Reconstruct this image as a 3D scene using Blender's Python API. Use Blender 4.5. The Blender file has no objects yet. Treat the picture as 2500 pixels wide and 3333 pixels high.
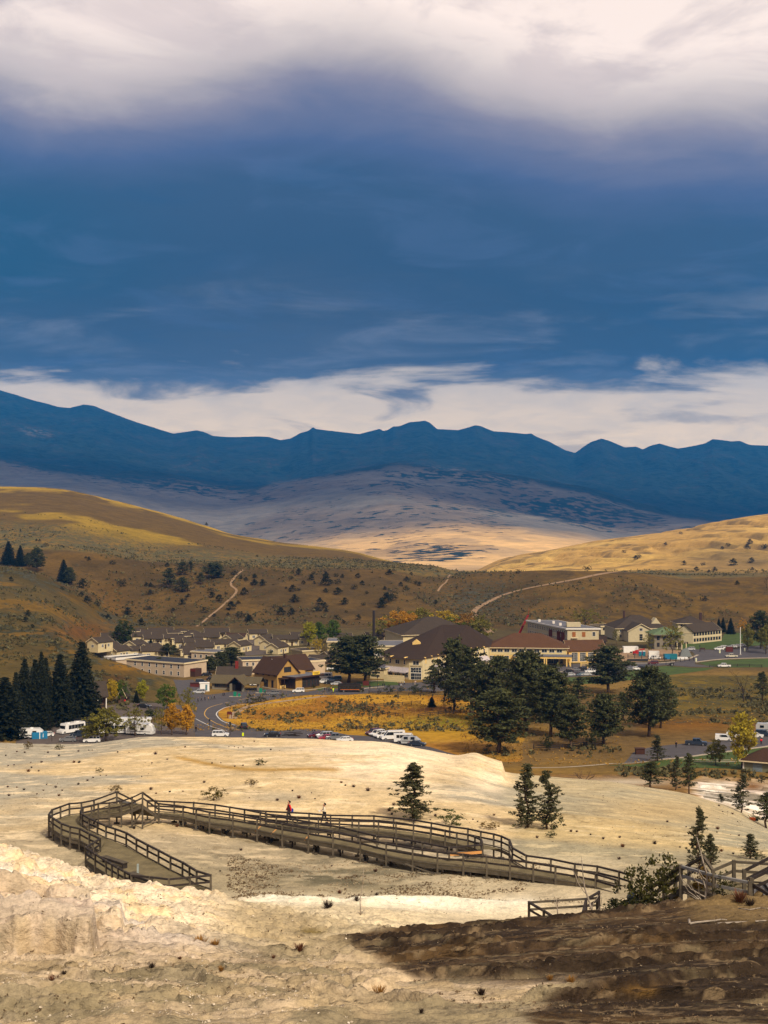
import bpy, bmesh, math, random
import numpy as np
from mathutils import Vector, Matrix
from mathutils.geometry import delaunay_2d_cdt
random.seed(7)
S = bpy.context.scene
COL = S.collection
R = math.radians
# ------------------------------------------------------------------ camera
F, CX, HY = 4500.0, 1250.0, 1666.5          # focal length and centre in photograph pixels
cam_d = bpy.data.cameras.new('camera'); cam = bpy.data.objects.new('camera', cam_d); COL.objects.link(cam)
cam.location = (0, 0, 0); cam.rotation_euler = (R(90), 0, 0)
cam_d.sensor_fit = 'HORIZONTAL'; cam_d.sensor_width = 36; cam_d.lens = 36 * F / 2500.0
cam_d.clip_start = 0.3; cam_d.clip_end = 60000
S.camera = cam
# ------------------------------------------------------------------ light
S.view_settings.view_transform = 'Standard'; S.view_settings.look = 'None'
S.view_settings.exposure = 0.0; S.view_settings.gamma = 1.0
SUN_EL, SUN_AZ = R(42), R(150)              # azimuth from +Y towards +X: behind the camera, to the right
sun_d = bpy.data.lights.new('sun', 'SUN'); sun_d.energy = 4.0; sun_d.angle = R(6); sun_d.color = (1.0, 0.89, 0.71)
sun = bpy.data.objects.new('sun', sun_d); COL.objects.link(sun)
_d = Vector((math.sin(SUN_AZ) * math.cos(SUN_EL), math.cos(SUN_AZ) * math.cos(SUN_EL), math.sin(SUN_EL)))
sun.rotation_euler = _d.to_track_quat('Z', 'Y').to_euler()

def srgb(r, g, b):
    f = lambda c: (c / 255 / 12.92) if c / 255 <= 0.04045 else ((c / 255 + 0.055) / 1.055) ** 2.4
    return (f(r), f(g), f(b), 1)

class NT:
    """small wrapper to wire shader nodes"""
    def __init__(s, tree): s.t = tree; s.n = tree.nodes; s.l = tree.links
    def node(s, typ, **kw):
        n = s.n.new(typ)
        for k, v in kw.items(): setattr(n, k, v)
        return n
    def put(s, sock, v):
        if isinstance(v, bpy.types.NodeSocket): s.l.new(v, sock)
        elif v is not None: sock.default_value = v
    def math(s, op, a, b=None, c=None, clamp=False):
        n = s.node('ShaderNodeMath', operation=op); n.use_clamp = clamp
        s.put(n.inputs[0], a)
        if b is not None: s.put(n.inputs[1], b)
        if c is not None: s.put(n.inputs[2], c)
        return n.outputs[0]
    def mix(s, f, a, b, typ='MIX'):
        n = s.node('ShaderNodeMix', data_type='RGBA', blend_type=typ)
        s.put(n.inputs[0], f); s.put(n.inputs[6], a); s.put(n.inputs[7], b)
        return n.outputs[2]
    def noise(s, vec, scale, detail=4, rough=0.55, dist=0):
        n = s.node('ShaderNodeTexNoise'); s.put(n.inputs['Vector'], vec); n.inputs['Scale'].default_value = scale
        n.inputs['Detail'].default_value = detail; n.inputs['Roughness'].default_value = rough; n.inputs['Distortion'].default_value = dist
        return n.outputs['Fac']
    def ramp(s, f, stops, interp='LINEAR'):
        n = s.node('ShaderNodeValToRGB'); n.color_ramp.interpolation = interp
        e = n.color_ramp.elements
        while len(e) < len(stops): e.new(0.5)
        for i, (p, c) in enumerate(stops): e[i].position = p; e[i].color = c if len(c) == 4 else (*c, 1)
        s.put(n.inputs[0], f); return n.outputs[0]
    def rng(s, v, a, b, c=0.0, d=1.0, smooth=False):
        n = s.node('ShaderNodeMapRange'); n.interpolation_type = 'SMOOTHSTEP' if smooth else 'LINEAR'
        s.put(n.inputs[0], v)
        for i, x in enumerate((a, b, c, d)): n.inputs[i + 1].default_value = x
        return n.outputs[0]
    def comb(s, x, y, z):
        n = s.node('ShaderNodeCombineXYZ'); s.put(n.inputs[0], x); s.put(n.inputs[1], y); s.put(n.inputs[2], z); return n.outputs[0]

# ------------------------------------------------------------------ sky
W = bpy.data.worlds.new('World'); S.world = W; W.use_nodes = True
w = NT(W.node_tree); w.n.clear()
tc = w.node('ShaderNodeTexCoord'); sp = w.node('ShaderNodeSeparateXYZ'); w.l.new(tc.outputs['Generated'], sp.inputs[0])
dx, dy, dz = sp.outputs
hor = w.math('SQRT', w.math('ADD', w.math('MULTIPLY', dx, dx), w.math('MULTIPLY', dy, dy)))
hor = w.math('MAXIMUM', hor, 0.001)
e = w.math('DIVIDE', dz, hor)                       # tangent of the elevation
a = w.math('DIVIDE', dx, hor)                       # sine of the azimuth
k = w.math('ADD', w.math('MAXIMUM', dz, 0.0), 0.10)
deck = w.comb(w.math('DIVIDE', dx, k), w.math('DIVIDE', dy, k), 0.0)      # the cloud deck seen in perspective
n_big = w.noise(deck, 0.8, 6, 0.55, 0.4)
n_mid = w.noise(deck, 2.4, 8, 0.58, 0.6)
n_fin = w.noise(deck, 6.0, 8, 0.62, 0.4)
lay = w.comb(w.math('MULTIPLY', a, 7.0), w.math('MULTIPLY', e, 36.0), 5.0)   # thin layered clouds low down
n_lay = w.noise(lay, 1.0, 8, 0.56, 0.6)
lay2 = w.comb(w.math('MULTIPLY', a, 22.0), w.math('MULTIPLY', e, 78.0), 8.0)
n_lay2 = w.noise(lay2, 1.0, 8, 0.6, 0.5)
# lower edge of the bright cloud overhead follows the azimuth
gr = w.ramp(w.rng(a, -0.32, 0.32), [(0.0, (.40,) * 3), (0.06, (.42,) * 3), (0.17, (.62,) * 3), (0.275, (.36,) * 3), (0.38, (.14,) * 3), (0.51, (.18,) * 3), (0.64, (.62,) * 3), (0.75, (.90,) * 3), (0.93, (.98,) * 3), (1.0, (.9,) * 3)], 'B_SPLINE')
t = w.math('ADD', e, w.math('MULTIPLY', w.math('SUBTRACT', gr, 0.25), 0.066))
t = w.math('ADD', t, w.math('MULTIPLY', w.math('SUBTRACT', n_big, 0.5), 0.055))
t = w.math('ADD', t, w.math('MULTIPLY', w.math('SUBTRACT', n_mid, 0.5), 0.045))
t = w.math('ADD', t, w.math('MULTIPLY', w.math('SUBTRACT', n_fin, 0.5), 0.010))
upper = w.ramp(w.rng(t, 0.10, 0.40), [
    (0.00, srgb(94, 99, 116)), (0.12, srgb(74, 84, 106)), (0.28, srgb(62, 78, 104)), (0.45, srgb(68, 84, 112)),
    (0.55, srgb(90, 100, 136)), (0.62, srgb(120, 120, 146)), (0.68, srgb(158, 148, 160)), (0.74, srgb(208, 192, 186)), (0.81, (1.0, .83, .72, 1)),
    (0.90, (1.30, 1.06, .90, 1)), (1.0, (1.28, 1.04, .88, 1))])
upper = w.mix(w.math('MULTIPLY', w.rng(a, -0.10, -0.30, 0, 0.75, True), w.math('MULTIPLY', w.rng(e, 0.26, 0.20, 0, 1, True), w.rng(e, 0.13, 0.17, 0, 1, True))), upper, srgb(38, 76, 102))
# billows in the bright cloud, faint mottling in the dark one
upper = w.mix(w.math('MULTIPLY', w.rng(n_mid, 0.46, 0.60, 0, 0.50, True), w.rng(t, 0.31, 0.345, 0, 1, True)), upper, srgb(212, 192, 188))
upper = w.mix(w.math('MULTIPLY', w.rng(n_fin, 0.50, 0.66, 0, 0.30, True), w.rng(t, 0.30, 0.34, 0, 1, True)), upper, srgb(216, 198, 192))
upper = w.mix(w.math('MULTIPLY', w.rng(n_mid, 0.50, 0.66, 0, 0.30, True), w.rng(t, 0.30, 0.24, 0, 1, True)), upper, srgb(96, 112, 150))
upper = w.mix(w.math('MULTIPLY', w.rng(n_big, 0.46, 0.36, 0, 0.35, True), w.rng(t, 0.30, 0.24, 0, 1, True)), upper, srgb(46, 78, 118))
corner = w.math('MULTIPLY', w.rng(a, -0.20, -0.27, 0, 0.75, True), w.rng(w.math('ADD', e, w.math('MULTIPLY', w.math('SUBTRACT', n_mid, .5), .06)), 0.345, 0.372, 0, 1, True))
upper = w.mix(corner, upper, srgb(128, 122, 140))
low_f = w.math('ADD', e, w.math('MULTIPLY', w.math('SUBTRACT', n_lay, 0.5), 0.085))
low_f = w.math('ADD', low_f, w.math('MULTIPLY', w.math('SUBTRACT', n_lay2, 0.5), 0.018))
lowmask = w.rng(low_f, 0.082, 0.106, 1, 0, True)
cream = w.mix(w.rng(e, 0.05, 0.11), (1.75, 1.27, .78, 1), (1.05, .86, .66, 1))
cream = w.mix(w.rng(n_lay2, 0.40, 0.62, 0, 0.35), cream, (.85, .74, .62, 1))
cream = w.mix(w.math('MULTIPLY', w.rng(n_lay, 0.50, 0.62, 0, 0.8, True), w.rng(a, 0.10, -0.10, 0.55, 1)), cream, srgb(128, 132, 146))
sky_c = w.mix(lowmask, upper, cream)
streak = w.math('MULTIPLY', w.rng(n_lay, 0.48, 0.70, 0, 0.55, True), w.math('MULTIPLY', w.rng(e, 0.185, 0.13, 0, 1, True), w.rng(e, 0.080, 0.10, 0, 1)))
sky_c = w.mix(w.math('MULTIPLY', streak, w.rng(n_lay2, 0.35, 0.6, 0.6, 1)), sky_c, srgb(150, 152, 166))
nish = w.node('ShaderNodeTexSky', sky_type='NISHITA'); nish.sun_disc = False
nish.sun_elevation = SUN_EL; nish.sun_rotation = SUN_AZ
bg1 = w.node('ShaderNodeBackground'); w.l.new(nish.outputs[0], bg1.inputs[0]); bg1.inputs[1].default_value = 0.07
bg2 = w.node('ShaderNodeBackground'); w.l.new(sky_c, bg2.inputs[0]); bg2.inputs[1].default_value = 1.0
mx = w.node('ShaderNodeMixShader'); mx.inputs[0].default_value = 0.96      # heavy cloud over the clear sky
w.l.new(bg1.outputs[0], mx.inputs[1]); w.l.new(bg2.outputs[0], mx.inputs[2])
wo = w.node('ShaderNodeOutputWorld'); w.l.new(mx.outputs[0], wo.inputs[0])

# ------------------------------------------------------------------ noise on arrays
def _hash(ix, iy, seed):
    h = (ix.astype(np.int64) * 374761393 + iy.astype(np.int64) * 668265263 + seed * 974634777) & 0x7fffffff
    h = ((h ^ (h >> 13)) * 1274126177) & 0x7fffffff
    return ((h ^ (h >> 16)) & 0xffff) / 65535.0
def vnoise(x, y, seed=0):
    ix = np.floor(x); iy = np.floor(y); fx = x - ix; fy = y - iy
    fx = fx * fx * (3 - 2 * fx); fy = fy * fy * (3 - 2 * fy)
    a = _hash(ix, iy, seed); b = _hash(ix + 1, iy, seed); c = _hash(ix, iy + 1, seed); d = _hash(ix + 1, iy + 1, seed)
    return (a + (b - a) * fx) * (1 - fy) + (c + (d - c) * fx) * fy
def fbm(x, y, o=4, seed=0, gain=0.5):
    s = 0; amp = 1; tot = 0; x, y = x * .86 - y * .51, x * .51 + y * .86
    for i in range(o):
        s = s + amp * vnoise(x, y, seed + i * 17); tot += amp; amp *= gain; x, y = (x * .77 - y * .64) * 2.03 + 11.3, (x * .64 + y * .77) * 2.03 + 5.7
    return s / tot
def ss(a, b, x):
    t = np.clip((x - a) / (b - a), 0, 1); return t * t * (3 - 2 * t)

# ------------------------------------------------------------------ terrain heights
# Each row: distance from the viewpoint (m) and the height of the ground there, given as the line of sight (photo y) over photo x.
XS = [-600, 0, 150, 300, 450, 600, 800, 1000, 1250, 1500, 1625, 1750, 2000, 2250, 2375, 2500, 3100]
def rw(*y): return list(zip(XS, y))
def c_(v): return [(-600, v), (3100, v)]
ROWS = {
 30: c_(3345),
 45: rw(3140,3150,3150,3150,3150,3150,3160,3165,3170,3150,3145,3135,3120,3105,3100,3095,3080),
 60: rw(2960,2965,2975,3000,3010,3030,3050,3060,3050,3035,3025,3018,2995,2978,2970,2965,2950),
 67: rw(2850,2850,2870,2920,2940,2960,2985,3010,3040,3018,3008,2998,2960,2930,2922,2915,2900),
 75: rw(2750,2745,2790,2848,2882,2912,2945,2985,3035,3050,3050,3050,3010,2975,2965,2955,2930),
 85: rw(2950,2950,2950,2950,2955,2960,2975,2990,3010,3050,3075,3085,3085,3020,3010,3000,2980),
 100: rw(2926,2926,2926,2926,2926,2926,2926,2926,2926,2926,2920,2915,2900,2880,2870,2860,2820),
 112: rw(2795,2795,2790,2785,2785,2790,2802,2810,2810,2810,2810,2808,2810,2810,2812,2815,2800),
 125: rw(2680,2685,2680,2676,2680,2688,2700,2705,2702,2702,2708,2715,2735,2755,2765,2780,2790),
 150: rw(2560,2560,2555,2550,2545,2540,2530,2530,2545,2570,2590,2605,2625,2655,2680,2705,2800),
 175: rw(2475,2475,2472,2465,2455,2450,2450,2450,2440,2480,2530,2560,2562,2600,2640,2698,2850),
 200: rw(2412,2412,2420,2418,2396,2395,2397,2402,2409,2462,2512,2525,2545,2586,2640,2715,2900),
 240: rw(2529,2529,2529,2529,2529,2529,2529,2529,2529,2529,2540,2545,2570,2590,2610,2640,2700),
 300: rw(2536,2536,2536,2536,2536,2536,2536,2536,2536,2536,2536,2536,2538,2545,2552,2560,2580),
 350: c_(2464), 400: c_(2381),
 450: [(-600,2240),(0,2275),(150,2290),(300,2318),(450,2325),(600,2328),(3100,2326)],
 500: [(-600,2000),(0,2150),(150,2180),(300,2222),(400,2242),(500,2262),(600,2282),(750,2291),(3100,2291)],
 550: [(-600,1960),(0,2090),(150,2110),(280,2128),(330,2139),(411,2153),(474,2184),(537,2205),(609,2236),(700,2239),(3100,2239)],
 575: [(-600,1945),(0,2062),(150,2082),(230,2100),(290,2135),(330,2160),(380,2200),(411,2213),(3100,2213)],
 600: [(-600,1930),(0,2040),(150,2060),(230,2090),(280,2130),(327,2180),(380,2195),(3100,2195)],
 650: [(-600,1900),(0,1990),(150,2015),(250,2070),(290,2130),(330,2155),(3100,2155)],
 700: [(-600,1880),(0,1945),(150,1975),(250,2050),(300,2100),(350,2114),(400,2119),(3100,2119)],
 800: [(-600,1850),(0,1885),(150,1915),(250,1975),(300,2010),(350,2040),(400,2052),(600,2056),(1300,2058),(2000,2058),(3100,2056)],
 900: [(-600,1790),(0,1838),(77,1846),(143,1868),(205,1901),(282,1932),(328,1967),(359,1995),(400,2005),(500,2005),(1000,1985),(1250,1985),(1450,2005),(1600,2005),(1800,1990),(2100,1985),(2300,2005),(2500,2010),(3100,2010)],
 960: [(-600,1870),(0,1880),(77,1880),(143,1885),(205,1900),(282,1915),(328,1930),(400,1935),(500,1925),(1000,1915),(1250,1915),(1450,1960),(1600,1945),(1800,1915),(2100,1915),(2300,1945),(2500,1935),(3100,1930)],
 1050: [(-600,1790),(0,1800),(230,1800),(359,1815),(461,1835),(615,1838),(850,1848),(954,1857),(1128,1852),(1261,1852),(1312,1868),(1400,1885),(1480,1880),(1517,1865),(1650,1855),(1925,1852),(2088,1860),(2142,1874),(2197,1885),(2305,1887),(2500,1880),(3100,1880)],
 1250: [(-600,1700),(0,1735),(128,1737),(230,1750),(359,1780),(461,1806),(615,1813),(850,1824),(1000,1827),(1128,1830),(1261,1837),(1400,1846),(1500,1862),(1600,1872),(2500,1872),(3100,1872)],
 1600: [(-600,1640),(0,1640),(200,1650),(400,1690),(600,1730),(750,1760),(900,1785),(1000,1797),(1150,1812),(1250,1826),(1350,1838),(1450,1850),(1500,1870),(1650,1880),(1900,1860),(2088,1850),(3100,1845)],
 2000: [(-600,1600),(0,1578),(200,1585),(400,1630),(600,1685),(750,1735),(900,1760),(1000,1771),(1150,1793),(1250,1823),(1400,1858),(1500,1885),(1650,1860),(1800,1835),(2000,1805),(2250,1775),(2500,1755),(3100,1700)],
 2600: [(-600,1800),(0,1800),(1000,1860),(1400,1885),(1500,1890),(1600,1830),(1654,1813),(1784,1788),(1925,1758),(2088,1738),(2251,1710),(2387,1682),(2500,1666),(3100,1580)],
 3200: [(-600,1860),(1500,1860),(2000,1840),(3100,1820)],
 4000: c_(1835),
 5000: [(-600,1790),(0,1780),(500,1790),(1000,1790),(1250,1770),(1500,1760),(1800,1775),(2000,1795),(3100,1800)],
 6000: [(-600,1700),(0,1700),(500,1760),(900,1765),(1060,1748),(1250,1715),(1500,1695),(1700,1705),(1900,1735),(2000,1755),(3100,1770)],
 7500: [(-600,1600),(0,1600),(250,1592),(400,1618),(500,1640),(700,1665),(900,1640),(1100,1612),(1300,1590),(1600,1640),(1800,1680),(2000,1705),(2500,1720),(3100,1720)],
 9000: [(-600,1490),(0,1497),(160,1515),(316,1543),(450,1556),(600,1575),(750,1592),(829,1600),(882,1580),(1055,1550),(1200,1528),(1290,1512),(1500,1525),(1700,1560),(1900,1590),(2100,1640),(2300,1680),(3100,1700)],
 11000: [(-600,1460),(0,1470),(250,1500),(420,1535),(700,1580),(900,1580),(1250,1525),(1500,1560),(1800,1600),(2100,1650),(2500,1680),(3100,1680)],
 15000: [(-600,1180),(-200,1235),(0,1268),(98,1298),(188,1322),(226,1326),(271,1315),(309,1320),(414,1362),(565,1411),(600,1406),(640,1399),(665,1405),(693,1418),(753,1422),(821,1421),(874,1421),(912,1430),(945,1424),(980,1405),(1005,1399),(1019,1386),(1028,1393),(1040,1394),(1100,1401),(1168,1409),(1236,1394),(1248,1402),(1262,1398),(1280,1386),(1300,1385),(1333,1372),(1384,1364),(1402,1373),(1423,1392),(1491,1397),(1520,1390),(1548,1381),(1565,1384),(1604,1400),(1672,1405),(1715,1411),(1728,1409),(1742,1417),(1792,1437),(1840,1463),(1872,1471),(1900,1452),(1925,1437),(1958,1427),(1985,1436),(2034,1456),(2071,1452),(2092,1461),(2115,1450),(2147,1442),(2180,1452),(2207,1458),(2267,1447),(2295,1440),(2320,1426),(2380,1435),(2407,1432),(2440,1445),(2500,1448),(2700,1420),(3100,1400)],
}
NU, NY = 1260, 1500
U = np.linspace(-0.42, 0.42, NU)
LY = np.linspace(math.log(20), math.log(15000), NY)
def _gauss(A, sig, axis):
    r = int(3 * sig) + 1; kk = np.exp(-0.5 * (np.arange(-r, r + 1) / sig) ** 2); kk /= kk.sum()
    P = np.pad(A, [(r, r) if ax == axis else (0, 0) for ax in range(2)], mode='edge')
    out = np.zeros_like(A)
    for i, c in enumerate(kk):
        sl = [slice(None)] * 2; sl[axis] = slice(i, i + A.shape[axis]); out += c * P[tuple(sl)]
    return out
_ys = sorted(ROWS)
_Z = np.array([-(np.interp(U * F + CX, [p[0] for p in ROWS[y]], [p[1] for p in ROWS[y]]) - HY) / F * y for y in _ys])
_lys = np.log(np.array(_ys, float))
for i, y in enumerate(_ys):
    if y < 9500: _Z[i] = _gauss(_Z[i:i + 1], 7.0 if y > 260 else 9.0, 1)[0]
_Yd = np.exp(LY)
ZT = np.empty((NY, NU))
_idx = np.clip(np.searchsorted(_ys, _Yd, side='right') - 1, 0, len(_ys) - 2)
_y0 = np.array(_ys, float)[_idx]; _y1 = np.array(_ys, float)[_idx + 1]
_f = np.clip((_Yd - _y0) / (_y1 - _y0), 0, 1)
ZT = _Z[_idx] * (1 - _f)[:, None] + _Z[_idx + 1] * _f[:, None]
ZT[:-12] = _gauss(ZT, 2.6, 0)[:-12]

def ztab(X, Y):
    """smooth ground height (no relief) at world X, Y"""
    X = np.asarray(X, float); Y = np.asarray(Y, float)
    Yc = np.clip(Y, 20.0, 14990.0); u = np.clip(X / np.maximum(Y, 20.0), -0.4199, 0.4199)
    fi = (u + 0.42) / 0.84 * (NU - 1); fj = (np.log(Yc) - LY[0]) / (LY[-1] - LY[0]) * (NY - 1)
    i = np.clip(fi.astype(int), 0, NU - 2); j = np.clip(fj.astype(int), 0, NY - 2); fi = fi - i; fj = fj - j
    z = (ZT[j, i] * (1 - fi) + ZT[j, i + 1] * fi) * (1 - fj) + (ZT[j + 1, i] * (1 - fi) + ZT[j + 1, i + 1] * fi) * fj
    near = np.interp(Y, [-30, 0, 4, 14, 30], [-1.7, -1.7, -2.1, -8.0, -11.19])
    return np.where(Y < 30, np.where(Y < 20, near, near * (30 - Y) / 10 + z * (Y - 20) / 10), z)

def mask_px(X, Y, pts, soft=25):
    """rough soft mask: inside an elliptical list of (x, y, rx, ry) seen at photo position"""
    px = X / np.maximum(Y, 1) * F + CX
    return px

def relief(X, Y):
    z = np.zeros_like(np.asarray(X, float))
    px = X / np.maximum(Y, 20) * F + CX
    # foreground travertine: lumps everywhere, ledges at left
    near = 1 - ss(78, 108, Y)
    z = z + near * ss(18, 26, Y) * ((.55 - .2 * ss(1100, 1400, px)) * (fbm(X * 0.22, Y * 0.22, 5, 3) - 0.5) + (0.22 - .13 * ss(1100, 1400, px)) * (fbm(X * 1.3, Y * 0.9, 4, 9) - 0.5))
    lw = (1 - ss(520, 820, px + 160 * (fbm(X * .2, Y * .2, 2, 4) - .5))) * ss(47, 50, Y) * (1 - ss(74, 80, Y))
    h = 0.48
    b = ztab(X, Y) + 1.5 * (fbm(X * 0.09, Y * 0.26, 4, 21) - 0.5) + 0.4 * (fbm(X * 0.6, Y * 1.5, 3, 27) - 0.5)
    q = b / h; fr = q - np.floor(q)
    st = (np.floor(q) + ss(0.62, 0.92, fr)) * h - b + 0.5 * h
    z = z + lw * st * 1.25
    b3 = ztab(X, Y) + 0.9 * (fbm(X * 0.07, Y * 0.22, 4, 23) - 0.5) + 0.3 * (fbm(X * 0.5, Y * 1.2, 3, 29) - 0.5); f3 = b3 / .26 - np.floor(b3 / .26)
    z = z + near * ss(26, 30, Y) * (1 - lw) * (1 - .6 * ss(1100, 1400, px)) * ((ss(0.6, 0.9, f3) - f3) * .26)
    # thin crusty rims on the near ground
    cr_ = fbm(X * 0.45 + 2, Y * 0.8, 4, 53) * 7; cf = cr_ - np.floor(cr_)
    z = z + near * ss(30, 34, Y) * (.13 * ss(0.0, 0.7, cf) * (1 - ss(.86, .98, cf)) - .05) * (1 - .6 * ss(1100, 1400, px))
    # the block of rock standing at lower left
    edge = 300 + 60 * (fbm(Y * 0.5, X * 0.3, 3, 31) - 0.5) - np.maximum(0, Y - 50) * 2
    cy = 47.6 + 1.8 * (fbm(X * 0.9, Y * 0.0 + 3, 3, 33) - 0.5) + (px - 120) * 0.0025
    blk = (1 - ss(edge - 12, edge + 8, px)) * ss(cy, cy + 0.45, Y) * (1 - ss(52, 60, Y))
    z = z + blk * (1.25 + 0.5 * (fbm(X * 0.5, Y * 0.5, 3, 35) - 0.5))
    edge2 = 400 + 20 * (fbm(Y * 0.7, X * 0.4, 3, 41) - 0.5)
    cy2 = 53.0 + 1.2 * (fbm(X * 0.8, Y * 0 + 7, 3, 43) - 0.5)
    blk2 = (1 - ss(edge2 - 8, edge2 + 8, px)) * ss(cy2, cy2 + 0.5, Y) * (1 - ss(56, 64, Y))
    z = z + blk2 * 0.75
    # small rim ridges over the middle
    rl = np.abs(fbm(X * 0.12 + 4, Y * 0.3, 3, 51) - 0.5)
    z = z + 0.32 * near * ss(30, 36, Y) * (1 - ss(0.0, 0.035, rl))
    # bright rim in front of the walkway
    rim = np.exp(-((Y - (97 + 1.2 * np.sin(X * 0.5))) / 1.6) ** 2) * ss(700, 850, px) * (1 - ss(1700, 1800, px))
    z = z + 0.5 * rim * (0.7 + 0.6 * fbm(X * 0.8, Y * 0.8, 3, 61))
    mid = ss(85, 110, Y) * (1 - ss(190, 250, Y))
    z = z + mid * (0.5 * (fbm(X * 0.07, Y * 0.10, 4, 71) - 0.5) + 0.12 * (fbm(X * 0.6, Y * 0.6, 3, 73) - 0.5))
    # cliff on the white mound
    cl = ss(1460, 1560, px) * (1 - ss(1634, 1646, px)) * np.exp(-((Y - 186) / 12) ** 2)
    z = z + 1.7 * cl
    # lower travertine at right
    lo = ss(225, 245, Y) * (1 - ss(300, 320, Y)) * ss(2200, 2300, px)
    z = z + lo * 1.8 * (np.floor(3 * fbm(X * 0.07, Y * 0.09, 3, 81)) / 3 - 0.4)
    # hills
    hill = ss(800, 900, Y) + (1 - ss(480, 640, px)) * ss(430, 500, Y) * (1 - ss(800, 900, Y)) * 0.7
    sc = np.clip(Y / 1000.0, 0.4, 30)
    far1 = 1 - ss(3000, 4000, Y)
    z = z + hill * far1 * (5.0 * (fbm(X / 90, Y / 130, 4, 91) - 0.5) + 0.8 * (fbm(X / 14, Y / 20, 3, 93) - 0.5)) * ss(1.0, 0.5, 0 * X)
    gl = np.abs(fbm(X / 60 + Y / 260, Y / 400, 3, 95) - 0.5)
    z = z - ss(1500, 2100, Y) * far1 * 9.0 * (1 - ss(0, 0.10, gl)) * ss(1450, 1700, px)
    m = ss(3600, 5000, Y)
    crest = 1 - 0.8 * ss(13500, 14800, Y)
    z = z + m * crest * (Y / 15000) * (1 + .8 * (1 - ss(9000, 11000, Y))) * (150 * (fbm(X / 900, Y / 1400, 5, 101) - 0.5) - 190 * np.abs(fbm(X / 700 + 9, Y / 2200, 4, 103) - 0.5) * ss(9500, 12000, Y))
    return z

def zf(X, Y):
    X = np.asarray(X, float); Y = np.asarray(Y, float)
    return ztab(X, Y) + relief(X, Y)

_HY = np.exp(np.linspace(math.log(24), math.log(14900), 2600))
def hit(px, py, ymin=24, ymax=14900):
    """the point of the ground seen at a photo position"""
    u = (px - CX) / F; s = (py - HY) / F
    YY = _HY[(_HY >= ymin) & (_HY <= ymax)]
    d = ztab(u * YY, YY) + s * YY
    ok = np.nonzero((d[1:] >= 0) & (d[:-1] < 0))[0]
    j = ok[0] if len(ok) else int(np.argmin(np.abs(d / YY)))
    lo = YY[j] * 0.955; hi = YY[min(j + 1, len(YY) - 1)] * 1.045
    L = np.linspace(max(lo, ymin), min(hi, ymax), 70); d = zf(u * L, L) + s * L
    ok = np.nonzero((d[1:] >= 0) & (d[:-1] < 0))[0]
    if len(ok) == 0: Y = L[int(np.argmin(np.abs(d)))]
    else:
        k = ok[0]; Y = L[k] + (L[k + 1] - L[k]) * (-d[k] / (d[k + 1] - d[k] + 1e-12))
    return Vector((u * Y, Y, float(zf(u * Y, Y))))
def gz(x, y): return float(zf(np.float64(x), np.float64(y)))
def onplane(px, py, z):
    Y = -z * F / (py - HY); return Vector(((px - CX) / F * Y, Y, z))
# ------------------------------------------------------------------ materials
def new_mat(name, rough=0.9):
    m = bpy.data.materials.new(name); m.use_nodes = True
    b = m.node_tree.nodes['Principled BSDF']; b.inputs['Roughness'].default_value = rough
    b.inputs['Specular IOR Level'].default_value = 0.25
    return m, NT(m.node_tree), b
_mc = {}
def mat(name, col, rough=0.8, var=0.18, scale=3.0, bump=0.0, metal=0.0, spec=None):
    """plain material with a little procedural variation"""
    if name in _mc: return _mc[name]
    m, n, b = new_mat(name, rough)
    g = n.node('ShaderNodeNewGeometry').outputs['Position']
    f = n.noise(g, scale, 5, 0.6)
    c = n.mix(n.rng(f, 0.3, 0.7), tuple(x * (1 - var) for x in col[:3]) + (1,), tuple(min(1, x * (1 + var)) for x in col[:3]) + (1,))
    n.put(b.inputs['Base Color'], c); b.inputs['Metallic'].default_value = metal
    if spec is not None: b.inputs['Specular IOR Level'].default_value = spec
    if bump:
        bp = n.node('ShaderNodeBump'); bp.inputs['Strength'].default_value = bump; bp.inputs['Distance'].default_value = 0.05
        n.put(bp.inputs['Height'], n.noise(g, scale * 4, 4, 0.6)); n.l.new(bp.outputs[0], b.inputs['Normal'])
    _mc[name] = m; return m
def tint_mat(name, rough=0.5, spec=0.5, var=0.12, coat=0.0, translucent=0.0):
    """takes its colour from the object, so copies can differ"""
    if name in _mc: return _mc[name]
    m, n, b = new_mat(name, rough); b.inputs['Specular IOR Level'].default_value = spec
    oi = n.node('ShaderNodeObjectInfo'); g = n.node('ShaderNodeNewGeometry').outputs['Position']
    f = n.noise(g, 2.2, 4, 0.6)
    c = n.mix(n.rng(f, 0.3, 0.7, 1 - var, 1 + var), (0, 0, 0, 1), oi.outputs['Color'])
    n.put(b.inputs['Base Color'], c); b.inputs['Coat Weight'].default_value = coat
    _mc[name] = m; return m
def leaf_mat(name, c1, c2, tint=False):
    if name in _mc: return _mc[name]
    m, n, b = new_mat(name, 0.75); b.inputs['Specular IOR Level'].default_value = 0.2
    g = n.node('ShaderNodeNewGeometry'); oi = n.node('ShaderNodeObjectInfo')
    rnd = g.outputs['Random Per Island']
    f = n.math('ADD', n.math('MULTIPLY', rnd, 0.7), n.math('MULTIPLY', n.noise(g.outputs['Position'], 0.5, 3), 0.4), clamp=True)
    c = n.mix(f, c1, c2)
    if tint: c = n.mix(1.0, c, oi.outputs['Color'], 'MULTIPLY')
    n.put(b.inputs['Base Color'], c)
    tr = n.node('ShaderNodeBsdfTranslucent'); n.put(tr.inputs[0], c)
    ms = n.node('ShaderNodeMixShader'); ms.inputs[0].default_value = 0.22
    n.l.new(b.outputs[0], ms.inputs[1]); n.l.new(tr.outputs[0], ms.inputs[2])
    n.l.new(ms.outputs[0], n.n['Material Output'].inputs[0])
    _mc[name] = m; return m

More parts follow.
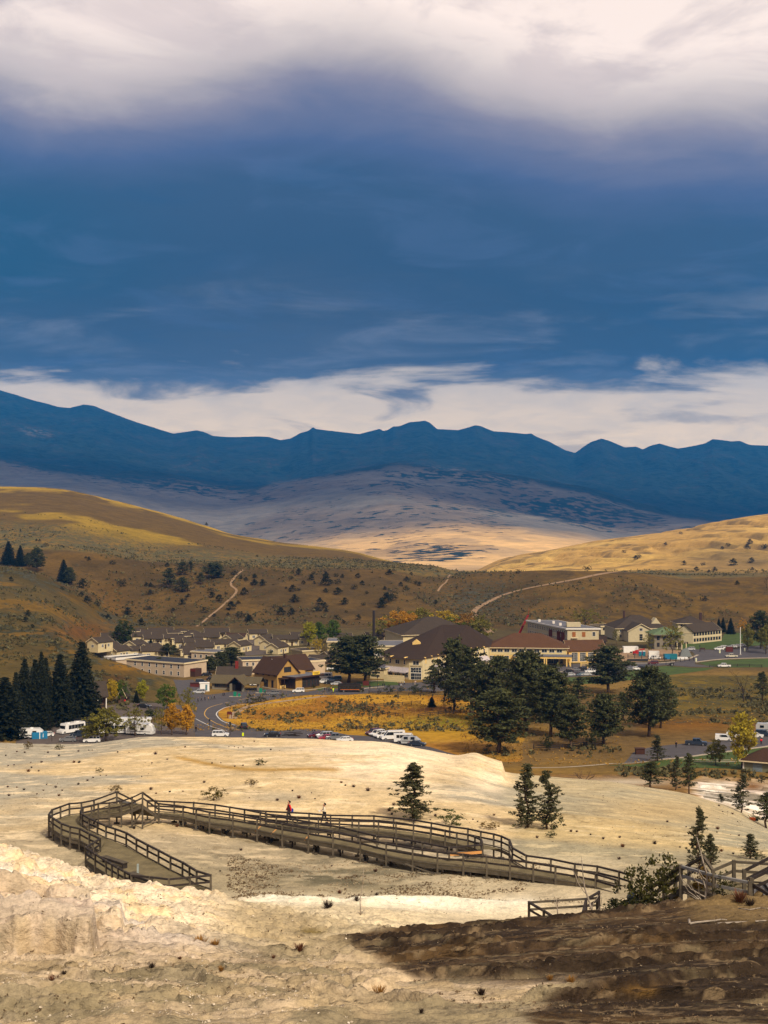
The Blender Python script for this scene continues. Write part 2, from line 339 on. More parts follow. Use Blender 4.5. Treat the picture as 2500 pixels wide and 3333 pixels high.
def ground_mat(name, s_spot, s_var, spot_col, bump_d, s_bump, s_fine, aniso=(1, 1, 1), crack=0.0, hard=14.0):
    m, n, b = new_mat(name, 0.95); b.inputs['Specular IOR Level'].default_value = 0.1
    pos = n.node('ShaderNodeNewGeometry').outputs['Position']
    mp = n.node('ShaderNodeMapping'); n.l.new(pos, mp.inputs[0]); mp.inputs['Scale'].default_value = aniso
    v = mp.outputs[0]
    ca = n.node('ShaderNodeVertexColor', layer_name='Col').outputs['Color']
    mk = n.node('ShaderNodeSeparateColor'); n.l.new(n.node('ShaderNodeVertexColor', layer_name='Mask').outputs['Color'], mk.inputs[0])
    f1 = n.noise(v, s_var, 6, 0.62); f2 = n.noise(v, s_fine, 6, 0.7); f3 = n.noise(v, (s_var * s_fine) ** .5, 8, 0.75, .4)
    c = n.mix(1.0, ca, n.ramp(f1, [(0.28, (0.72, 0.72, 0.72)), (0.5, (1, 1, 1)), (0.72, (1.22, 1.2, 1.16))]), 'MULTIPLY')
    c = n.mix(1.0, c, n.ramp(f2, [(0.30, (0.70, 0.70, 0.71)), (0.5, (1, 1, 1)), (0.7, (1.2, 1.19, 1.17))]), 'MULTIPLY')
    c = n.mix(1.0, c, n.ramp(f3, [(0.34, (0.66, 0.65, 0.64)), (0.46, (.95, .95, .95)), (0.58, (1.04, 1.04, 1.04)), (0.68, (1.28, 1.27, 1.25))]), 'MULTIPLY')
    sn = n.noise(v, s_spot, 4, 0.6)
    thr = n.math('SUBTRACT', 0.80, n.math('MULTIPLY', mk.outputs[0], 0.36))
    sf = n.math('MULTIPLY', n.math('SUBTRACT', sn, thr), hard, clamp=True)
    c = n.mix(sf, c, n.mix(1.0, spot_col, n.ramp(f2, [(0.3, (0.6, 0.6, 0.6)), (0.7, (1.5, 1.5, 1.5))]), 'MULTIPLY'))
    if crack:
        vo = n.node('ShaderNodeTexVoronoi', feature='DISTANCE_TO_EDGE'); n.put(vo.inputs['Vector'], v); vo.inputs['Scale'].default_value = crack
        ck = n.math('MULTIPLY', n.rng(vo.outputs['Distance'], 0.0, 0.03, 1, 0), mk.outputs[1])
        c = n.mix(n.math('MULTIPLY', ck, 0.45), c, (0.08, 0.06, 0.045, 1))
    n.put(b.inputs['Base Color'], c)
    bp = n.node('ShaderNodeBump'); bp.inputs['Distance'].default_value = bump_d
    n.put(bp.inputs['Strength'], n.math('ADD', 0.35, n.math('MULTIPLY', mk.outputs[1], 0.65)))
    n.put(bp.inputs['Height'], n.math('ADD', n.noise(v, s_bump, 6, 0.65), n.math('MULTIPLY', sf, 0.8 if hard > 10 else 0.1))); n.l.new(bp.outputs[0], b.inputs['Normal'])
    return m
M_TERR = ground_mat('travertine', 3.2, 0.35, (0.10, 0.075, 0.05, 1), 0.35, 1.1, 6.0, (1, 1.0, 1.6), hard=4.5)
M_VAL = ground_mat('grassland', 0.30, 0.045, (0.060, 0.060, 0.040, 1), 0.8, 0.30, 0.5, (1, 1, 1.5))
M_FAR = ground_mat('mountain_slopes', 0.014, 0.0012, (0.016, 0.03, 0.028, 1), 12.0, 0.004, 0.012, (1, 1, 1.6))

# ------------------------------------------------------------------ terrain sheets
def setattrs(me, name, A):
    at = me.color_attributes.new(name, 'FLOAT_COLOR', 'POINT')
    at.data.foreach_set('color', A.astype(np.float32).ravel())
def sheet(name, Ys, nx, umax, colf, mtl, off=0.0, drop=None):
    Ys = np.asarray(Ys); us = np.linspace(-umax, umax, nx)
    YY = np.repeat(Ys[:, None], nx, 1); XX = us[None, :] * (np.maximum(YY, 0) + off)
    if off: XX = us[None, :] * np.maximum(YY + off, 20)
    ZZ = zf(XX, YY)
    if drop is not None: ZZ = ZZ + drop(YY)
    P = np.stack([XX, YY, ZZ], -1).reshape(-1, 3)
    ny = len(Ys); i = np.arange((ny - 1) * (nx - 1)); r = i // (nx - 1); c = i % (nx - 1); v = r * nx + c
    Fc = np.stack([v, v + 1, v + nx + 1, v + nx], -1)
    me = bpy.data.meshes.new(name); me.vertices.add(len(P)); me.vertices.foreach_set('co', P.astype(np.float32).ravel())
    me.loops.add(Fc.size); me.loops.foreach_set('vertex_index', Fc.astype(np.int32).ravel())
    me.polygons.add(len(Fc)); me.polygons.foreach_set('loop_start', np.arange(0, Fc.size, 4, dtype=np.int32))
    me.polygons.foreach_set('loop_total', np.full(len(Fc), 4, np.int32)); me.polygons.foreach_set('use_smooth', np.ones(len(Fc), bool))
    me.update(); me.validate()
    C, K = colf(XX, YY, ZZ)
    setattrs(me, 'Col', C.reshape(-1, 4)); setattrs(me, 'Mask', K.reshape(-1, 4))
    me.materials.append(mtl)
    o = bpy.data.objects.new(name, me); COL.objects.link(o); o['kind'] = 'structure'
    return o
def lerp(a, b, m):
    return a + (np.asarray(b)[:3] - a) * np.clip(m, 0, 1)[..., None]
def inpoly(px, py, poly, soft=0):
    """1 inside polygon"""
    r = np.zeros(px.shape, bool); n = len(poly)
    for i in range(n):
        x0, y0 = poly[i]; x1, y1 = poly[(i + 1) % n]
        c = ((y0 > py) != (y1 > py)) & (px < (x1 - x0) * (py - y0) / (y1 - y0 + 1e-9) + x0); r ^= c
    return r.astype(float)
GAIN = [1.0]
def c3(r, g, b): return np.array(srgb(r, g, b)[:3]) * GAIN[0]
def blob(px, py, x, y, rx, ry): return np.exp(-(((px - x) / rx) ** 2 + ((py - y) / ry) ** 2))

def col_terr(X, Y, Z):
    GAIN[0] = 1.06
    Yc = np.maximum(Y, 20); px = X / Yc * F + CX; py = HY - Z / Yc * F
    n1 = fbm(X * 0.10, Y * 0.16, 5, 201); n2 = fbm(X * 0.7, Y * 1.1, 4, 203); n3 = fbm(X * 0.035, Y * 0.06, 4, 207)
    wob = (n1 - 0.5) * 160
    C = np.ones(X.shape + (3,)) * (c3(196, 180, 152) * 0.92)
    C = lerp(C, c3(176, 158, 128), ss(0.45, 0.62, n1))
    # beyond the walkway: tan with grey washes
    bk = ss(104, 118, Y)
    C = lerp(C, c3(186, 164, 126), bk * 0.9); C = lerp(C, c3(156, 150, 134), bk * ss(0.44, 0.60, n3) * 0.85)
    C = lerp(C, c3(200, 176, 134), bk * ss(0.52, 0.40, n3) * 0.7)
    # grey ground between the loop and the rim
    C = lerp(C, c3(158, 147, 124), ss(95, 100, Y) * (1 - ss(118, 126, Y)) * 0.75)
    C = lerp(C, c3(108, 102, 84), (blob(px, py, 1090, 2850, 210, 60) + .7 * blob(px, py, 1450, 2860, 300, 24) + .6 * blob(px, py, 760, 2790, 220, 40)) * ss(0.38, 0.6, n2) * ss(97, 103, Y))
    ln = np.exp(-((fbm(X * .05, Y * .11, 5, 231) - .5) / .006) ** 2) + .8 * np.exp(-((fbm(X * .11 + 5, Y * .2, 5, 233) - .47) / .005) ** 2)
    C = lerp(C, c3(112, 96, 68), bk * np.clip(ln, 0, 1) * ss(.48, .62, n2) * .75)
    C = lerp(C, c3(232, 210, 172), bk * ss(.60, .68, fbm(X * .3, Y * .8, 4, 235)) * .5)
    # white mound crest
    wm = blob(px, py, 1330, 2440, 330, 60) + blob(px, py, 1200, 2500, 200, 70) * 0.7 + blob(px, py, 1600, 2540, 70, 40)
    C = lerp(C, c3(228, 208, 176), wm * bk * ss(0.25, 0.55, n2 * 0.5 + n1 * 0.5))
    rh = ss(1640, 1700, px + wob * .3) * ss(140, 160, Y)
    C = lerp(C, c3(172, 162, 142), rh * 0.8 * (0.6 + 0.6 * (n1 - 0.3)))
    C = lerp(C, c3(190, 162, 118), blob(px, py, 2150, 2640, 260, 50) * bk * 0.7)
    # white rim, white flats in front of the walkway
    front = ss(70, 78, Y) * (1 - ss(99, 104, Y)) * ss(560, 760, px)
    C = lerp(C, c3(214, 198, 170), front * 0.85 * ss(2050, 1850, px))
    C = lerp(C, c3(252, 245, 228) , np.exp(-((Y - 97) / 2.6) ** 2) * ss(700, 900, px) * ss(1780, 1700, px) * 0.9)
    C = lerp(C, c3(208, 192, 164), ss(96, 106, Y) * (1 - ss(112, 118, Y)) * ss(1250, 1500, px) * ss(2100, 1900, px) * 0.7)
    # left ledges: cream and ochre
    lf = (1 - ss(560, 900, px + wob)) * ss(46, 50, Y) * (1 - ss(80, 88, Y))
    C = lerp(C, c3(226, 208, 174), lf); C = lerp(C, c3(226, 200, 154), lf * ss(0.52, 0.62, n2)); C = lerp(C, c3(236, 226, 208), lf * ss(0.46, 0.36, n1))
    C = lerp(C, c3(208, 178, 132), blob(px, py, 180, 3080, 200, 70) * ss(0.3, 0.6, n2))
    # near ground: grey tan, pinkish at the bottom
    nr = 1 - ss(46, 62, Y + (n1 - .5) * 10)
    C = lerp(C, c3(170, 150, 122), nr * 0.8); C = lerp(C, c3(196, 176, 152), nr * ss(0.5, 0.62, fbm(X * .5, Y * .9, 4, 209)) * 0.8)
    C = lerp(C, c3(132, 122, 100), nr * ss(0.56, 0.66, fbm(X * .3 + 8, Y * .5, 4, 211)) * 0.7)
    # the dark wet mat at right
    edge = 1120 + np.interp(py, [2980, 3040, 3100, 3170, 3240, 3260, 3333], [300, 0, 60, 190, 330, 420, 640])
    br = ss(-30, 60, px - edge + wob * 0.9 + (n2 - .5) * 130) * (1 - ss(70, 73, Y + (n2 - .5) * 2)) * ss(-14, -16, 0 * Y - 16)
    wz = wob + (n2 - .5) * 150
    wedge = ss(3160, 3215, py + wz * .30) * ss(2010 - 1.3 * 0, 1860, px + wz * 0.9 + (py - 3190) * 1.6)
    bt = ss(3290, 3330, py)
    br = br * (1 - wedge)
    C = lerp(C, c3(98, 80, 62), br); C = lerp(C, c3(72, 60, 50), br * ss(0.44, 0.60, n1)); C = lerp(C, c3(112, 88, 58), br * ss(0.58, 0.72, fbm(X * .15, Y * .5, 4, 213)) * 0.55)
    C = lerp(C, c3(146, 132, 106), br * ss(0.60, 0.68, fbm(X * .4, Y * 2.6, 5, 215)) * 0.7); C = lerp(C, c3(60, 48, 40), br * ss(0.60, 0.68, n2) * .7)
    C = lerp(C, c3(140, 108, 60), blob(px, py, 2100, 3225, 110, 14) * br * ss(.4, .6, n2))
    C = lerp(C, c3(52, 42, 36), br * ss(.54, .62, fbm(X * 1.1, Y * 3.2, 5, 237)) * .7); C = lerp(C, c3(150, 130, 104), br * ss(.62, .70, fbm(X * 1.6, Y * 4.2, 5, 239)) * .8)
    tn = ss(2250, 2450, px + wob * .3) * ss(66, 68, Y) * (1 - ss(74, 76, Y))
    C = lerp(C, c3(150, 128, 92), ss(2180, 2330, px) * ss(3010, 2985, py) * (1 - ss(76, 80, Y)) * 0.95)
    # algae, pool
    C = lerp(C, c3(110, 92, 40), blob(px, py, 1020, 3030, 45, 9) * 1.2)
    # ochre line of grass on the mound, grey outcrops
    gl = np.exp(-((py - (2470 + (px - 560) * 0.09 + 12 * np.sin(px * 0.01))) / 7) ** 2) * ss(540, 600, px) * (1 - ss(1080, 1130, px)) * bk
    C = lerp(C, c3(160, 122, 48), gl * 0.8)
    # far end of the sheet: lower travertine at right and grass beyond the crest
    dn = ss(212, 232, Y)
    C = lerp(C, c3(196, 182, 160), dn); C = lerp(C, c3(128, 120, 104), dn * ss(0.5, 0.6, fbm(X * .09, Y * .2, 4, 221)))
    C = lerp(C, c3(236, 220, 204), dn * ss(0.56, 0.64, fbm(X * .14, Y * .4, 4, 223)))
    gr = .96 * dn * np.clip(ss(2290, 2230, px + wob * .4) + ss(300, 312, Y + (n1 - .5) * 14), 0, 1)
    C = lerp(C, c3(150, 112, 50), gr); C = lerp(C, c3(128, 98, 62), gr * ss(0.5, 0.6, n2)); C = lerp(C, c3(214, 200, 180), gr * blob(px, py, 2030, 2545, 150, 12))
    C = lerp(C, c3(120, 84, 46), blob(px, py, 2450, 2560, 50, 14) * dn)
    def gain(C, m, g): return C * (1 + (np.array(g) - 1) * np.clip(m, 0, 1)[..., None])
    C = gain(C, bk * ss(1720, 1600, px) * (1 - dn) * ss(114, 128, Y), (1.03, 1.04, 1.03)); C = gain(C, bk * ss(1600, 1720, px) * (1 - dn), (.92, .94, .86))
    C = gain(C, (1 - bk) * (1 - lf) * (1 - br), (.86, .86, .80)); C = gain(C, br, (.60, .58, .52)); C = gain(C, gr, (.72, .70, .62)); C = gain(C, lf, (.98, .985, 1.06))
    C = np.minimum(C, .82)
    K = np.zeros(X.shape + (4,)); K[..., 3] = 1
    K[..., 0] = np.clip(0.15 + 0.25 * nr + 0.15 * br + 0.25 * ss(.5, .6, n3) * bk + 0.3 * lf * ss(.5, .6, n1) + gr * .5, 0, 1)
    K[..., 1] = np.clip(0.25 + 0.7 * nr + lf * 0.9 + br * 0.5 - bk * 0.1, 0, 1)
    return np.concatenate([C, np.ones(X.shape + (1,))], -1), K

MEADOW = [(640,2296),(760,2292),(900,2272),(1060,2258),(1300,2262),(1500,2262),(1700,2330),(1700,2480),(640,2480)]
def col_val(X, Y, Z):
    GAIN[0] = np.array([0.76, 0.76, 0.74])
    Yc = np.maximum(Y, 20); px = X / Yc * F + CX; py = HY - Z / Yc * F
    n1 = fbm(X / 30, Y / 45, 5, 301); n2 = fbm(X / 6, Y / 11, 4, 303); n3 = fbm(X / 110, Y / 170, 4, 305)
    C = np.ones(X.shape + (3,)) * c3(158, 126, 70)
    C = lerp(C, c3(136, 110, 70), ss(0.48, 0.6, n1))
    md = inpoly(px + (n2 - .5) * 30, py, MEADOW)
    C = lerp(C, c3(190, 148, 56), md); C = lerp(C, c3(168, 118, 44), md * ss(0.5, 0.62, n1)); C = lerp(C, c3(140, 132, 44), md * blob(px, py, 1450, 2350, 160, 26))
    C = lerp(C, c3(116, 76, 38), md * blob(px, py, 1400, 2308, 160, 14) * ss(0.35, 0.55, n2) * 1.3)
    # bare tan ground by the right car park
    C = lerp(C, c3(148, 118, 80), blob(px, py, 1750, 2430, 330, 45) * ss(0.3, 0.5, n1))
    C = lerp(C, c3(160, 122, 56), blob(px, py, 1600, 2520, 200, 25) * .8)
    rt = ss(1650, 1800, px) * ss(470, 560, Y) * (1 - ss(560, 640, Y))
    sg = ss(2060, 2160, px + (n2 - .5) * 60) * ss(400, 430, Y) * (1 - ss(590, 600, Y))
    C = lerp(C, c3(140, 126, 72), sg); C = lerp(C, c3(164, 142, 70), sg * ss(0.5, 0.6, n2)); C = lerp(C, c3(160, 112, 44), blob(px, py, 2250, 2360, 300, 26) * ss(2050, 2100, px))
    # town floor: dull tan
    tw = ss(600, 640, Y) * (1 - ss(820, 860, Y)) * ss(360, 430, px)
    C = lerp(C, c3(104, 92, 62), tw)
    # brown slope with junipers, darkened in the colour for cloud shade
    sl = ss(800, 850, Y) * (1 - ss(1070, 1110, Y))
    C = lerp(C, c3(130, 100, 62), sl); C = lerp(C, c3(112, 88, 58), sl * ss(0.48, 0.6, n1)); C = lerp(C, c3(140, 106, 56), sl * ss(0.54, 0.64, n3))
    C = lerp(C, c3(146, 104, 44), sl * blob(px, py, 360, 1990, 60, 90) * .7); C = lerp(C, c3(150, 114, 50), sl * ss(1680, 1850, px) * ss(.5, .6, n2) * .6)
    # left spur
    sp_ = (1 - ss(440, 650, px)) * ss(430, 470, Y) * (1 - ss(860, 900, Y))
    C = lerp(C, c3(120, 100, 60), sp_); C = lerp(C, c3(160, 120, 50), sp_ * ss(0.5, 0.62, n1) * .8); C = lerp(C, c3(84, 80, 54), sp_ * ss(0.52, 0.62, n2) * (1 - ss(620, 700, Y)))
    C = lerp(C, c3(150, 100, 50), sp_ * blob(px, py, 270, 2055, 90, 32)); C = lerp(C, c3(176, 126, 40), sp_ * blob(px, py, 430, 2170, 80, 18) * 1.2)
    C = lerp(C, c3(116, 84, 52), sp_ * blob(px, py, 380, 2215, 60, 22))
    # plateau beyond the bench, large left hill
    pl = ss(1060, 1120, Y)
    C = lerp(C, c3(148, 118, 58), pl); C = lerp(C, c3(122, 112, 74), pl * ss(0.44, 0.58, n2) * (1 - ss(1350, 1500, Y)))
    hl = ss(1250, 1450, Y) * (1 - ss(1380, 1500, px))
    C = lerp(C, c3(112, 88, 54), hl); C = lerp(C, c3(176, 144, 62), hl * ss(0.52, 0.62, n3) * .85); C = lerp(C, c3(196, 160, 66), hl * ss(1800, 2000, Y) * ss(.44, .58, n1))
    C = lerp(C, c3(150, 124, 52), hl * blob(px, py, 320, 1745, 130, 18) * ss(.4, .5, n1))
    # right golden hill: golden grass, brightened in the colour as if sunlit
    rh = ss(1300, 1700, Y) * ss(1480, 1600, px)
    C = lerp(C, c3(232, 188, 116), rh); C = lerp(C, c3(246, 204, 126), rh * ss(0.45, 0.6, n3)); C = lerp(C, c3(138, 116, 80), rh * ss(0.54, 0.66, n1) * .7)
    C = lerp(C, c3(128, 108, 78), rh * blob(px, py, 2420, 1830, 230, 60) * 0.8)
    def gain(C, m, g): return C * (1 + (np.array(g) - 1) * np.clip(m, 0, 1)[..., None])
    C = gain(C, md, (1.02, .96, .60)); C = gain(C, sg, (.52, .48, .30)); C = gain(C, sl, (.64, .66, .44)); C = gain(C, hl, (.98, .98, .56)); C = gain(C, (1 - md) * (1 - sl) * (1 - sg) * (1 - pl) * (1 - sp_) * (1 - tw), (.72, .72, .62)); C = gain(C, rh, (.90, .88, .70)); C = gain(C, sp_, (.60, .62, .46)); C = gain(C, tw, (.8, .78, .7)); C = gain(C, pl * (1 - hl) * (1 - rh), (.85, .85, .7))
    K = np.zeros(X.shape + (4,)); K[..., 3] = 1
    K[..., 0] = np.clip(0.25 + 0.45 * sg + 0.55 * sp_ * ss(.45, .6, n2) + 0.55 * pl * (1 - ss(1350, 1500, Y)) + 0.22 * sl + 0.5 * sl * blob(px, py, 1560, 1950, 160, 70) + .45 * sl * blob(px, py, 760, 2040, 320, 25) - 0.2 * md * ss(.6, .4, n1) - .12 * hl - .1 * rh, 0, 1)
    K[..., 1] = 0.4
    return np.concatenate([C, np.ones(X.shape + (1,))], -1), K

FB = [(-600,1490),(0,1500),(160,1535),(420,1560),(560,1572),(700,1590),(829,1605),(882,1576),(960,1562),(1055,1550),(1200,1526),(1300,1512),(1500,1527),(1700,1562),(1850,1592),(2000,1622),(2150,1670),(2300,1695),(3100,1700)]
def col_far(X, Y, Z):
    GAIN[0] = np.array([0.78, 0.78, 0.80])
    Yc = np.maximum(Y, 20); px = X / Yc * F + CX; py = HY - Z / Yc * F
    n1 = fbm(X / 700, Y / 1300, 5, 401); n2 = fbm(X / 160, Y / 300, 4, 403); n3 = fbm(X / 2200, Y / 3000, 4, 407)
    C = np.ones(X.shape + (3,)) * c3(138, 130, 116)
    C = lerp(C, c3(128, 112, 92), ss(0.52, 0.62, n1) * 0.7); C = lerp(C, np.array([.90, .58, .24]) * .86, (1 - ss(5000, 6200, Y)) * (1 - .35 * ss(.5, .6, n2)))  # valley floor before the far hills painted bright as a sun patch
    fb = np.interp(px, [p[0] for p in FB], [p[1] for p in FB])
    fo = ss(18, -18, py - fb + (n1 - .5) * 70) * ss(7000, 8200, Y)
    clear = ss(0.55, 0.63, n3 * .5 + n1 * .5) * (ss(420, 250, px) * .8 * ss(1350, 1420, py) + ss(1000, 900, px) * .5 * ss(1440, 1480, py)) * ss(13200, 12600, Y)
    fo = fo * (1 - clear * .8)
    dark = np.array([0.006, 0.012, 0.014])
    C = lerp(C, dark, fo); C = lerp(C, np.array([.055, .05, .04]), fo * ss(.52, .68, n2) * .6)
    K = np.zeros(X.shape + (4,)); K[..., 3] = 1
    K[..., 0] = np.clip(0.12 + 0.5 * ss(0.46, 0.6, n1) + 0.5 * blob(px, py, 1900, 1660, 300, 60) + 0.6 * blob(px, py, 500, 1580, 260, 50) + .5 * blob(px, py, 1450, 1560, 220, 30) + .5 * blob(px, py, 1480, 1800, 160, 25) + .6 * blob(px, py, 1350, 1545, 160, 16) + .5 * blob(px, py, 1560, 1570, 90, 12) + .5 * blob(px, py, 880, 1655, 60, 12) + fo, 0, 1)
    K[..., 1] = 0.5
    return np.concatenate([C, np.ones(X.shape + (1,))], -1), K

yy = np.concatenate([np.linspace(-20, 26, 16), np.exp(np.linspace(math.log(26.3), math.log(104), 560)), np.exp(np.linspace(math.log(104.3), math.log(315), 330))])
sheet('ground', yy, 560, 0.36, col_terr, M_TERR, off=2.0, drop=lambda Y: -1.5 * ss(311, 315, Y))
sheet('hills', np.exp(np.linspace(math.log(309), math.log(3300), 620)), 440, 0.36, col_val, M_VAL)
sheet('mountains', np.concatenate([np.exp(np.linspace(math.log(3200), math.log(14990), 330))]), 760, 0.415, col_far, M_FAR, drop=lambda Y: -25 * ss(3320, 3200, Y))
# ------------------------------------------------------------------ haze
def haze_box():
    x0, x1, y0, y1, z0, z1 = -7200, 7200, -60, 15600, -1100, 1500
    V = [(x, y, z) for z in (z0, z1) for x, y in ((x0, y0), (x1, y0), (x1, y1), (x0, y1))]
    me = bpy.data.meshes.new('haze'); me.from_pydata(V, [], [(0, 3, 2, 1), (4, 5, 6, 7), (0, 1, 5, 4), (1, 2, 6, 5), (2, 3, 7, 6), (3, 0, 4, 7)]); me.update()
    m = bpy.data.materials.new('haze_air'); m.use_nodes = True; n = NT(m.node_tree); n.n.clear()
    pv = n.node('ShaderNodeVolumePrincipled'); pv.inputs['Color'].default_value = HAZE_COL; pv.inputs['Density'].default_value = HAZE_D
    out = n.node('ShaderNodeOutputMaterial'); n.l.new(pv.outputs[0], out.inputs['Volume'])
    me.materials.append(m); o = bpy.data.objects.new('haze', me); COL.objects.link(o); o['kind'] = 'stuff'
HAZE_COL = (0.012, 0.31, 0.96, 1); HAZE_D = 5.2e-5
haze_box()

def shade_slab():
    """unseen slab added high above the frame to shade the far slopes"""
    nx, ny = 60, 34; x = np.linspace(-6500, 9500, nx); y = np.linspace(3400, 8000, ny); Xg, Yg = np.meshgrid(x, y)
    ed = np.minimum(np.minimum(Xg - x[0], x[-1] - Xg), np.minimum(Yg - y[0], y[-1] - Yg)); k = ss(0, 900, ed + 500 * (fbm(Xg / 700, Yg / 700, 3, 901) - .5))
    lo = 3900 - 350 * k * (0.6 + .8 * fbm(Xg / 900, Yg / 900, 4, 903)); hi = 3900 + 700 * k * fbm(Xg / 800, Yg / 800, 4, 905)
    V = [(float(a_), float(b_), float(c)) for Z in (lo, hi) for a_, b_, c in zip(Xg.ravel(), Yg.ravel(), Z.ravel())]; Fs = []
    for j in range(ny - 1):
        for i in range(nx - 1):
            v = j * nx + i; q = nx * ny
            if k[j, i] > .02: Fs += [(v, v + nx, v + nx + 1, v + 1), (q + v, q + v + 1, q + v + nx + 1, q + v + nx)]
    me = bpy.data.meshes.new('shade_cloud'); me.from_pydata(V, [], Fs); me.materials.append(mat('shade_cloud_grey', (.7, .7, .72), 1, .1, .002)); me.update(); o = bpy.data.objects.new('shade_cloud', me); COL.objects.link(o); o['kind'] = 'stuff'
shade_slab()  # added out of view, only for the shade it casts
# ------------------------------------------------------------------ object helpers
def tag(o, label=None, cat=None, group=None, kind=None):
    if label: o['label'] = label
    if cat: o['category'] = cat
    if group: o['group'] = group
    if kind: o['kind'] = kind
    return o
def thing(name, label, cat, loc, rz=0.0, group=None):
    o = bpy.data.objects.new(name, None); COL.objects.link(o); o.location = loc; o.rotation_euler = (0, 0, rz)
    o.empty_display_size = 0.3
    return tag(o, label, cat, group)
def link(name, me, parent=None, M=None, color=None):
    o = bpy.data.objects.new(name, me); COL.objects.link(o)
    if parent is not None: o.parent = parent
    if M is not None: o.matrix_local = M
    if color is not None: o.color = (*color[:3], 1)
    return o
def dup(root, loc, rz=None, scale=None, label=None, group=None, color=None, cmap=None):
    def cp(o, par):
        c = o.copy(); COL.objects.link(c); c.parent = par
        if cmap and o.name.split('.')[0] in cmap: c.color = (*cmap[o.name.split('.')[0]][:3], 1)
        for ch in o.children: cp(ch, c)
        return c
    r = cp(root, None); r.location = loc
    if rz is not None: r.rotation_euler = (0, 0, rz)
    if scale is not None: r.scale = (scale,) * 3 if isinstance(scale, (int, float)) else scale
    if label: r['label'] = label
    if group: r['group'] = group
    elif 'group' in r and group == '': del r['group']
    return r
_cubes = {}
def cube(m):
    if m.name not in _cubes:
        me = bpy.data.meshes.new('box_' + m.name)
        V = [(x, y, z) for z in (-.5, .5) for x, y in ((-.5, -.5), (.5, -.5), (.5, .5), (-.5, .5))]
        me.from_pydata(V, [], [(0, 3, 2, 1), (4, 5, 6, 7), (0, 1, 5, 4), (1, 2, 6, 5), (2, 3, 7, 6), (3, 0, 4, 7)])
        me.materials.append(m); me.update(); _cubes[m.name] = me
    return _cubes[m.name]
def beam_M(p, q, w, h, org=Vector((0, 0, 0))):
    p = Vector(p) - org; q = Vector(q) - org; d = q - p; L = d.length
    x = d.normalized(); up = Vector((0, 0, 1))
    if abs(x.z) > 0.95: up = Vector((0, 1, 0))
    y = up.cross(x).normalized(); z = x.cross(y)
    M = Matrix((x * L, y * w, z * h)).transposed().to_4x4(); M.translation = (p + q) / 2
    return M
def beam(name, p, q, w, h, m, parent, org): return link(name, cube(m), parent, beam_M(p, q, w, h, org))

class MB:
    """collects faces for one mesh"""
    def __init__(s): s.v = []; s.f = []; s.m = []
    def add(s, V, Fs, mi=0):
        o = len(s.v); s.v += [tuple(v) for v in V]; s.f += [tuple(i + o for i in f) for f in Fs]; s.m += [mi] * len(Fs)
    def box(s, c, d, mi=0, rz=0.0):
        x, y, z = d[0] / 2, d[1] / 2, d[2] / 2; cr, sr = math.cos(rz), math.sin(rz)
        V = [(c[0] + a * cr - b * sr, c[1] + a * sr + b * cr, c[2] + e) for e in (-z, z) for a, b in ((-x, -y), (x, -y), (x, y), (-x, y))]
        s.add(V, [(0, 3, 2, 1), (4, 5, 6, 7), (0, 1, 5, 4), (1, 2, 6, 5), (2, 3, 7, 6), (3, 0, 4, 7)], mi)
    def bx(s, x0, x1, y0, y1, z0, z1, mi=0): s.box(((x0 + x1) / 2, (y0 + y1) / 2, (z0 + z1) / 2), (x1 - x0, y1 - y0, z1 - z0), mi)
    def beam(s, p, q, w, h, mi=0):
        M = beam_M(p, q, w, h)
        V = [M @ Vector(c) for c in [(x, y, z) for z in (-.5, .5) for x, y in ((-.5, -.5), (.5, -.5), (.5, .5), (-.5, .5))]]
        s.add(V, [(0, 3, 2, 1), (4, 5, 6, 7), (0, 1, 5, 4), (1, 2, 6, 5), (2, 3, 7, 6), (3, 0, 4, 7)], mi)
    def tube(s, p, q, r0, r1, n=6, mi=0, cap=True):
        p = Vector(p); q = Vector(q); d = (q - p)
        if d.length < 1e-6: return
        d.normalize(); a = Vector((0, 0, 1)) if abs(d.z) < 0.9 else Vector((1, 0, 0)); x = d.cross(a).normalized(); y = d.cross(x)
        V = [c + (x * math.cos(2 * math.pi * i / n) + y * math.sin(2 * math.pi * i / n)) * r for c, r in ((p, r0), (q, r1)) for i in range(n)]
        Fs = [(i, (i + 1) % n, n + (i + 1) % n, n + i) for i in range(n)]
        if cap: Fs += [tuple(range(n))[::-1], tuple(range(n, 2 * n))]
        s.add(V, Fs, mi)
    def prism(s, poly, axis, a, b, mi=0, cap=True):
        """poly of 2D points extruded along an axis: 'y' means poly is (x, z)"""
        n = len(poly)
        g = (lambda u, v, w_: (u, w_, v)) if axis == 'y' else ((lambda u, v, w_: (w_, u, v)) if axis == 'x' else (lambda u, v, w_: (u, v, w_)))
        V = [g(u, v, a) for u, v in poly] + [g(u, v, b) for u, v in poly]
        Fs = [(i, (i + 1) % n, n + (i + 1) % n, n + i) for i in range(n)]
        if cap: Fs += [tuple(range(n))[::-1], tuple(range(n, 2 * n))]
        s.add(V, Fs, mi)
    def mesh(s, name, mats, smooth=False):
        me = bpy.data.meshes.new(name); me.from_pydata(s.v, [], s.f)
        for m in (mats if isinstance(mats, (list, tuple)) else [mats]): me.materials.append(m)
        me.polygons.foreach_set('material_index', s.m)
        if smooth: me.polygons.foreach_set('use_smooth', [True] * len(s.f))
        me.update(); return me
    def build(s, name, mats, parent=None, M=None, color=None, smooth=False, normals=True):
        me = s.mesh(name, mats, smooth)
        if normals:
            bm = bmesh.new(); bm.from_mesh(me); bmesh.ops.recalc_face_normals(bm, faces=bm.faces); bm.to_mesh(me); bm.free()
        return link(name, me, parent, M, color)

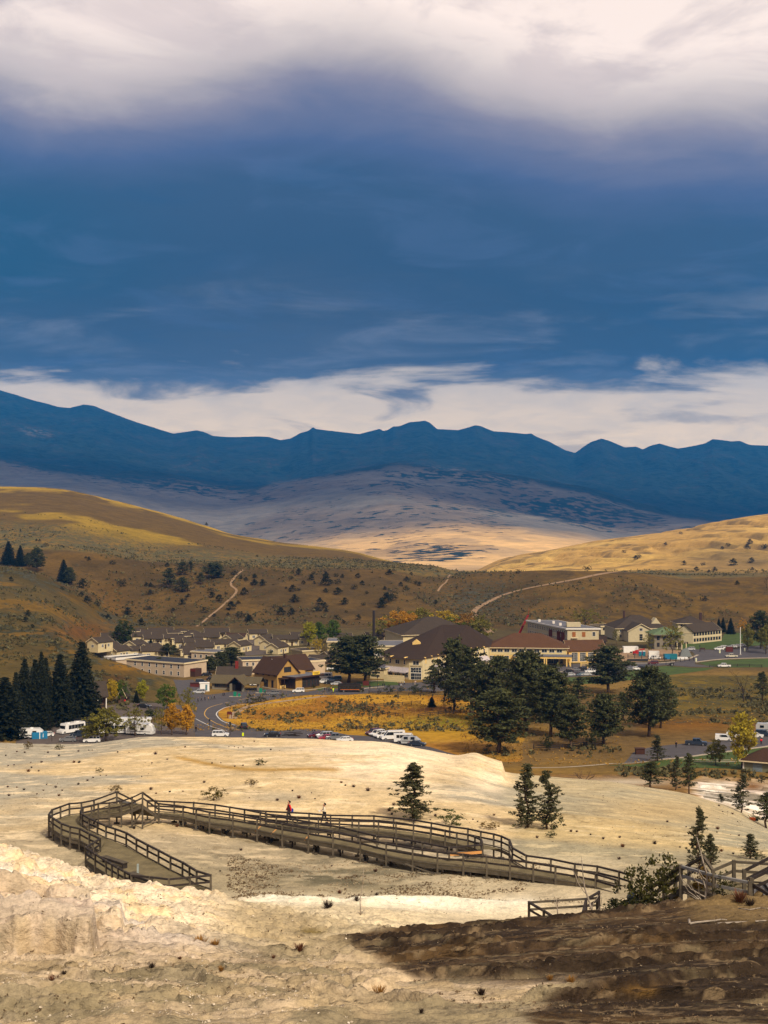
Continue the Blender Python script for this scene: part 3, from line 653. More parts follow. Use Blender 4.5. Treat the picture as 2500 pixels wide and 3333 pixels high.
# ------------------------------------------------------------------ boardwalk
M_WOOD = mat('weathered_wood', srgb(84, 76, 64), 0.9, 0.35, 2.0, 0.4)
M_WOODD = mat('dark_weathered_wood', srgb(50, 43, 40), 0.9, 0.35, 2.0, 0.4)
M_DECK = mat('deck_boards', srgb(112, 101, 74), 0.9, 0.3, 1.1, 0.4)
M_NEWW = mat('new_pale_board', srgb(196, 140, 80), 0.8, 0.2, 2.0, 0.2)
M_RISER = mat('grey_riser', srgb(120, 118, 116), 0.9, 0.2, 2.0, 0.2)

def resample(P, step):
    """points along a polyline at about the given spacing, keeping the corners"""
    out = [P[0]]
    for a_, b_ in zip(P[:-1], P[1:]):
        L = (b_ - a_).length; n = max(1, round(L / step))
        out += [a_.lerp(b_, i / n) for i in range(1, n + 1)]
    return out
def plank_quads(L, Rr, bw=0.15, gap=0.012):
    """boards laid across between two matched edge polylines"""
    out = []
    carry = 0
    for i in range(len(L) - 1):
        mid = ((L[i + 1] - L[i]).length + (Rr[i + 1] - Rr[i]).length) / 2
        n = max(1, round(mid / bw))
        for k in range(n):
            t0 = (k + gap / bw / 2) / n; t1 = (k + 1 - gap / bw / 2) / n
            out.append((L[i].lerp(L[i + 1], t0), L[i].lerp(L[i + 1], t1), Rr[i].lerp(Rr[i + 1], t1), Rr[i].lerp(Rr[i + 1], t0)))
    return out
rb = random.Random(3)
def lay_planks(root, org, quads, th=0.045, keep=None, special=()):
    """the boards that show largest as single parts, the rest as one mesh"""
    order = sorted(range(len(quads)), key=lambda i: -((quads[i][0] - quads[i][3]).length) / quads[i][0].y ** 1.5)
    keep = len(quads) if keep is None else keep
    ones = set(order[:keep]); rest = MB()
    for i, qd in enumerate(quads):
        dz = rb.uniform(-0.006, 0.006)
        V = [q - org + Vector((0, 0, dz)) for q in qd] + [q - org + Vector((0, 0, dz - th)) for q in qd]
        Fs = [(0, 1, 2, 3), (7, 6, 5, 4), (0, 4, 5, 1), (1, 5, 6, 2), (2, 6, 7, 3), (3, 7, 4, 0)]
        if i in ones:
            b = MB(); b.add(V, Fs); b.build('plank', M_NEWW if i in special else M_DECK, root)
        else: rest.add(V, Fs)
    if rest.v: tag(rest.build('plank_decking', M_DECK, root), kind='stuff')
def railing(root, org, P, step=1.9, deck=1.07, legs=True, posts=True, post_top=0.05, mat_r=None, fascia=True, w=0.14, brace=False, lower=0.5, only=None):
    """posts, top rail, middle rail and edge beam along a line of rail tops"""
    mr = mat_r or M_WOODD
    Q = resample(P, step)
    for i, p in enumerate(Q):
        if posts:
            g0 = gz(p.x, p.y)
            bot = min(p.z - deck - 0.25, g0 - 0.15) if legs else p.z - deck - 0.25
            beam('post', (p.x, p.y, bot), (p.x, p.y, p.z + post_top), w, w, M_WOOD if legs else M_WOODD, root, org)
            if legs and p.z - deck - g0 > 0.5 and i % 2 == 0:
                beam('footing', (p.x - 0.25, p.y, g0 + 0.05), (p.x + 0.25, p.y, g0 + 0.05), 0.3, 0.14, M_WOOD, root, org)
    for a_, b_ in zip(Q[:-1], Q[1:]):
        off = Vector((0, 0, 0))
        beam('top_rail', a_ - Vector((0, 0, 0.03)), b_ - Vector((0, 0, 0.03)), 0.15, 0.12, mr, root, org)
        beam('middle_rail', a_ - Vector((0, 0, lower)), b_ - Vector((0, 0, lower)), 0.06, 0.14, mr, root, org)
    if fascia:
        for a_, b_ in zip(P[:-1], P[1:]):
            beam('edge_beam', a_ - Vector((0, 0, deck + 0.16)), b_ - Vector((0, 0, deck + 0.16)), 0.06, 0.24, M_WOOD, root, org)
            beam('toe_board', a_ - Vector((0, 0, deck - 0.07)), b_ - Vector((0, 0, deck - 0.07)), 0.07, 0.08, M_WOOD, root, org)
def trestles(root, org, L, Rr, step, deck):
    """cross bents under the deck: cross beam, two legs, a diagonal"""
    n = len(L)
    for i in range(n):
        a_, b_ = L[i], Rr[i]
        for t0, t1 in ((0.2, 0.2), (0.8, 0.8)):
            p = a_.lerp(b_, t0); g0 = gz(p.x, p.y)
            if p.z - g0 < 0.3: continue
            beam('leg', (p.x, p.y, g0 - 0.1), (p.x, p.y, p.z - 0.3), 0.12, 0.12, M_WOODD, root, org)
        c = a_ - Vector((0, 0, 0.36)); d_ = b_ - Vector((0, 0, 0.36))
        beam('cross_beam', c, d_, 0.1, 0.2, M_WOODD, root, org)
        g0 = gz(b_.x, b_.y)
        if a_.z - g0 > 0.5:
            beam('brace', a_ - Vector((0, 0, 0.45)), (b_.x * .6 + a_.x * .4, b_.y * .6 + a_.y * .4, g0 + 0.1), 0.05, 0.12, M_WOODD, root, org)
def tops(pts, z): return [onplane(x, y, z) for x, y in pts]

# --- left loop, deck at z = -27
ZL = -27.0; RT = 1.07
outer = [(380,2577),(306,2604),(265,2612),(226,2615),(197,2625),(170,2635),(159,2651),(172,2662),(200,2680),(228,2690),(259,2696),(291,2713),(326,2729)]
outer2 = [(326,2729),(279,2758),(310,2779),(345,2801),(384,2824),(428,2848),(489,2854),(550,2861),(686,2848)]
inner = [(686,2848),(640,2834),(594,2806),(555,2788),(516,2767),(480,2749),(444,2730),(411,2710),(375,2697),(345,2688),(317,2675),(290,2663),(268,2650),(262,2640),(270,2627),(298,2621),(320,2615),(356,2613),(395,2607),(430,2595),(464,2579)]
O = tops(outer, ZL + RT); O2 = tops(outer2, ZL + RT); I = tops(inner, ZL + RT)
def setp(px, py, Y): return Vector(((px - CX) / F * Y, Y, -(py - HY) / F * Y))
PK_B = setp(380, 2577, 124.9); PK_A = setp(464, 2579, 122.6)
O[0] = PK_B; O[1] = setp(306, 2604, 124.6)
I[-1] = PK_A; I[-2] = setp(430, 2595, 122.8); I[-3] = setp(395, 2607, 123.0)
org = Vector((O2[3].x, O2[3].y, gz(O2[3].x, O2[3].y)))
loop = thing('boardwalk', 'grey timber boardwalk loop with the wide bench platform at its near end, far left', 'boardwalk', org)
dn = Vector((0, 0, -RT))
def pick(P, i): return P[i] + dn
oL = [O[0], O[1], O[2], O[3], O[4], O[5], O[6], O[7], O[8], O[10], O[12], O2[1], O2[3], O2[5], O2[6], O2[7], O2[8]]
iL = [I[20], I[18], I[17], I[16], I[15], I[14], I[13], I[12], I[12].lerp(I[11], .5), I[11], I[9], I[8], I[6], I[4], I[2], I[1], I[0]]
lay_planks(loop, org, plank_quads([p + dn for p in oL], [p + dn for p in iL]), keep=290)
railing(loop, org, O, 1.75); railing(loop, org, O2, 1.6); railing(loop, org, I, 1.75)
trestles(loop, org, [p + dn for p in resample(oL, 3.2)][::1][:26], [p + dn for p in resample(oL, 3.2)][1:27], 3, ZL) if False else None
for a_, b_ in zip(oL[1:-2], iL[1:-2]):
    beam('cross_beam', a_ + dn - Vector((0, 0, .34)), b_ + dn - Vector((0, 0, .34)), .1, .2, M_WOODD, loop, org)
# fixed panel under the rail corner of the platform, braces under the ramp
def gp(p): return Vector((p.x, p.y, gz(p.x, p.y)))
beam('brace', PK_A + dn - Vector((0, 0, .6)), gp(setp(425, 2600, 122.8)), .05, .14, M_WOOD, loop, org)
# --- stairs down from the ramp to the long walkway
ZW = -27.6
C_ = setp(517, 2615, 125.6); D_ = setp(440, 2612, 127.0)
D_.z = C_.z = ZW + RT
sorg = gp(PK_A.lerp(C_, .5))
st = thing('staircase', 'short flight of wooden steps down from the raised peak of the left boardwalk loop', 'stairs', sorg)
def stairs(root, org, A0, A1, B0, B1, n, tread=M_DECK, riser=M_RISER):
    """A0-A1 upper edge, B0-B1 lower edge (deck level points)"""
    for i in range(n):
        t0 = i / n; t1 = (i + 1) / n; zt = A0.z + (B0.z - A0.z) * t1
        q = [A0.lerp(B0, t0), A1.lerp(B1, t0), A1.lerp(B1, t1), A0.lerp(B0, t1)]
        for k in q: k.z = zt
        zp = A0.z + (B0.z - A0.z) * t0
        b = MB(); V = [v - org for v in q] + [v - org - Vector((0, 0, .05)) for v in q]
        b.add(V, [(0, 1, 2, 3), (7, 6, 5, 4), (0, 4, 5, 1), (1, 5, 6, 2), (2, 6, 7, 3), (3, 7, 4, 0)]); b.build('tread', tread, root)
        b = MB(); r0, r1 = q[0] - org, q[1] - org; hgt = Vector((0, 0, abs(zp - zt))); dd = (q[3] - q[0]).normalized() * 0.03
        V = [r0, r1, r1 + dd, r0 + dd, r0 + hgt * .9, r1 + hgt * .9, r1 + hgt * .9 + dd, r0 + hgt * .9 + dd]
        b.add(V, [(0, 3, 2, 1), (4, 5, 6, 7), (0, 1, 5, 4), (1, 2, 6, 5), (2, 3, 7, 6), (3, 0, 4, 7)]); b.build('riser', riser, root)
    for a_, b_ in ((A0, B0), (A1, B1)):
        beam('stringer', a_ - Vector((0, 0, .2)), b_ - Vector((0, 0, .2)), .06, .3, M_WOOD, root, org)
stairs(st, sorg, PK_A + dn, PK_B + dn, C_ + dn, D_ + dn, 8)
railing(st, sorg, [PK_A, C_], 3, posts=False, fascia=False); railing(st, sorg, [PK_B, D_], 3, posts=False, fascia=False)
beam('post', gp(C_), C_ + Vector((0, 0, .05)), .14, .14, M_WOOD, st, sorg); beam('post', gp(D_), D_ + Vector((0, 0, .05)), .14, .14, M_WOOD, st, sorg)
beam('brace', gp(PK_A) + Vector((0, 0, .3)), C_ + dn - Vector((0, 0, .1)), .05, .14, M_WOOD, st, sorg)

# --- long front walkway, z = -27.6
zt = ZW + RT
Npx = [(517,2615),(596,2624),(682,2643),(758,2652),(837,2665),(919,2681),(1004,2695),(1084,2708),(1173,2725),(1257,2746),(1343,2761),(1424,2772),(1508,2780),(1584,2788),(1660,2797),(1736,2808),(1808,2820),(1877,2831),(1939,2844),(2010,2865)]
Fpx = [(480,2606),(505,2606),(630,2612),(700,2619),(796,2634),(953,2666),(1105,2691),(1227,2721),(1291,2727),(1375,2742),(1462,2759),(1571,2748),(1668,2759),(1713,2784),(1793,2795),(1871,2811),(1944,2819),(2015,2836),(2056,2849)]
Bnpx = [(868,2649),(968,2659),(1105,2664),(1168,2668),(1232,2670),(1289,2676),(1346,2685),(1402,2693),(1449,2702),(1487,2710),(1523,2716),(1546,2723),(1567,2733),(1571,2748)]
Bfpx = [(796,2634),(865,2640),(1006,2647),(1076,2653),(1217,2655),(1346,2668),(1404,2678),(1464,2689),(1523,2697),(1565,2706),(1607,2714),(1632,2721),(1658,2733),(1668,2759)]
N = tops(Npx, zt); Fr = tops(Fpx, zt); Bn = tops(Bnpx, zt); Bf = tops(Bfpx, zt)
def cum(P):
    s = [0.0]
    for a_, b_ in zip(P[:-1], P[1:]): s.append(s[-1] + (b_ - a_).length)
    return s
def at_x(P, x):
    for a_, b_ in zip(P[:-1], P[1:]):
        if a_.x <= x <= b_.x: return a_.lerp(b_, (x - a_.x) / (b_.x - a_.x + 1e-9))
    return P[0].copy() if x < P[0].x else P[-1].copy()
worg = gp(at_x(N, N[9].x))
front = thing('boardwalk', 'long grey raised boardwalk on posts crossing the middle ground in front of the white flats', 'boardwalk', worg)
xs = np.arange(N[0].x, N[-1].x, 1.0)
Lp = [at_x(N, x) + dn for x in xs]; Rp = [at_x(Fr, x + 0.35) + dn for x in xs]
qs = plank_quads(Lp, Rp, .15)
sp_idx = {i for i, q in enumerate(qs) for px in (830, 880, 990) if abs(q[0].x / q[0].y * F + CX - px) < 1.2}
lay_planks(front, worg, qs, keep=260, special=sp_idx)
railing(front, worg, N, 2.05, w=.15)
fr1 = Fr[4:12]
railing(front, worg, fr1, 2.2)
beam('patch_board', Fr[10] - Vector((0, 0, .55)), Fr[11] - Vector((0, 0, .62)), .08, .22, M_NEWW, front, worg)
Lt = [at_x(N, x) + dn for x in np.arange(N[0].x + 2, N[-1].x, 2.1)]
for i, a_ in enumerate(Lt):
    b_ = at_x(Fr, a_.x + .35) + dn
    for t in (0.45, 0.95):
        p = a_.lerp(b_, t); g0 = gz(p.x, p.y)
        beam('leg', (p.x, p.y, g0 - .1), (p.x, p.y, p.z - .3), .12, .12, M_WOODD, front, worg)
    beam('cross_beam', a_ - Vector((0, 0, .4)), b_ - Vector((0, 0, .4)), .1, .2, M_WOODD, front, worg)
    if i % 2 == 0:
        g0 = gz(a_.x, a_.y); p = a_.lerp(b_, .45)
        beam('brace', (a_.x, a_.y, g0 + .1), (p.x, p.y, p.z - .4), .05, .12, M_WOOD, front, worg)
        beam('brace', a_.lerp(b_, .5) - Vector((0, 0, .45)), Vector((b_.x, b_.y, g0 + .1)), .05, .12, M_WOODD, front, worg)
        beam('sill', (a_.x + .2, a_.y - .1, g0 + .06), (b_.x, b_.y, gz(b_.x, b_.y) + .06), .25, .12, M_WOOD, front, worg)
g1 = gp(at_x(N, at_x(N, N[9].x).x)); beam('loose_plank', gp(N[10]) + Vector((-.6, -.5, .75)), gp(N[11]) + Vector((-.3, -.4, .15)), .2, .06, M_WOOD, front, worg)
# --- back walkway with the people
borg = gp(Bf[5])
back = thing('boardwalk', 'far boardwalk branch curving round to the right, the one with two walkers on it', 'boardwalk', borg)
xs = np.arange(Bn[0].x, Bn[-1].x + .01, 0.8)
dn2 = Vector((0, 0, -RT - .006))
def far_of(x):
    t = (x - Bn[0].x) / (Bn[-1].x - Bn[0].x); x2 = Bn[0].x + 0.1 + (Bf[-1].x - Bn[0].x - 0.1) * t ** 1.0
    return at_x(Bf, x2)
Lp = [at_x(Bn, x) + dn2 for x in xs]; Rp = [far_of(x) + dn2 for x in xs]
lay_planks(back, borg, plank_quads(Lp, Rp, .15), keep=150)
railing(back, borg, Bn, 2.2); railing(back, borg, Bf, 2.3); railing(back, borg, Fr[0:5], 2.3)
railing(back, borg, Fr[12:], 2.3)
for x in np.arange(Bn[0].x + 1, Bn[-1].x, 2.2):
    a_ = at_x(Bn, x) + dn2; b_ = far_of(x) + dn2
    beam('cross_beam', a_ - Vector((0, 0, .36)), b_ - Vector((0, 0, .36)), .1, .2, M_WOODD, back, borg)
# --- right: low viewing platform
ZP = -26.6; zpt = ZP + RT
pp = [setp(1722, 2936, 90.5), setp(1944, 2929, 91.5), setp(1879, 2958, 89.3), setp(1772, 2971, 88.3), setp(1800, 2990, 87.6)]
for p in pp: p.z = zpt
porg = gp(pp[0])
plat = thing('viewing_platform', 'low brown timber viewing platform half hidden behind the dark mound, right of centre', 'platform', porg)
railing(plat, porg, [pp[0], pp[1]], 4.4, w=.16, mat_r=M_WOOD); railing(plat, porg, [pp[0], Vector((pp[3].x, 88.6, zpt))], 3, w=.16)
railing(plat, porg, [Vector((pp[3].x, 88.6, zpt)), Vector((pp[4].x, 87.2, zpt))], 4, w=.16, posts=False)
SB = Vector((15.1, 89.0, ZP)); SB2 = Vector((16.4, 91.2, ZP)); ST = Vector(((2216 - CX) / F * 69.7, 69.7, -18.9)); ST2 = ST + Vector((1.6, 2.0, 0))
railing(plat, porg, [Vector((12.3, 87.0, zpt - .55)), Vector((13.2, 90.3, zpt + .25)), Vector((14.2, 91.3, zpt + .45))], 4, w=.16, legs=False, fascia=False)
lay_planks(plat, porg, plank_quads([Vector((pp[0].x, pp[0].y, ZP)), Vector((pp[1].x + 1.2, pp[1].y + .6, ZP))], [Vector((pp[0].x + .6, 87.6, ZP)), Vector((pp[1].x + 1.2, 88.2, ZP))]))
# long stairs up to the right
sorg = gp(SB.lerp(ST, .5))
lst = thing('staircase', 'long wooden staircase climbing behind the pine shrub and the dead grey tree at right', 'stairs', sorg)
stairs(lst, sorg, ST, ST2, SB, SB2, 40, M_DECK, M_RISER)
up = Vector((0, 0, RT))
railing(lst, sorg, [SB + up, ST + up], 3.8, w=.16, mat_r=M_WOOD, fascia=False); railing(lst, sorg, [SB2 + up, ST2 + up], 3.8, w=.16, fascia=False)
# landing at right
ZD = -18.9
A_ = ST.copy(); B_ = Vector(((2324 - CX) / F * 67.9, 67.9, ZD)); C2 = Vector(((2441 - CX) / F * 66.6, 66.6, ZD)); E_ = Vector(((2600 - CX) / F * 66.0, 66.0, ZD))
A2 = ST2.copy(); B2 = Vector(((2321 - CX) / F * 70.6, 70.6, ZD)); C3 = Vector(((2389 - CX) / F * 70.6, 70.6, ZD)); E2 = Vector(((2640 - CX) / F * 69.6, 69.6, ZD))
lorg = gp(C2)
land = thing('boardwalk', 'raised boardwalk landing with thick grey rails at the right edge of the photo', 'boardwalk', lorg)
lay_planks(land, lorg, plank_quads([A_, B_, C2, E_], [A2, B2, C3, E2]))
railing(land, lorg, [A_ + up, B_ + up, C2 + up], 3.2, w=.17, mat_r=M_RISER, fascia=True)
railing(land, lorg, [A2 + up, B2 + up + Vector((0, 0, -.45)), C3 + up, E2 + up], 3.2, w=.17, mat_r=M_WOOD)
# next flight up at the edge
U0 = C2 + Vector((.1, .1, 0)); U1 = C2 + Vector((.3, 2.2, 0)); V0 = U0 + Vector((4.2, -.4, 2.3)); V1 = U1 + Vector((4.2, -.4, 2.3))
forg = gp(U0)
fl = thing('staircase', 'dark wooden steps rising out of frame beside a thick post at the right edge', 'stairs', forg)
stairs(fl, forg, V0, V1, U0, U1, 13, M_RISER, M_WOODD)
railing(fl, forg, [U0 + up + Vector((0, 0, .15)), V0 + up], 9, w=.2, fascia=False); railing(fl, forg, [U1 + up, V1 + up], 9, w=.17, fascia=False)
beam('top_rail', U0 + Vector((0, 0, .95)), U0 + Vector((1.6, -2.2, .2)), .09, .16, M_WOODD, fl, forg)
# ------------------------------------------------------------------ benches and post on the platform
def bench(px, py, px2, py2, label):
    p = onplane(px, py, ZL + .46); q = onplane(px2, py2, ZL + .46); c = (p + q) / 2; d = q - p; L = d.length; rz = math.atan2(d.y, d.x)
    o = thing('bench', label, 'bench', (c.x, c.y, ZL), rz, None)
    for k in range(3):
        b = MB(); b.box((0, (k - 1) * .17, .44), (L, .145, .05)); b.build('slat', M_WOOD, o)
    b = MB(); b.box((0, -.27, .37), (L, .04, .16)); b.build('apron', M_WOODD, o)
    for s in (-1, 1):
        b = MB(); b.box((s * (L / 2 - .18), 0, .2), (.12, .42, .4)); b.build('leg', M_WOODD, o)
    return o
bench(338, 2785, 410, 2808, 'backless slatted bench on the boardwalk platform, the one farther from the corner post')
bench(424, 2838, 492, 2862, 'backless slatted bench near the outer corner of the boardwalk platform, behind the rail')
sp0 = onplane(444, 2850, ZL)
tag(MB().__class__ and link('marker_post', cube(mat('pale_post', srgb(150, 160, 158), .7)), None, Matrix.Translation((sp0.x, sp0.y + .6, ZL + .35)) @ Matrix.Diagonal((.14, .14, .7, 1))), 'short square grey post standing between the two benches', 'post')
# ------------------------------------------------------------------ sheets laid on the ground
def ghit(x, y): return hit(x, y, 305, 1200)
def patch(name, pxpoly, mtl, lift, step=5.0, world=None):
    P = world or [ghit(x, y) for x, y in pxpoly]
    B = []
    for a_, b_ in zip(P, P[1:] + P[:1]):
        n = max(1, int((Vector((b_.x, b_.y)) - Vector((a_.x, a_.y))).length / step))
        B += [(a_.x + (b_.x - a_.x) * i / n, a_.y + (b_.y - a_.y) * i / n) for i in range(n)]
    xs = [p[0] for p in B]; ys = [p[1] for p in B]
    gx, gy = np.meshgrid(np.arange(min(xs), max(xs), step), np.arange(min(ys), max(ys), step))
    ins = inpoly(gx.ravel(), gy.ravel(), B) > 0
    pts = [Vector(p) for p in B] + [Vector((float(a_), float(b_))) for a_, b_ in zip(gx.ravel()[ins], gy.ravel()[ins])]
    nb = len(B)
    vo, eo, fo, *_ = delaunay_2d_cdt(pts, [(i, (i + 1) % nb) for i in range(nb)], [], 1, 0.01)
    zz = zf(np.array([v.x for v in vo]), np.array([v.y for v in vo])) + lift
    me = bpy.data.meshes.new(name); me.from_pydata([(v.x, v.y, float(z)) for v, z in zip(vo, zz)], [], fo); me.materials.append(mtl); me.update()
    o = bpy.data.objects.new(name, me); COL.objects.link(o); o['kind'] = 'structure'
    return o
def ribbon_pts(P, wd, lift, closed=False):
    Q = resample(P, 2.5); V = []
    for i, p in enumerate(Q):
        d = (Q[min(i + 1, len(Q) - 1)] - Q[max(i - 1, 0)]); d.z = 0; d.normalize(); n = Vector((-d.y, d.x, 0)) * wd / 2
        for s in (-1, 1):
            q = p + n * s; V.append((q.x, q.y, gz(q.x, q.y) + lift))
    return V, [(2 * i, 2 * i + 1, 2 * i + 3, 2 * i + 2) for i in range(len(Q) - 1)]
def ribbon(name, px, wd, mtl, lift, kind='structure', thick=0, hitf=ghit, smooth=True):
    P = [hitf(x, y) for x, y in px]
    if smooth and len(P) > 2: P = spline(P)
    V, Fs = ribbon_pts(P, wd, lift)
    b = MB(); b.add(V, Fs)
    if thick:
        n = len(V) // 2
        V2 = [(x, y, z - thick) for x, y, z in V]; o_ = len(V); b.v += V2
        for i in range(n - 1):
            b.f += [(2 * i, 2 * i + 2, o_ + 2 * i + 2, o_ + 2 * i), (2 * i + 1, o_ + 2 * i + 1, o_ + 2 * i + 3, 2 * i + 3)]; b.m += [0, 0]
    return tag(b.build(name, mtl, normals=False), kind=kind)
def spline(P, n=6):
    out = []
    for i in range(len(P) - 1):
        p0 = P[max(i - 1, 0)]; p1 = P[i]; p2 = P[i + 1]; p3 = P[min(i + 2, len(P) - 1)]
        for k in range(n):
            t = k / n; out.append(0.5 * ((2 * p1) + (p2 - p0) * t + (2 * p0 - 5 * p1 + 4 * p2 - p3) * t * t + (3 * p1 - p0 - 3 * p2 + p3) * t ** 3))
    return out + [P[-1]]
M_ASPH = mat('asphalt', srgb(76, 72, 74), 0.9, 0.16, 0.25, 0.2)
M_ASPH2 = mat('worn_asphalt', srgb(86, 76, 70), 0.9, 0.16, 0.25, 0.2)
M_LAWN = mat('mown_lawn', srgb(62, 78, 30), 0.95, 0.25, 0.2, 0.3)
M_KERB = mat('concrete_kerb', srgb(160, 148, 130), 0.9, 0.12, 1.0)
M_PATHM = mat('gravel_path', srgb(150, 128, 104), 0.95, 0.15, 0.6)
M_TRACK = mat('dirt_track', srgb(142, 116, 88), 0.95, 0.15, 0.3)
M_YEL = mat('yellow_line_paint', srgb(190, 150, 70), 0.7, 0.1); M_WHT = mat('white_line_paint', srgb(200, 196, 188), 0.7, 0.1)
def arc(pts, n=5): return pts
patch('road', [(560,2212),(628,2212),(645,2230),(668,2236),(640,2258),(680,2262),(830,2238),(900,2246),(1000,2252),(1060,2240),(1100,2243),(1170,2240),(1250,2226),(1350,2222),(1480,2215),(1500,2245),(1400,2252),(1300,2250),(1200,2256),(1130,2262),(1000,2262),(930,2271),(860,2283),(803,2289),(765,2294),(735,2301),(718,2309),(711,2318),(711,2330),(728,2346),(765,2358),(810,2368),(850,2374),(900,2380),(1000,2372),(1050,2376),(1130,2392),(1220,2398),(1400,2432),(1500,2462),(1200,2475),(900,2475),(640,2475),(634,2400),(632,2360),(636,2322),(642,2302),(622,2290),(596,2286),(580,2262),(574,2240)], M_ASPH, 0.05)
patch('parking_lot', [(20,2475),(60,2400),(110,2388),(230,2352),(330,2338),(480,2345),(560,2368),(632,2372),(636,2475)], M_ASPH2, 0.055)
patch('side_road', [(330,2300),(400,2290),(440,2287),(512,2289),(590,2296),(640,2312),(636,2330),(560,2318),(512,2335),(420,2345),(330,2340)], M_ASPH2, 0.05)
patch('hotel_drive', [(1375,2216),(1450,2196),(1560,2170),(1700,2170),(1850,2163),(1960,2158),(2040,2156),(2150,2157),(2200,2152),(2245,2142),(2262,2132),(2255,2122),(2230,2118),(2230,2112),(2330,2116),(2380,2116),(2420,2106),(2500,2100),(2500,2122),(2600,2124),(2600,2142),(2480,2141),(2350,2146),(2262,2156),(2262,2162),(2330,2171),(2250,2171),(2170,2165),(2110,2170),(2050,2180),(2000,2196),(1850,2204),(1700,2206),(1560,2208),(1500,2236),(1400,2240)], M_ASPH, 0.05)
patch('street', [(2030,2486),(2060,2450),(2110,2434),(2180,2425),(2260,2418),(2340,2414),(2400,2408),(2450,2398),(2500,2386),(2620,2370),(2620,2405),(2500,2429),(2385,2444),(2300,2455),(2200,2468),(2130,2474)], M_ASPH, 0.05)
patch('cottage_street', [(800,2080),(850,2082),(905,2128),(800,2135),(790,2112)], M_ASPH2, 0.05)
patch('cottage_yard', [(300,2100),(380,2080),(430,2100),(450,2150),(330,2150)], M_ASPH, 0.05)
patch('service_yard', [(2020,2110),(2140,2112),(2250,2120),(2200,2150),(2040,2155),(1990,2145)], M_TRACK, 0.05)
patch('lawn', [(1838,2206),(2000,2199),(2055,2183),(2112,2173),(2170,2168),(2250,2174),(2325,2174),(2300,2182),(2190,2196),(2050,2214),(1960,2226),(1838,2226)], M_LAWN, 0.06)
patch('lawn', [(2275,2158),(2350,2149),(2480,2144),(2620,2146),(2620,2172),(2500,2172),(2345,2173),(2300,2166)], M_LAWN, 0.06)
patch('lawn', [(2205,2113),(2225,2095),(2345,2086),(2360,2062),(2600,2052),(2600,2085),(2490,2100),(2420,2104),(2370,2113),(2300,2113)], M_LAWN, 0.06)
patch('lawn', [(1975,2492),(2060,2489),(2140,2477),(2200,2471),(2300,2458),(2385,2447),(2500,2432),(2620,2416),(2620,2505),(2410,2504),(2300,2500),(2150,2500)], M_LAWN, 0.06)
patch('lawn', [(1165,2219),(1290,2217),(1300,2230),(1240,2232),(1190,2237),(1150,2230)], M_LAWN, 0.06)
patch('lawn', [(1025,2240),(1105,2232),(1105,2240),(1060,2238),(1040,2250)], M_LAWN, 0.06)
patch('lawn', [(870,2100),(885,2095),(930,2122),(912,2124)], M_LAWN, 0.06)
patch('lawn', [(676,2100),(700,2095),(705,2108),(680,2112)], M_LAWN, 0.06)
patch('lawn', [(2300,2126),(2410,2122),(2600,2128),(2600,2118),(2420,2112),(2330,2117)], M_LAWN, 0.07) if False else None
ribbon('path', [(757,2340),(768,2320),(803,2301),(850,2292),(950,2279),(1060,2266)], 2.6, M_PATHM, 0.04)
ribbon('dirt_track', [(2180,1857),(2060,1862),(1940,1872),(1800,1900),(1680,1925),(1600,1955),(1548,1985),(1545,2005),(1565,2030),(1600,2062)], 4.0, M_TRACK, 0.25, hitf=lambda x, y: hit(x, y, 700, 1100))
ribbon('footpath', [(792,1855),(760,1885),(752,1905),(770,1925),(735,1962),(690,2000),(640,2040)], 1.7, M_TRACK, 0.2, hitf=lambda x, y: hit(x, y, 700, 1100))
ribbon('footpath', [(1465,1870),(1455,1890),(1440,1905),(1425,1925)], 1.5, M_TRACK, 0.2, hitf=lambda x, y: hit(x, y, 700, 1200))
ribbon('road_markings', [(803,2292),(765,2297),(735,2303),(716,2312),(706,2320),(706,2330),(725,2348),(765,2361)], 0.35, M_WHT, 0.062)
ribbon('road_markings', [(880,2263),(760,2282),(690,2300),(668,2316),(672,2335),(720,2362),(780,2376)], 0.3, M_YEL, 0.062)
ribbon('road_markings', [(637,2340),(660,2352),(690,2366),(740,2380)], 0.3, M_WHT, 0.062)
def kerb(px, w=0.5): return ribbon('kerb', px, w, M_KERB, 0.16, thick=0.2)
kerb([(2262,2156),(2350,2146),(2480,2142),(2600,2143)], 1.2); kerb([(2010,2159),(2150,2158),(2225,2149),(2256,2139),(2272,2132)], 1.2)
kerb([(2110,2475),(2200,2469),(2300,2456),(2385,2445),(2500,2430),(2600,2412)], .9); kerb([(2222,2472),(2300,2475),(2396,2475)], .5); kerb([(2222,2478),(2300,2481),(2396,2480)], .5)
kerb([(855,2236),(920,2246),(1000,2246),(1060,2238)], .8); kerb([(1150,2248),(1190,2241),(1250,2236)], 1.0); kerb([(1177,2222),(1225,2216),(1295,2220)], 1.2)
kerb([(1800,2192),(1870,2178),(1900,2172)], 1.0); kerb([(1460,2205),(1500,2198),(1535,2204),(1560,2212)], 1.0)
ribbon('kerb', [(1990,2486),(2060,2484),(2130,2476)], .8, M_KERB, 0.06); ribbon('footpath', [(1720,2500),(1850,2497),(1990,2486)], 1.2, M_KERB, 0.05)

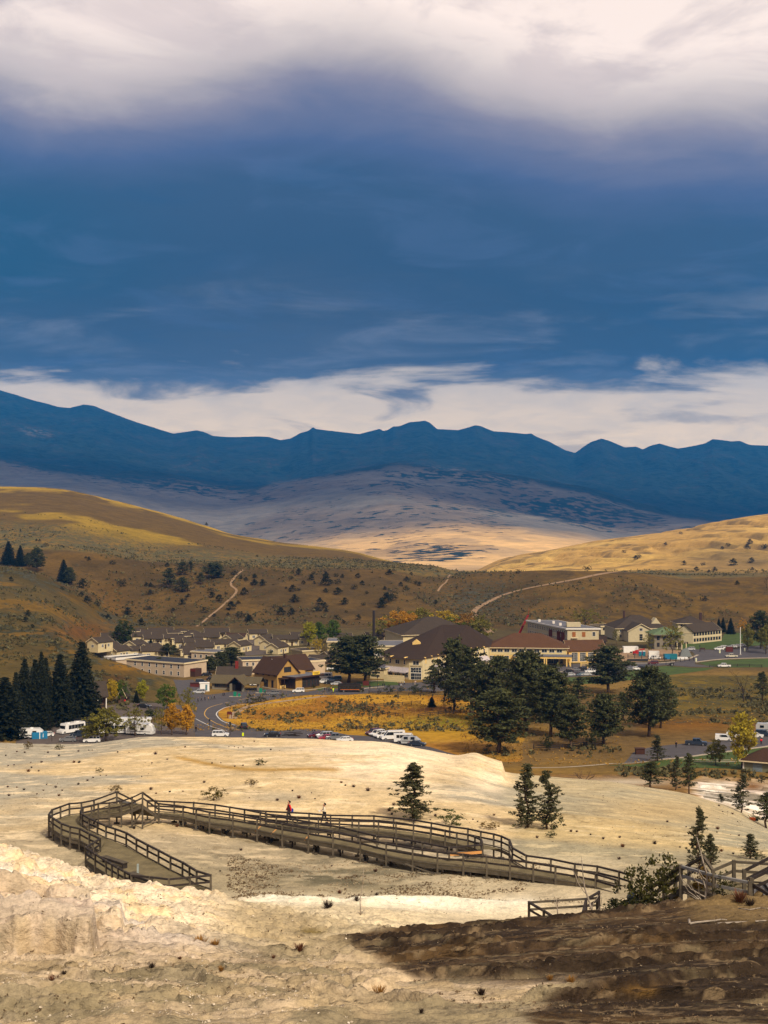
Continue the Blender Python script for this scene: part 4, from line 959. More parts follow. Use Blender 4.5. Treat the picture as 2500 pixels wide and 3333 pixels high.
# ------------------------------------------------------------------ buildings
M_GLASS = mat('dark_window_glass', (0.02, 0.025, 0.03), 0.12, 0.1, 1.0, spec=0.6)
M_TRIM = mat('cream_trim', srgb(214, 196, 158), 0.7, 0.08)
M_TRIMW = mat('white_trim', srgb(220, 214, 204), 0.7, 0.06)
M_TRIMB = mat('brown_trim', srgb(66, 44, 36), 0.7, 0.1)
def siding(name, col, freq=5.0):
    if name in _mc: return _mc[name]
    m, n, b = new_mat(name, 0.8)
    tcn = n.node('ShaderNodeTexCoord'); sx = n.node('ShaderNodeSeparateXYZ'); n.l.new(tcn.outputs['Object'], sx.inputs[0])
    f = n.math('FRACT', n.math('MULTIPLY', sx.outputs[2], freq)); g = n.noise(tcn.outputs['Object'], 0.8, 5, .65)
    c = n.mix(n.rng(g, .3, .7), tuple(x * .88 for x in col[:3]) + (1,), tuple(min(1, x * 1.08) for x in col[:3]) + (1,))
    c = n.mix(n.rng(f, 0.0, 0.14, 0.25, 0), c, tuple(x * .6 for x in col[:3]) + (1,))
    n.put(b.inputs['Base Color'], c); _mc[name] = m; return m
def shingle(name, col):
    if name in _mc: return _mc[name]
    m, n, b = new_mat(name, 0.95); b.inputs['Specular IOR Level'].default_value = 0.08
    tcn = n.node('ShaderNodeTexCoord'); v = tcn.outputs['Object']
    mp = n.node('ShaderNodeMapping'); n.l.new(v, mp.inputs[0]); mp.inputs['Scale'].default_value = (1, 1, 5)
    f = n.noise(mp.outputs[0], 2.2, 4, .7); g = n.noise(v, .35, 4, .6)
    c = n.mix(n.rng(f, .3, .7), tuple(x * .72 for x in col[:3]) + (1,), tuple(min(1, x * 1.28) for x in col[:3]) + (1,))
    c = n.mix(n.rng(g, .35, .7, 0, .4), c, tuple(x * .7 for x in col[:3]) + (1,))
    n.put(b.inputs['Base Color'], c)
    bp = n.node('ShaderNodeBump'); bp.inputs['Distance'].default_value = .05; bp.inputs['Strength'].default_value = .5; n.put(bp.inputs['Height'], f); n.l.new(bp.outputs[0], b.inputs['Normal'])
    _mc[name] = m; return m
W_CREAM = siding('cream_siding', srgb(206, 188, 144)); W_YEL = siding('yellow_siding', srgb(222, 186, 112)); W_PINK = siding('pale_stucco', srgb(196, 174, 146), 0.01)
W_TAN = siding('tan_siding', srgb(180, 160, 118)); W_GREY = siding('grey_stone_wall', srgb(126, 118, 102), 1.5); W_DORM = siding('beige_siding', srgb(190, 176, 142)); W_OCH = siding('ochre_siding', srgb(172, 134, 72))
R_GREY = shingle('grey_shingles', srgb(68, 59, 51)); R_BRN = shingle('brown_shingles', srgb(68, 50, 40)); R_RED = shingle('russet_shingles', srgb(88, 62, 44)); R_DRK = shingle('dark_shingles', srgb(58, 46, 38))
R_NAVY = mat('navy_membrane', srgb(40, 42, 52), .8, .2, .3); R_FLAT = mat('grey_flat_roofing', srgb(98, 98, 104), .9, .2, .2); R_GRN = shingle('green_roof_tiles', srgb(96, 112, 82)); R_OLV = shingle('olive_shingles', srgb(92, 82, 62)); R_WHT = mat('white_membrane', srgb(226, 216, 204), .8, .1, .3)
_wm = {}
def window_meshes(w_, h_, mull=1, trans=1, trim=M_TRIMW):
    k_ = (round(w_, 2), round(h_, 2), mull, trans, trim.name)
    if k_ in _wm: return _wm[k_]
    f = MB(); t = .12
    f.bx(-w_ / 2 - t, w_ / 2 + t, -.07, .03, h_ / 2, h_ / 2 + t); f.bx(-w_ / 2 - t, w_ / 2 + t, -.09, .03, -h_ / 2 - t, -h_ / 2)
    f.bx(-w_ / 2 - t, -w_ / 2, -.07, .03, -h_ / 2, h_ / 2); f.bx(w_ / 2, w_ / 2 + t, -.07, .03, -h_ / 2, h_ / 2)
    for i in range(1, mull + 1): x = -w_ / 2 + w_ * i / (mull + 1); f.bx(x - .04, x + .04, -.05, .0, -h_ / 2, h_ / 2)
    for i in range(1, trans + 1): z = -h_ / 2 + h_ * i / (trans + 1); f.bx(-w_ / 2, w_ / 2, -.052, -.002, z - .04, z + .04)
    p = MB(); p.bx(-w_ / 2, w_ / 2, -.03, .02, -h_ / 2, h_ / 2)
    _wm[k_] = (f.mesh('window', trim), p.mesh('pane', M_GLASS)); return _wm[k_]
class Bld:
    """a building: local x along the front, y away from the viewer, z up"""
    def __init__(s, name, label, A, B, depth, h, cat='building', group=None, zbase=None, W=None, rz=None):
        s.A = A; d = B - A if B else None
        s.W = W if W else Vector((d.x, d.y)).length; s.D = depth; s.H = h
        s.rz = rz if rz is not None else math.atan2(d.y, d.x)
        s.root = thing(name, label, cat, (A.x, A.y, A.z if zbase is None else zbase), s.rz, group)
    def wall(s, m, gable=None, rh=0, x0=0, x1=None, y0=0, y1=None, h=None, z0=-1.5, name='wall'):
        x1 = s.W if x1 is None else x1; y1 = s.D if y1 is None else y1; h = s.H if h is None else h
        b = MB()
        if gable == 'x': b.prism([(y0, z0), (y1, z0), (y1, h), ((y0 + y1) / 2, h + rh), (y0, h)], 'x', x0, x1)
        elif gable == 'y': b.prism([(x0, z0), (x1, z0), (x1, h), ((x0 + x1) / 2, h + rh), (x0, h)], 'y', y0, y1)
        else: b.bx(x0, x1, y0, y1, z0, h)
        return b.build(name, m, s.root)
    def gable(s, m, ax='x', rh=2, ov=.5, x0=0, x1=None, y0=0, y1=None, h=None, th=.16, trim=M_TRIM, name='roof'):
        x1 = s.W if x1 is None else x1; y1 = s.D if y1 is None else y1; h = s.H if h is None else h
        b = MB(); b2 = MB()
        if ax == 'x':
            c = (y0 + y1) / 2; hd = (y1 - y0) / 2; dz = rh * ov / hd
            for a_, c_2 in ((y0 - ov, c), (y1 + ov, c)):
                b.prism([(a_, h - dz + .02), (c_2, h + rh + .02), (c_2, h + rh + th + .02), (a_, h - dz + th + .02)], 'x', x0 - ov, x1 + ov)
            for xx in (x0 - ov - .06, x1 + ov):
                for a_ in (y0 - ov, y1 + ov): b2.prism([(a_, h - dz - .12), (c, h + rh - .12), (c, h + rh + th + .05), (a_, h - dz + th + .05)], 'x', xx, xx + .06)
        else:
            c = (x0 + x1) / 2; hd = (x1 - x0) / 2; dz = rh * ov / hd
            for a_, c_2 in ((x0 - ov, c), (x1 + ov, c)):
                b.prism([(a_, h - dz + .02), (c_2, h + rh + .02), (c_2, h + rh + th + .02), (a_, h - dz + th + .02)], 'y', y0 - ov, y1 + ov)
            for yy in (y0 - ov - .06, y1 + ov):
                for a_ in (x0 - ov, x1 + ov): b2.prism([(a_, h - dz - .12), (c, h + rh - .12), (c, h + rh + th + .05), (a_, h - dz + th + .05)], 'y', yy, yy + .06)
        r = b.build(name, m, s.root)
        if trim: b2.build('barge_board', trim, r)
        return r
    def hip(s, m, rh=3, ov=.8, x0=0, x1=None, y0=0, y1=None, h=None, inset=None, trim=M_TRIM, name='roof'):
        x1 = s.W if x1 is None else x1; y1 = s.D if y1 is None else y1; h = (s.H if h is None else h)
        X0, X1, Y0, Y1 = x0 - ov, x1 + ov, y0 - ov, y1 + ov
        b = MB()
        if (X1 - X0) >= (Y1 - Y0):
            i_ = inset if inset is not None else (Y1 - Y0) / 2; a_, c = (X0 + i_, (Y0 + Y1) / 2), (X1 - i_, (Y0 + Y1) / 2)
        else:
            i_ = inset if inset is not None else (X1 - X0) / 2; a_, c = ((X0 + X1) / 2, Y0 + i_), ((X0 + X1) / 2, Y1 - i_)
        V = [(X0, Y0, h + .02), (X1, Y0, h + .02), (X1, Y1, h + .02), (X0, Y1, h + .02), (a_[0], a_[1], h + rh), (c[0], c[1], h + rh)]
        if (X1 - X0) >= (Y1 - Y0): Fs = [(0, 1, 5, 4), (1, 2, 5), (2, 3, 4, 5), (3, 0, 4), (3, 2, 1, 0)]
        else: Fs = [(0, 1, 4), (1, 2, 5, 4), (2, 3, 5), (3, 0, 4, 5), (3, 2, 1, 0)]
        b.add(V, Fs); r = b.build(name, m, s.root)
        if trim:
            t = MB(); e_ = .05
            t.bx(X0 - e_, X1 + e_, Y0 - e_ * 2, Y0 - e_, h - .22, h + .06); t.bx(X0 - e_, X1 + e_, Y1 + e_, Y1 + e_ * 2, h - .22, h + .06)
            t.bx(X0 - e_ * 2, X0 - e_, Y0 - e_, Y1 + e_, h - .22, h + .06); t.bx(X1 + e_, X1 + e_ * 2, Y0 - e_, Y1 + e_, h - .22, h + .06); t.build('eave_board', trim, r)
        return r
    def flat(s, m, trim=M_TRIM, ov=.35, x0=0, x1=None, y0=0, y1=None, h=None, par=.3):
        x1 = s.W if x1 is None else x1; y1 = s.D if y1 is None else y1; h = s.H if h is None else h
        b = MB(); b.bx(x0 - ov, x1 + ov, y0 - ov, y1 + ov, h + .01, h + .18); r = b.build('roof', m, s.root)
        if trim:
            t = MB()
            for X0, X1, Y0, Y1 in ((x0 - ov - .12, x1 + ov + .12, y0 - ov - .12, y0 - ov), (x0 - ov - .12, x1 + ov + .12, y1 + ov, y1 + ov + .12), (x0 - ov - .12, x0 - ov, y0 - ov, y1 + ov), (x1 + ov, x1 + ov + .12, y0 - ov, y1 + ov)): t.bx(X0, X1, Y0, Y1, h - .35, h + .18 + par * .3)
            t.build('cornice', trim, r)
        return r
    def win(s, face, u, z, w_=1.0, h_=1.4, mull=0, trans=1, trim=M_TRIMW, y=0, x=None, name='window'):
        fr, pn = window_meshes(w_, h_, mull, trans, trim)
        if face == 'f': M = Matrix.Translation((u, y, z))
        elif face == 'r': M = Matrix.Translation((s.W if x is None else x, u, z)) @ Matrix.Rotation(R(90), 4, 'Z')
        elif face == 'l': M = Matrix.Translation((0 if x is None else x, u, z)) @ Matrix.Rotation(R(-90), 4, 'Z')
        o = link(name, fr, s.root, M); link('pane', pn, o); return o
    def row(s, face, n, u0, u1, z, *a, **k):
        for i in range(n): s.win(face, u0 + (u1 - u0) * (i / (n - 1) if n > 1 else .5), z, *a, **k)
    def part(s, name, m, *boxes):
        b = MB()
        for q in boxes: b.bx(*q)
        return b.build(name, m, s.root)
def at(px, py): return ghit(px, py)
def ybuild(px, Y, z=None):
    x = (px - CX) / F * Y; return Vector((x, Y, gz(x, Y) if z is None else z))

# cottages: one kind built once per variant, then copied
ckinds = {}
def cottage(kind, label, px, py, rz, sc=1.0):
    p = at(px, py)
    g = 'cottages of the village'
    if kind in ckinds: return dup(ckinds[kind], p, rz, sc, label, g)
    W_, D_, H_, rh = {'a': (9.5, 6, 3.5, 1.7), 'b': (7.2, 6.4, 3.5, 1.6), 'c': (13, 6.4, 3.6, 1.8), 'd': (7, 10, 3.5, 1.9)}[kind]
    b = Bld('cottage', label, Vector((0, 0, 0)), None, D_, H_, 'house', g, W=W_, rz=0); b.root.location = p; b.root.rotation_euler = (0, 0, rz)
    gx = 'y' if kind == 'd' else 'x'
    # geometry centred on its front middle
    if kind == 'b': b.wall(W_CREAM); b.hip(R_GREY, rh, .6)
    else: b.wall(W_CREAM, gx, rh); b.gable(R_GREY, gx, rh, .55)
    if kind != 'd':
        b.part('porch_post', M_TRIM, (W_ * .55, W_ * .55 + .2, -1.6, -1.4, -.2, H_ - .3)); b.part('porch_post', M_TRIM, (W_ - .35, W_ - .15, -1.6, -1.4, -.2, H_ - .3))
        r = b.part('porch_roof', R_GREY, (W_ * .5, W_ + .2, -1.9, .0, H_ - .32, H_ - .15))
        b.part('door', M_TRIMB, (W_ * .70, W_ * .70 + .95, -.05, .0, 0, 2.1))
        b.win('f', W_ * .25, 1.6, 1.4, 1.2, 1); b.win('f', W_ * .9, 1.6, .9, 1.1, 1)
        b.win('r', D_ * .5, 1.6, 1.0, 1.2, 1)
    else:
        b.win('f', W_ * .5, 1.5, 1.3, 1.1, 1); b.win('r', D_ * .3, 1.6, 1.2, 1.2, 1); b.win('r', D_ * .7, 1.6, 1.2, 1.2, 1)
        b.win('l', D_ * .3, 1.6, 1.2, 1.2, 1); b.win('l', D_ * .7, 1.6, 1.2, 1.2, 1); b.part('door', M_TRIMB, (W_, W_ + .05, D_ * .5 - .45, D_ * .5 + .45, 0, 2.1))
    ckinds[kind] = b.root; return b.root
RA = R(14)
for kd, x, y, r_, lb in [
 ('c', 486, 2078, RA, 'cream cottage with long grey roof standing highest against the brown slope'),
 ('b', 570, 2076, RA, 'small hip roofed cottage in the back row, just right of the highest long cottage'),
 ('b', 436, 2076, RA, 'small cottage in the back row half behind the big green tree at left'),
 ('a', 432, 2092, RA, 'low cottage right beside the trunk of the big green tree'),
 ('c', 462, 2084, RA, 'grey roofed cottage in front of the highest long cottage'),
 ('c', 498, 2099, RA, 'cream cottage behind the small dark spruce in the village'),
 ('b', 590, 2092, RA, 'square cottage with a dark porch in the second row, centre left'),
 ('b', 548, 2082, RA, 'small hip roof cottage between the two back row cottages'),
 ('a', 470, 2100, RA, 'small cottage left of the dark village spruce'),
 ('b', 560, 2099, RA, 'cottage with a pale gable behind the ragged pine'),
 ('a', 572, 2112, RA, 'cottage just right of the ragged village pine'),
 ('d', 404, 2120, R(-24), 'cottage with gable to the viewer beside the dark paved yard'),
 ('d', 452, 2132, R(-30), 'second gabled cottage along the dark paved yard'),
 ('a', 425, 2140, RA, 'low cottage with pale walls above the flat roofed motel'),
 ('c', 462, 2143, RA, 'long cottage roof directly behind the flat roofed motel'),
 ('b', 588, 2136, RA, 'cottage with a dark open porch in the middle of the village'),
 ('a', 600, 2151, RA, 'brown roofed cottage wedged behind the pale block'),
 ('c', 332, 2096, RA, 'long grey cottage left of the big green tree'),
 ('d', 284, 2112, R(-32), 'leftmost cottage, its roof rising above the grassy spur'),
 ('d', 312, 2128, R(-32), 'cottage with pale gable just above the grassy spur'),
 ('d', 345, 2140, R(-32), 'gabled cottage at the near edge of the paved yard'),
 ('b', 608, 2082, RA, 'small square cottage left of the long pale fronted cottage'),
 ('c', 634, 2095, RA, 'long cottage with two dark porches in the second row'),
 ('c', 668, 2079, RA, 'grey roofed cottage at the back, its white gable to the right'),
 ('a', 640, 2119, RA, 'cottage with a broad cream gable in the centre of the village'),
 ('a', 600, 2112, RA, 'cottage left of the broad cream gable'),
 ('d', 720, 2100, R(-28), 'cottage left of the grey side street, with plain grey roof'),
 ('d', 745, 2122, R(-28), 'nearest cottage on the left side of the grey side street'),
 ('c', 690, 2118, RA, 'long low cottage roof in front of the small green lawn'),
 ('c', 610, 2130, RA, 'cottage just behind the pale block with two windows'),
 ('a', 812, 2082, RA, 'cottage at the far end on the right side of the side street'),
 ('d', 828, 2101, R(-28), 'second cottage down the right side of the side street'),
 ('d', 845, 2116, R(-28), 'third cottage down the right side of the side street'),
 ('d', 866, 2128, R(-28), 'nearest cottage on the right side of the side street'),
 ('c', 892, 2103, RA, 'cream walled cottage with dark roof left of the three green poplars'),
 ('a', 950, 2091, RA, 'cottage right behind the three green poplars'),
 ('b', 972, 2100, RA, 'small cottage showing at the foot of the green poplars'),
 ('a', 1195, 2092, RA, 'cottage gable left of the tall black chimney stack'),
 ('a', 1090, 2096, RA, 'small cottage just right of the green poplars')]:
    cottage(kd, lb, x, y, r_)
# garages
b = Bld('garage', 'low cream garage row at the end of the side street, below the slope', at(733, 2087), at(797, 2088), 7, 2.8, 'garage')
b.wall(W_CREAM, 'x', 1.3); b.gable(R_BRN, 'x', 1.3, .4); b.part('door', M_TRIMB, (b.W * .28, b.W * .38, -.05, 0, 0, 2.2)); b.part('door', M_TRIMB, (b.W * .62, b.W * .7, -.05, 0, 0, 2.2)); b.win('f', b.W * .5, 1.6, .8, .8)
# flat roofed motel
b = Bld('motel', 'two storey pale motel with a flat navy roof behind the grassy spur', ybuild(412, 603, -70.6), ybuild(599, 586, -70.6), 15, 6.2, zbase=-70.4)
b.wall(W_PINK); b.flat(R_NAVY, M_TRIM)
for z in (1.7, 4.6): b.row('f', 7, 5, b.W - 3, z, 1.0, 1.5, 0, 1)
st_ = b.part('stair_tower', M_TRIMB, (b.W + .02, b.W + 2.6, 4, 8.5, -.5, 3.6)); b.part('stair_rail', mat('red_brown_paint', srgb(92, 36, 30), .7), (b.W + .3, b.W + 2.9, 3.8, 4.0, 2.5, 3.7), (b.W + .3, b.W + 2.9, 3.7, 3.8, 0, .2))
b = Bld('block', 'pale flat roofed block with two dark windows behind the village pines', at(623, 2152), at(702, 2156), 12, 4.6)
b.wall(W_PINK); b.flat(R_FLAT); b.row('f', 4, 2.2, b.W - 2, 2.6, 1.1, 1.4)
b = Bld('flat_roofed_hall', 'low hall with bright white roof edge behind the motel, left side', ybuild(378, 622, -70.6), ybuild(483, 634, -70.6), 9, 4.3)
b.wall(W_PINK); b.flat(R_NAVY, M_TRIMW, par=2)
b = Bld('motel', 'long two storey motel with navy roof behind the brown roofed store', at(790, 2196), at(935, 2192), 13, 6.2)
b.wall(W_PINK); b.flat(R_NAVY)
for z in (1.7, 4.5): b.row('f', 7, 2, b.W - 2, z, 1.0, 1.4)
b = Bld('motel', 'pale end block of the long motel, right behind the store ridge', at(936, 2190), at(984, 2199), 11, 6.0)
b.wall(W_PINK); b.flat(R_NAVY)
for z in (1.7, 4.5): b.row('f', 2, 2.2, b.W - 1.6, z, 1.6, 1.5, 1)
b.part('gable_wall', W_PINK, (b.W + .01, b.W + .3, 0, 11, -1, 6.5))
# brown roofed store
b = Bld('general_store', 'ochre timber store with a big brown roof, gable and porch beside the road', at(828, 2232), at(902, 2242), 15, 6.4)
W0 = b.W; b.wall(W_OCH, 'x', 0, h=6.0); b.D = 11
b.wall(W_OCH, 'x', 5.4, x0=W0 - .3, x1=W0 + .02, y0=0, y1=11, h=6.0, name='gable_wall')
b.gable(R_BRN, 'x', 5.4, .8, y0=0, y1=11, h=6.0, trim=M_TRIMB)
b.row('f', 4, 2, W0 - 1.5, 5.3, .95, .8, 0, 0, M_TRIMB); b.win('f', 2.4, 1.9, 1.2, 1.9, 0, 1, M_TRIMB); b.win('f', W0 * .52, 1.7, 2.2, 2.7, 1, 1, M_TRIMB); b.win('f', W0 * .8, 1.7, 1.0, 2.6, 0, 1, M_TRIMB)
b.win('r', 5.5, 7.2, 3.6, 1.9, 3, 0, M_TRIMB)
b.part('porch_wall', W_YEL, (W0 + .4, W0 + .6, 1, 10, -1, 1.2)); b.part('porch_roof', R_BRN, (W0, W0 + 3.4, .5, 10.6, 4.0, 4.25)); b.part('porch_opening', M_TRIMB, (W0 + .03, W0 + .1, 2, 9.5, 1.0, 3.4))
for yy in (1, 4, 7, 10): b.part('porch_post', M_TRIMB, (W0 + 3, W0 + 3.2, yy, yy + .2, -1, 4.0))
# rear wing with cross ridge
b.wall(W_OCH, 'y', 5.4, x0=W0 - 15, x1=W0 - 4, y0=10.9, y1=23, h=6.0, name='rear_wing_wall'); b.gable(R_BRN, 'y', 5.4, .6, x0=W0 - 15, x1=W0 - 4, y0=5.6, y1=23, h=6.02, trim=M_TRIMB, name='rear_wing_roof')
b.part('vent', R_WHT, (W0 * .36, W0 * .36 + .8, 4.6, 5.4, 9.6, 10.8)); b.part('chimney', M_TRIMB, (W0 * .7, W0 * .7 + .9, 7, 7.9, 11, 13))
# flat entrance wing with yellow sign
b = Bld('shop_entrance', 'flat roofed brown shop entrance with a small yellow sign on its roof edge', at(962, 2243), at(1040, 2232), 11, 4.6)
b.wall(mat('dark_brown_wall', srgb(58, 44, 40), .8)); b.flat(R_FLAT, M_TRIMB, ov=1.2); b.wall(W_OCH, x0=-.05, x1=b.W * .26, y0=-.15, y1=.0, h=4.5, name='ochre_wall')
b.win('f', b.W * .36, 1.8, 1.6, 2.6, 1, 1, M_TRIMB, y=-.02); b.win('f', b.W * .55, 1.8, 1.6, 2.6, 1, 1, M_TRIMB, y=-.02); b.row('f', 3, b.W * .7, b.W * .92, 1.8, 1.0, 2.4, 0, 1, M_TRIMB, y=-.02)
b.part('sign', mat('yellow_sign', srgb(236, 196, 60), .6), (b.W * .60, b.W * .90, -1.5, -1.35, 4.9, 6.2)); b.part('sign_lettering', M_TRIMB, (b.W * .63, b.W * .87, -1.53, -1.5, 5.62, 5.80), (b.W * .66, b.W * .84, -1.53, -1.5, 5.2, 5.38))
# low brown building with chimney, gas station
b = Bld('workshop', 'low grey roofed building with a brick red chimney left of the store', at(706, 2222), at(815, 2222), 9, 3.2)
b.wall(W_YEL, 'x', 2.8); b.gable(R_GREY, 'x', 2.8, .6); b.part('chimney', mat('red_brick', srgb(118, 40, 30), .85, .2, 3), (b.W * .52, b.W * .52 + 1.3, 3.2, 4.4, 3, 8.4)); b.win('r', 4.5, 1.8, 1.1, 1.2, 0, 1, M_TRIMB)
b = Bld('gas_station', 'rustic gas station with a low olive roof and stone posts in front of the pumps', at(690, 2243), at(765, 2246), 7, 2.9)
b.wall(W_GREY); b.gable(R_OLV, 'x', 2.3, .9, trim=None); b.row('f', 4, 2, b.W - 3, 1.5, 1.6, 1.2, 1, 0, M_TRIMB)
b.gable(R_OLV, 'y', 2.6, .8, x0=b.W - 1, x1=b.W + 5, y0=-5, y1=4, h=3.0, trim=M_TRIMB, name='canopy_roof'); b.gable(R_OLV, 'x', 1.9, .7, x0=b.W + 4, x1=b.W + 10, y0=-1, y1=6, h=3.0, trim=None, name='side_roof')
for xx, yy in ((b.W - .6, -4.6), (b.W + 4.4, -4.6), (b.W + 9.4, -.8)): b.part('stone_post', W_GREY, (xx, xx + .8, yy, yy + .8, -.5, 3.0))
b.part('recess_panel', M_TRIMB, (b.W + .1, b.W + 3.6, .2, .4, 0, 2.8))  # flat dark panel in place of the shaded recess
# grandstand of flat halls left of the dining hall
b = Bld('storage_hall', 'tall windowless cream block between the poplars and the big roadside pine', at(1066, 2150), at(1112, 2150), 16, 9); b.wall(W_TAN); b.flat(R_FLAT)
b = Bld('long_shed', 'long grey roofed cream building with paired windows behind the parked pickup', at(995, 2178), at(1080, 2182), 10, 3.6); b.wall(W_TAN, 'x', 2.4); b.gable(R_GREY, 'x', 2.4, .6)
b.row('f', 3, b.W * .2, b.W * .9, 1.9, 1.8, 1.4, 1); b.part('door', W_OCH, (b.W * .5, b.W * .56, -.04, 0, 0, 2.3))
b = Bld('long_shed', 'flat cream shed in the second row, left of the cream block', at(985, 2146), at(1050, 2142), 12, 4); b.wall(W_TAN); b.flat(R_GREY)
b = Bld('long_shed', 'grey roofed shed right behind the big roadside pine', at(1085, 2172), at(1128, 2168), 12, 4); b.wall(W_TAN, 'x', 2.6); b.gable(R_GREY, 'x', 2.6, .6)
b = Bld('kitchen_hall', 'wide flat roofed grey and cream hall adjoining the dining hall at left', at(1195, 2160), at(1312, 2160), 26, 8.2); b.wall(W_CREAM); b.flat(R_FLAT)
b = Bld('kitchen_hall', 'low annexe with a white roof between the pine and the dining hall', at(1196, 2190), at(1245, 2190), 14, 6.8); b.wall(W_TAN); b.flat(R_WHT, M_TRIM)
b = Bld('kitchen_hall', 'lean low cream annexe with dark openings left of the striped awnings', at(1205, 2208), at(1250, 2210), 8, 4.3); b.wall(W_CREAM); b.flat(R_FLAT); b.row('f', 2, 2, b.W - 3, 2.6, 2.4, .7, 0, 0, M_TRIM); b.row('f', 2, 1.6, b.W - 3, 1.2, 2, .8, 0, 0, M_TRIM)
p = ybuild(1217, 700); tag((lambda m: (m.tube((0, 0, 0), (0, 0, 19.5), .75, .65, 10), m.build('chimney_stack', mat('sooty_steel', srgb(48, 40, 38), .8), None, Matrix.Translation((p.x, p.y, p.z + 1))))[1])(MB()), 'tall dark chimney stack rising behind the flat roofed hall', 'chimney')

# dining hall with many sided front
DH = [at(1250, 2190), at(1256, 2205), at(1332, 2212), at(1376, 2213), at(1450, 2196), at(1520, 2180), at(1590, 2172)]
rootp = DH[2].copy(); dh = thing('dining_hall', 'cream dining hall with a vast dark brown roof, striped awnings and glazed corner entrance', 'building', rootp)
Hd = 8.6; zb = min(p.z for p in DH)
backp = [Vector((DH[6].x + 4, DH[6].y + 34, zb)), Vector((DH[0].x + 10, DH[0].y + 46, zb))]
ringp = [Vector((p.x, p.y, 0)) for p in DH + backp]
off0 = Vector((rootp.x, rootp.y, 0))
mb = MB(); n_ = len(ringp)
V = [p - off0 + Vector((0, 0, -1.5)) for p in ringp] + [p - off0 + Vector((0, 0, Hd)) for p in ringp]
mb.add(V, [(i, (i + 1) % n_, n_ + (i + 1) % n_, n_ + i) for i in range(n_)]); mb.build('wall', W_CREAM, dh)
cen = sum((p for p in ringp), Vector()) / n_
ev = [p - off0 + (p - cen).normalized() * 1.3 + Vector((0, 0, Hd)) for p in ringp]
r0 = Vector(((1440 - CX) / F * 640, 640, 0)) - off0 + Vector((0, 0, Hd + 9.2)); r1 = Vector(((1520 - CX) / F * 640, 640, 0)) - off0 + Vector((0, 0, Hd + 9.0))
mb = MB(); V = ev + [r0, r1]; Fs = []
for i in range(n_):
    j = (i + 1) % n_
    if i in (0, 1, 2, 3, 8): Fs.append((i, j, n_))
    elif i == 4: Fs.append((i, j, n_ + 1, n_))
    elif i == 7: Fs.append((i, j, n_, n_ + 1))
    else: Fs.append((i, j, n_ + 1))
mb.add(V, Fs); rf = mb.build('roof', R_DRK, dh)
def wallwin(p, q, t, z, w_, h_, mull=0, trans=1, trim=M_TRIM, parent=dh, name='window'):
    d = (q - p); d.z = 0; rz = math.atan2(d.y, d.x); c = p.lerp(q, t) - off0; fr, pn = window_meshes(w_, h_, mull, trans, trim)
    o = link(name, fr, parent, Matrix.Translation((c.x, c.y, z)) @ Matrix.Rotation(rz, 4, 'Z')); link('pane', pn, o); return o
def dormer(p, q, t, z, w_=1.6):
    d = (q - p); d.z = 0; rz = math.atan2(d.y, d.x); c = p.lerp(q, t) - off0; m = MB(); m.prism([(-w_ / 2, -1.7), (w_ / 2, -1.7), (w_ / 2, .3), (0, 1.1), (-w_ / 2, .3)], 'y', -.16, 2.2)
    link('dormer', m.mesh('dormer', W_YEL), dh, Matrix.Translation((c.x, c.y, z)) @ Matrix.Rotation(rz, 4, 'Z'))
P_ = [Vector((p.x, p.y, 0)) for p in DH]
for t in (.2, .8): dormer(P_[1], P_[2], t, 8.1); wallwin(P_[1] + Vector((0, -.2, 0)), P_[2] + Vector((0, -.2, 0)), t, 7.1, .9, 1.7, 0, 1, M_TRIMW)
wallwin(P_[1], P_[2], .5, 7.0, 2.2, 1.6, 1, 0, M_TRIMW); wallwin(P_[2], P_[3], .5, 7.0, 2.4, 1.6, 1, 0, M_TRIMW)
for (i, ts) in ((3, (.12, .4, .68, .95)), (4, (.2, .45, .7, .95)), (5, (.2, .5, .8))):
    for t in ts: dormer(P_[i], P_[i + 1], t, 8.1, 1.4); wallwin(P_[i] + Vector((0, -.2, 0)), P_[i + 1] + Vector((0, -.2, 0)), t, 7.1, .8, 1.7, 0, 1, M_TRIMW)
M_AWN = mat('grey_striped_awning', srgb(176, 166, 166), .8, .15, 1.2)
def awning(p, q, t0, t1, z=4.9):
    a_ = p.lerp(q, t0) - off0; c = p.lerp(q, t1) - off0; d = (c - a_).normalized(); o_ = Vector((d.y, -d.x, 0)) * 1.9
    if o_.y > 0: o_ = -o_
    m = MB(); up_ = Vector((0, 0, z)); dnn = Vector((0, 0, z - 1.9))
    V = [a_ + up_, c + up_, c + o_ + dnn, a_ + o_ + dnn, c + o_ + dnn - Vector((0, 0, .4)), a_ + o_ + dnn - Vector((0, 0, .4)), a_ + dnn, c + dnn]
    m.add(V, [(0, 1, 2, 3), (3, 2, 4, 5), (0, 3, 6), (1, 7, 2)]); m.build('awning', M_AWN, dh, normals=False)
for t0 in (.02, .35, .68): awning(P_[1], P_[2], t0, t0 + .30); wallwin(P_[1], P_[2], t0 + .15, 2.0, 3.2, 2.2, 2, 1, M_TRIMW)
awning(P_[0], P_[1], .3, 1.0); 
for t0 in (.55, .85): awning(P_[3], P_[4], t0 - .1, t0 + .12)
awning(P_[5], P_[6], .55, .95)
wallwin(P_[2], P_[3], .5, 4.0, 4.4, 2.0, 3, 1, M_TRIMW, name='transom_window'); wallwin(P_[2], P_[3], .5, 1.4, 4.4, 2.6, 4, 1, M_TRIMW, name='entrance_doors')
fc = bpy.data.curves.new('lettering', 'FONT'); fc.body = 'TERRACE GRILL'; fc.size = .75; fc.extrude = .03; fc.align_x = 'CENTER'; fc.materials.append(M_TRIMB)
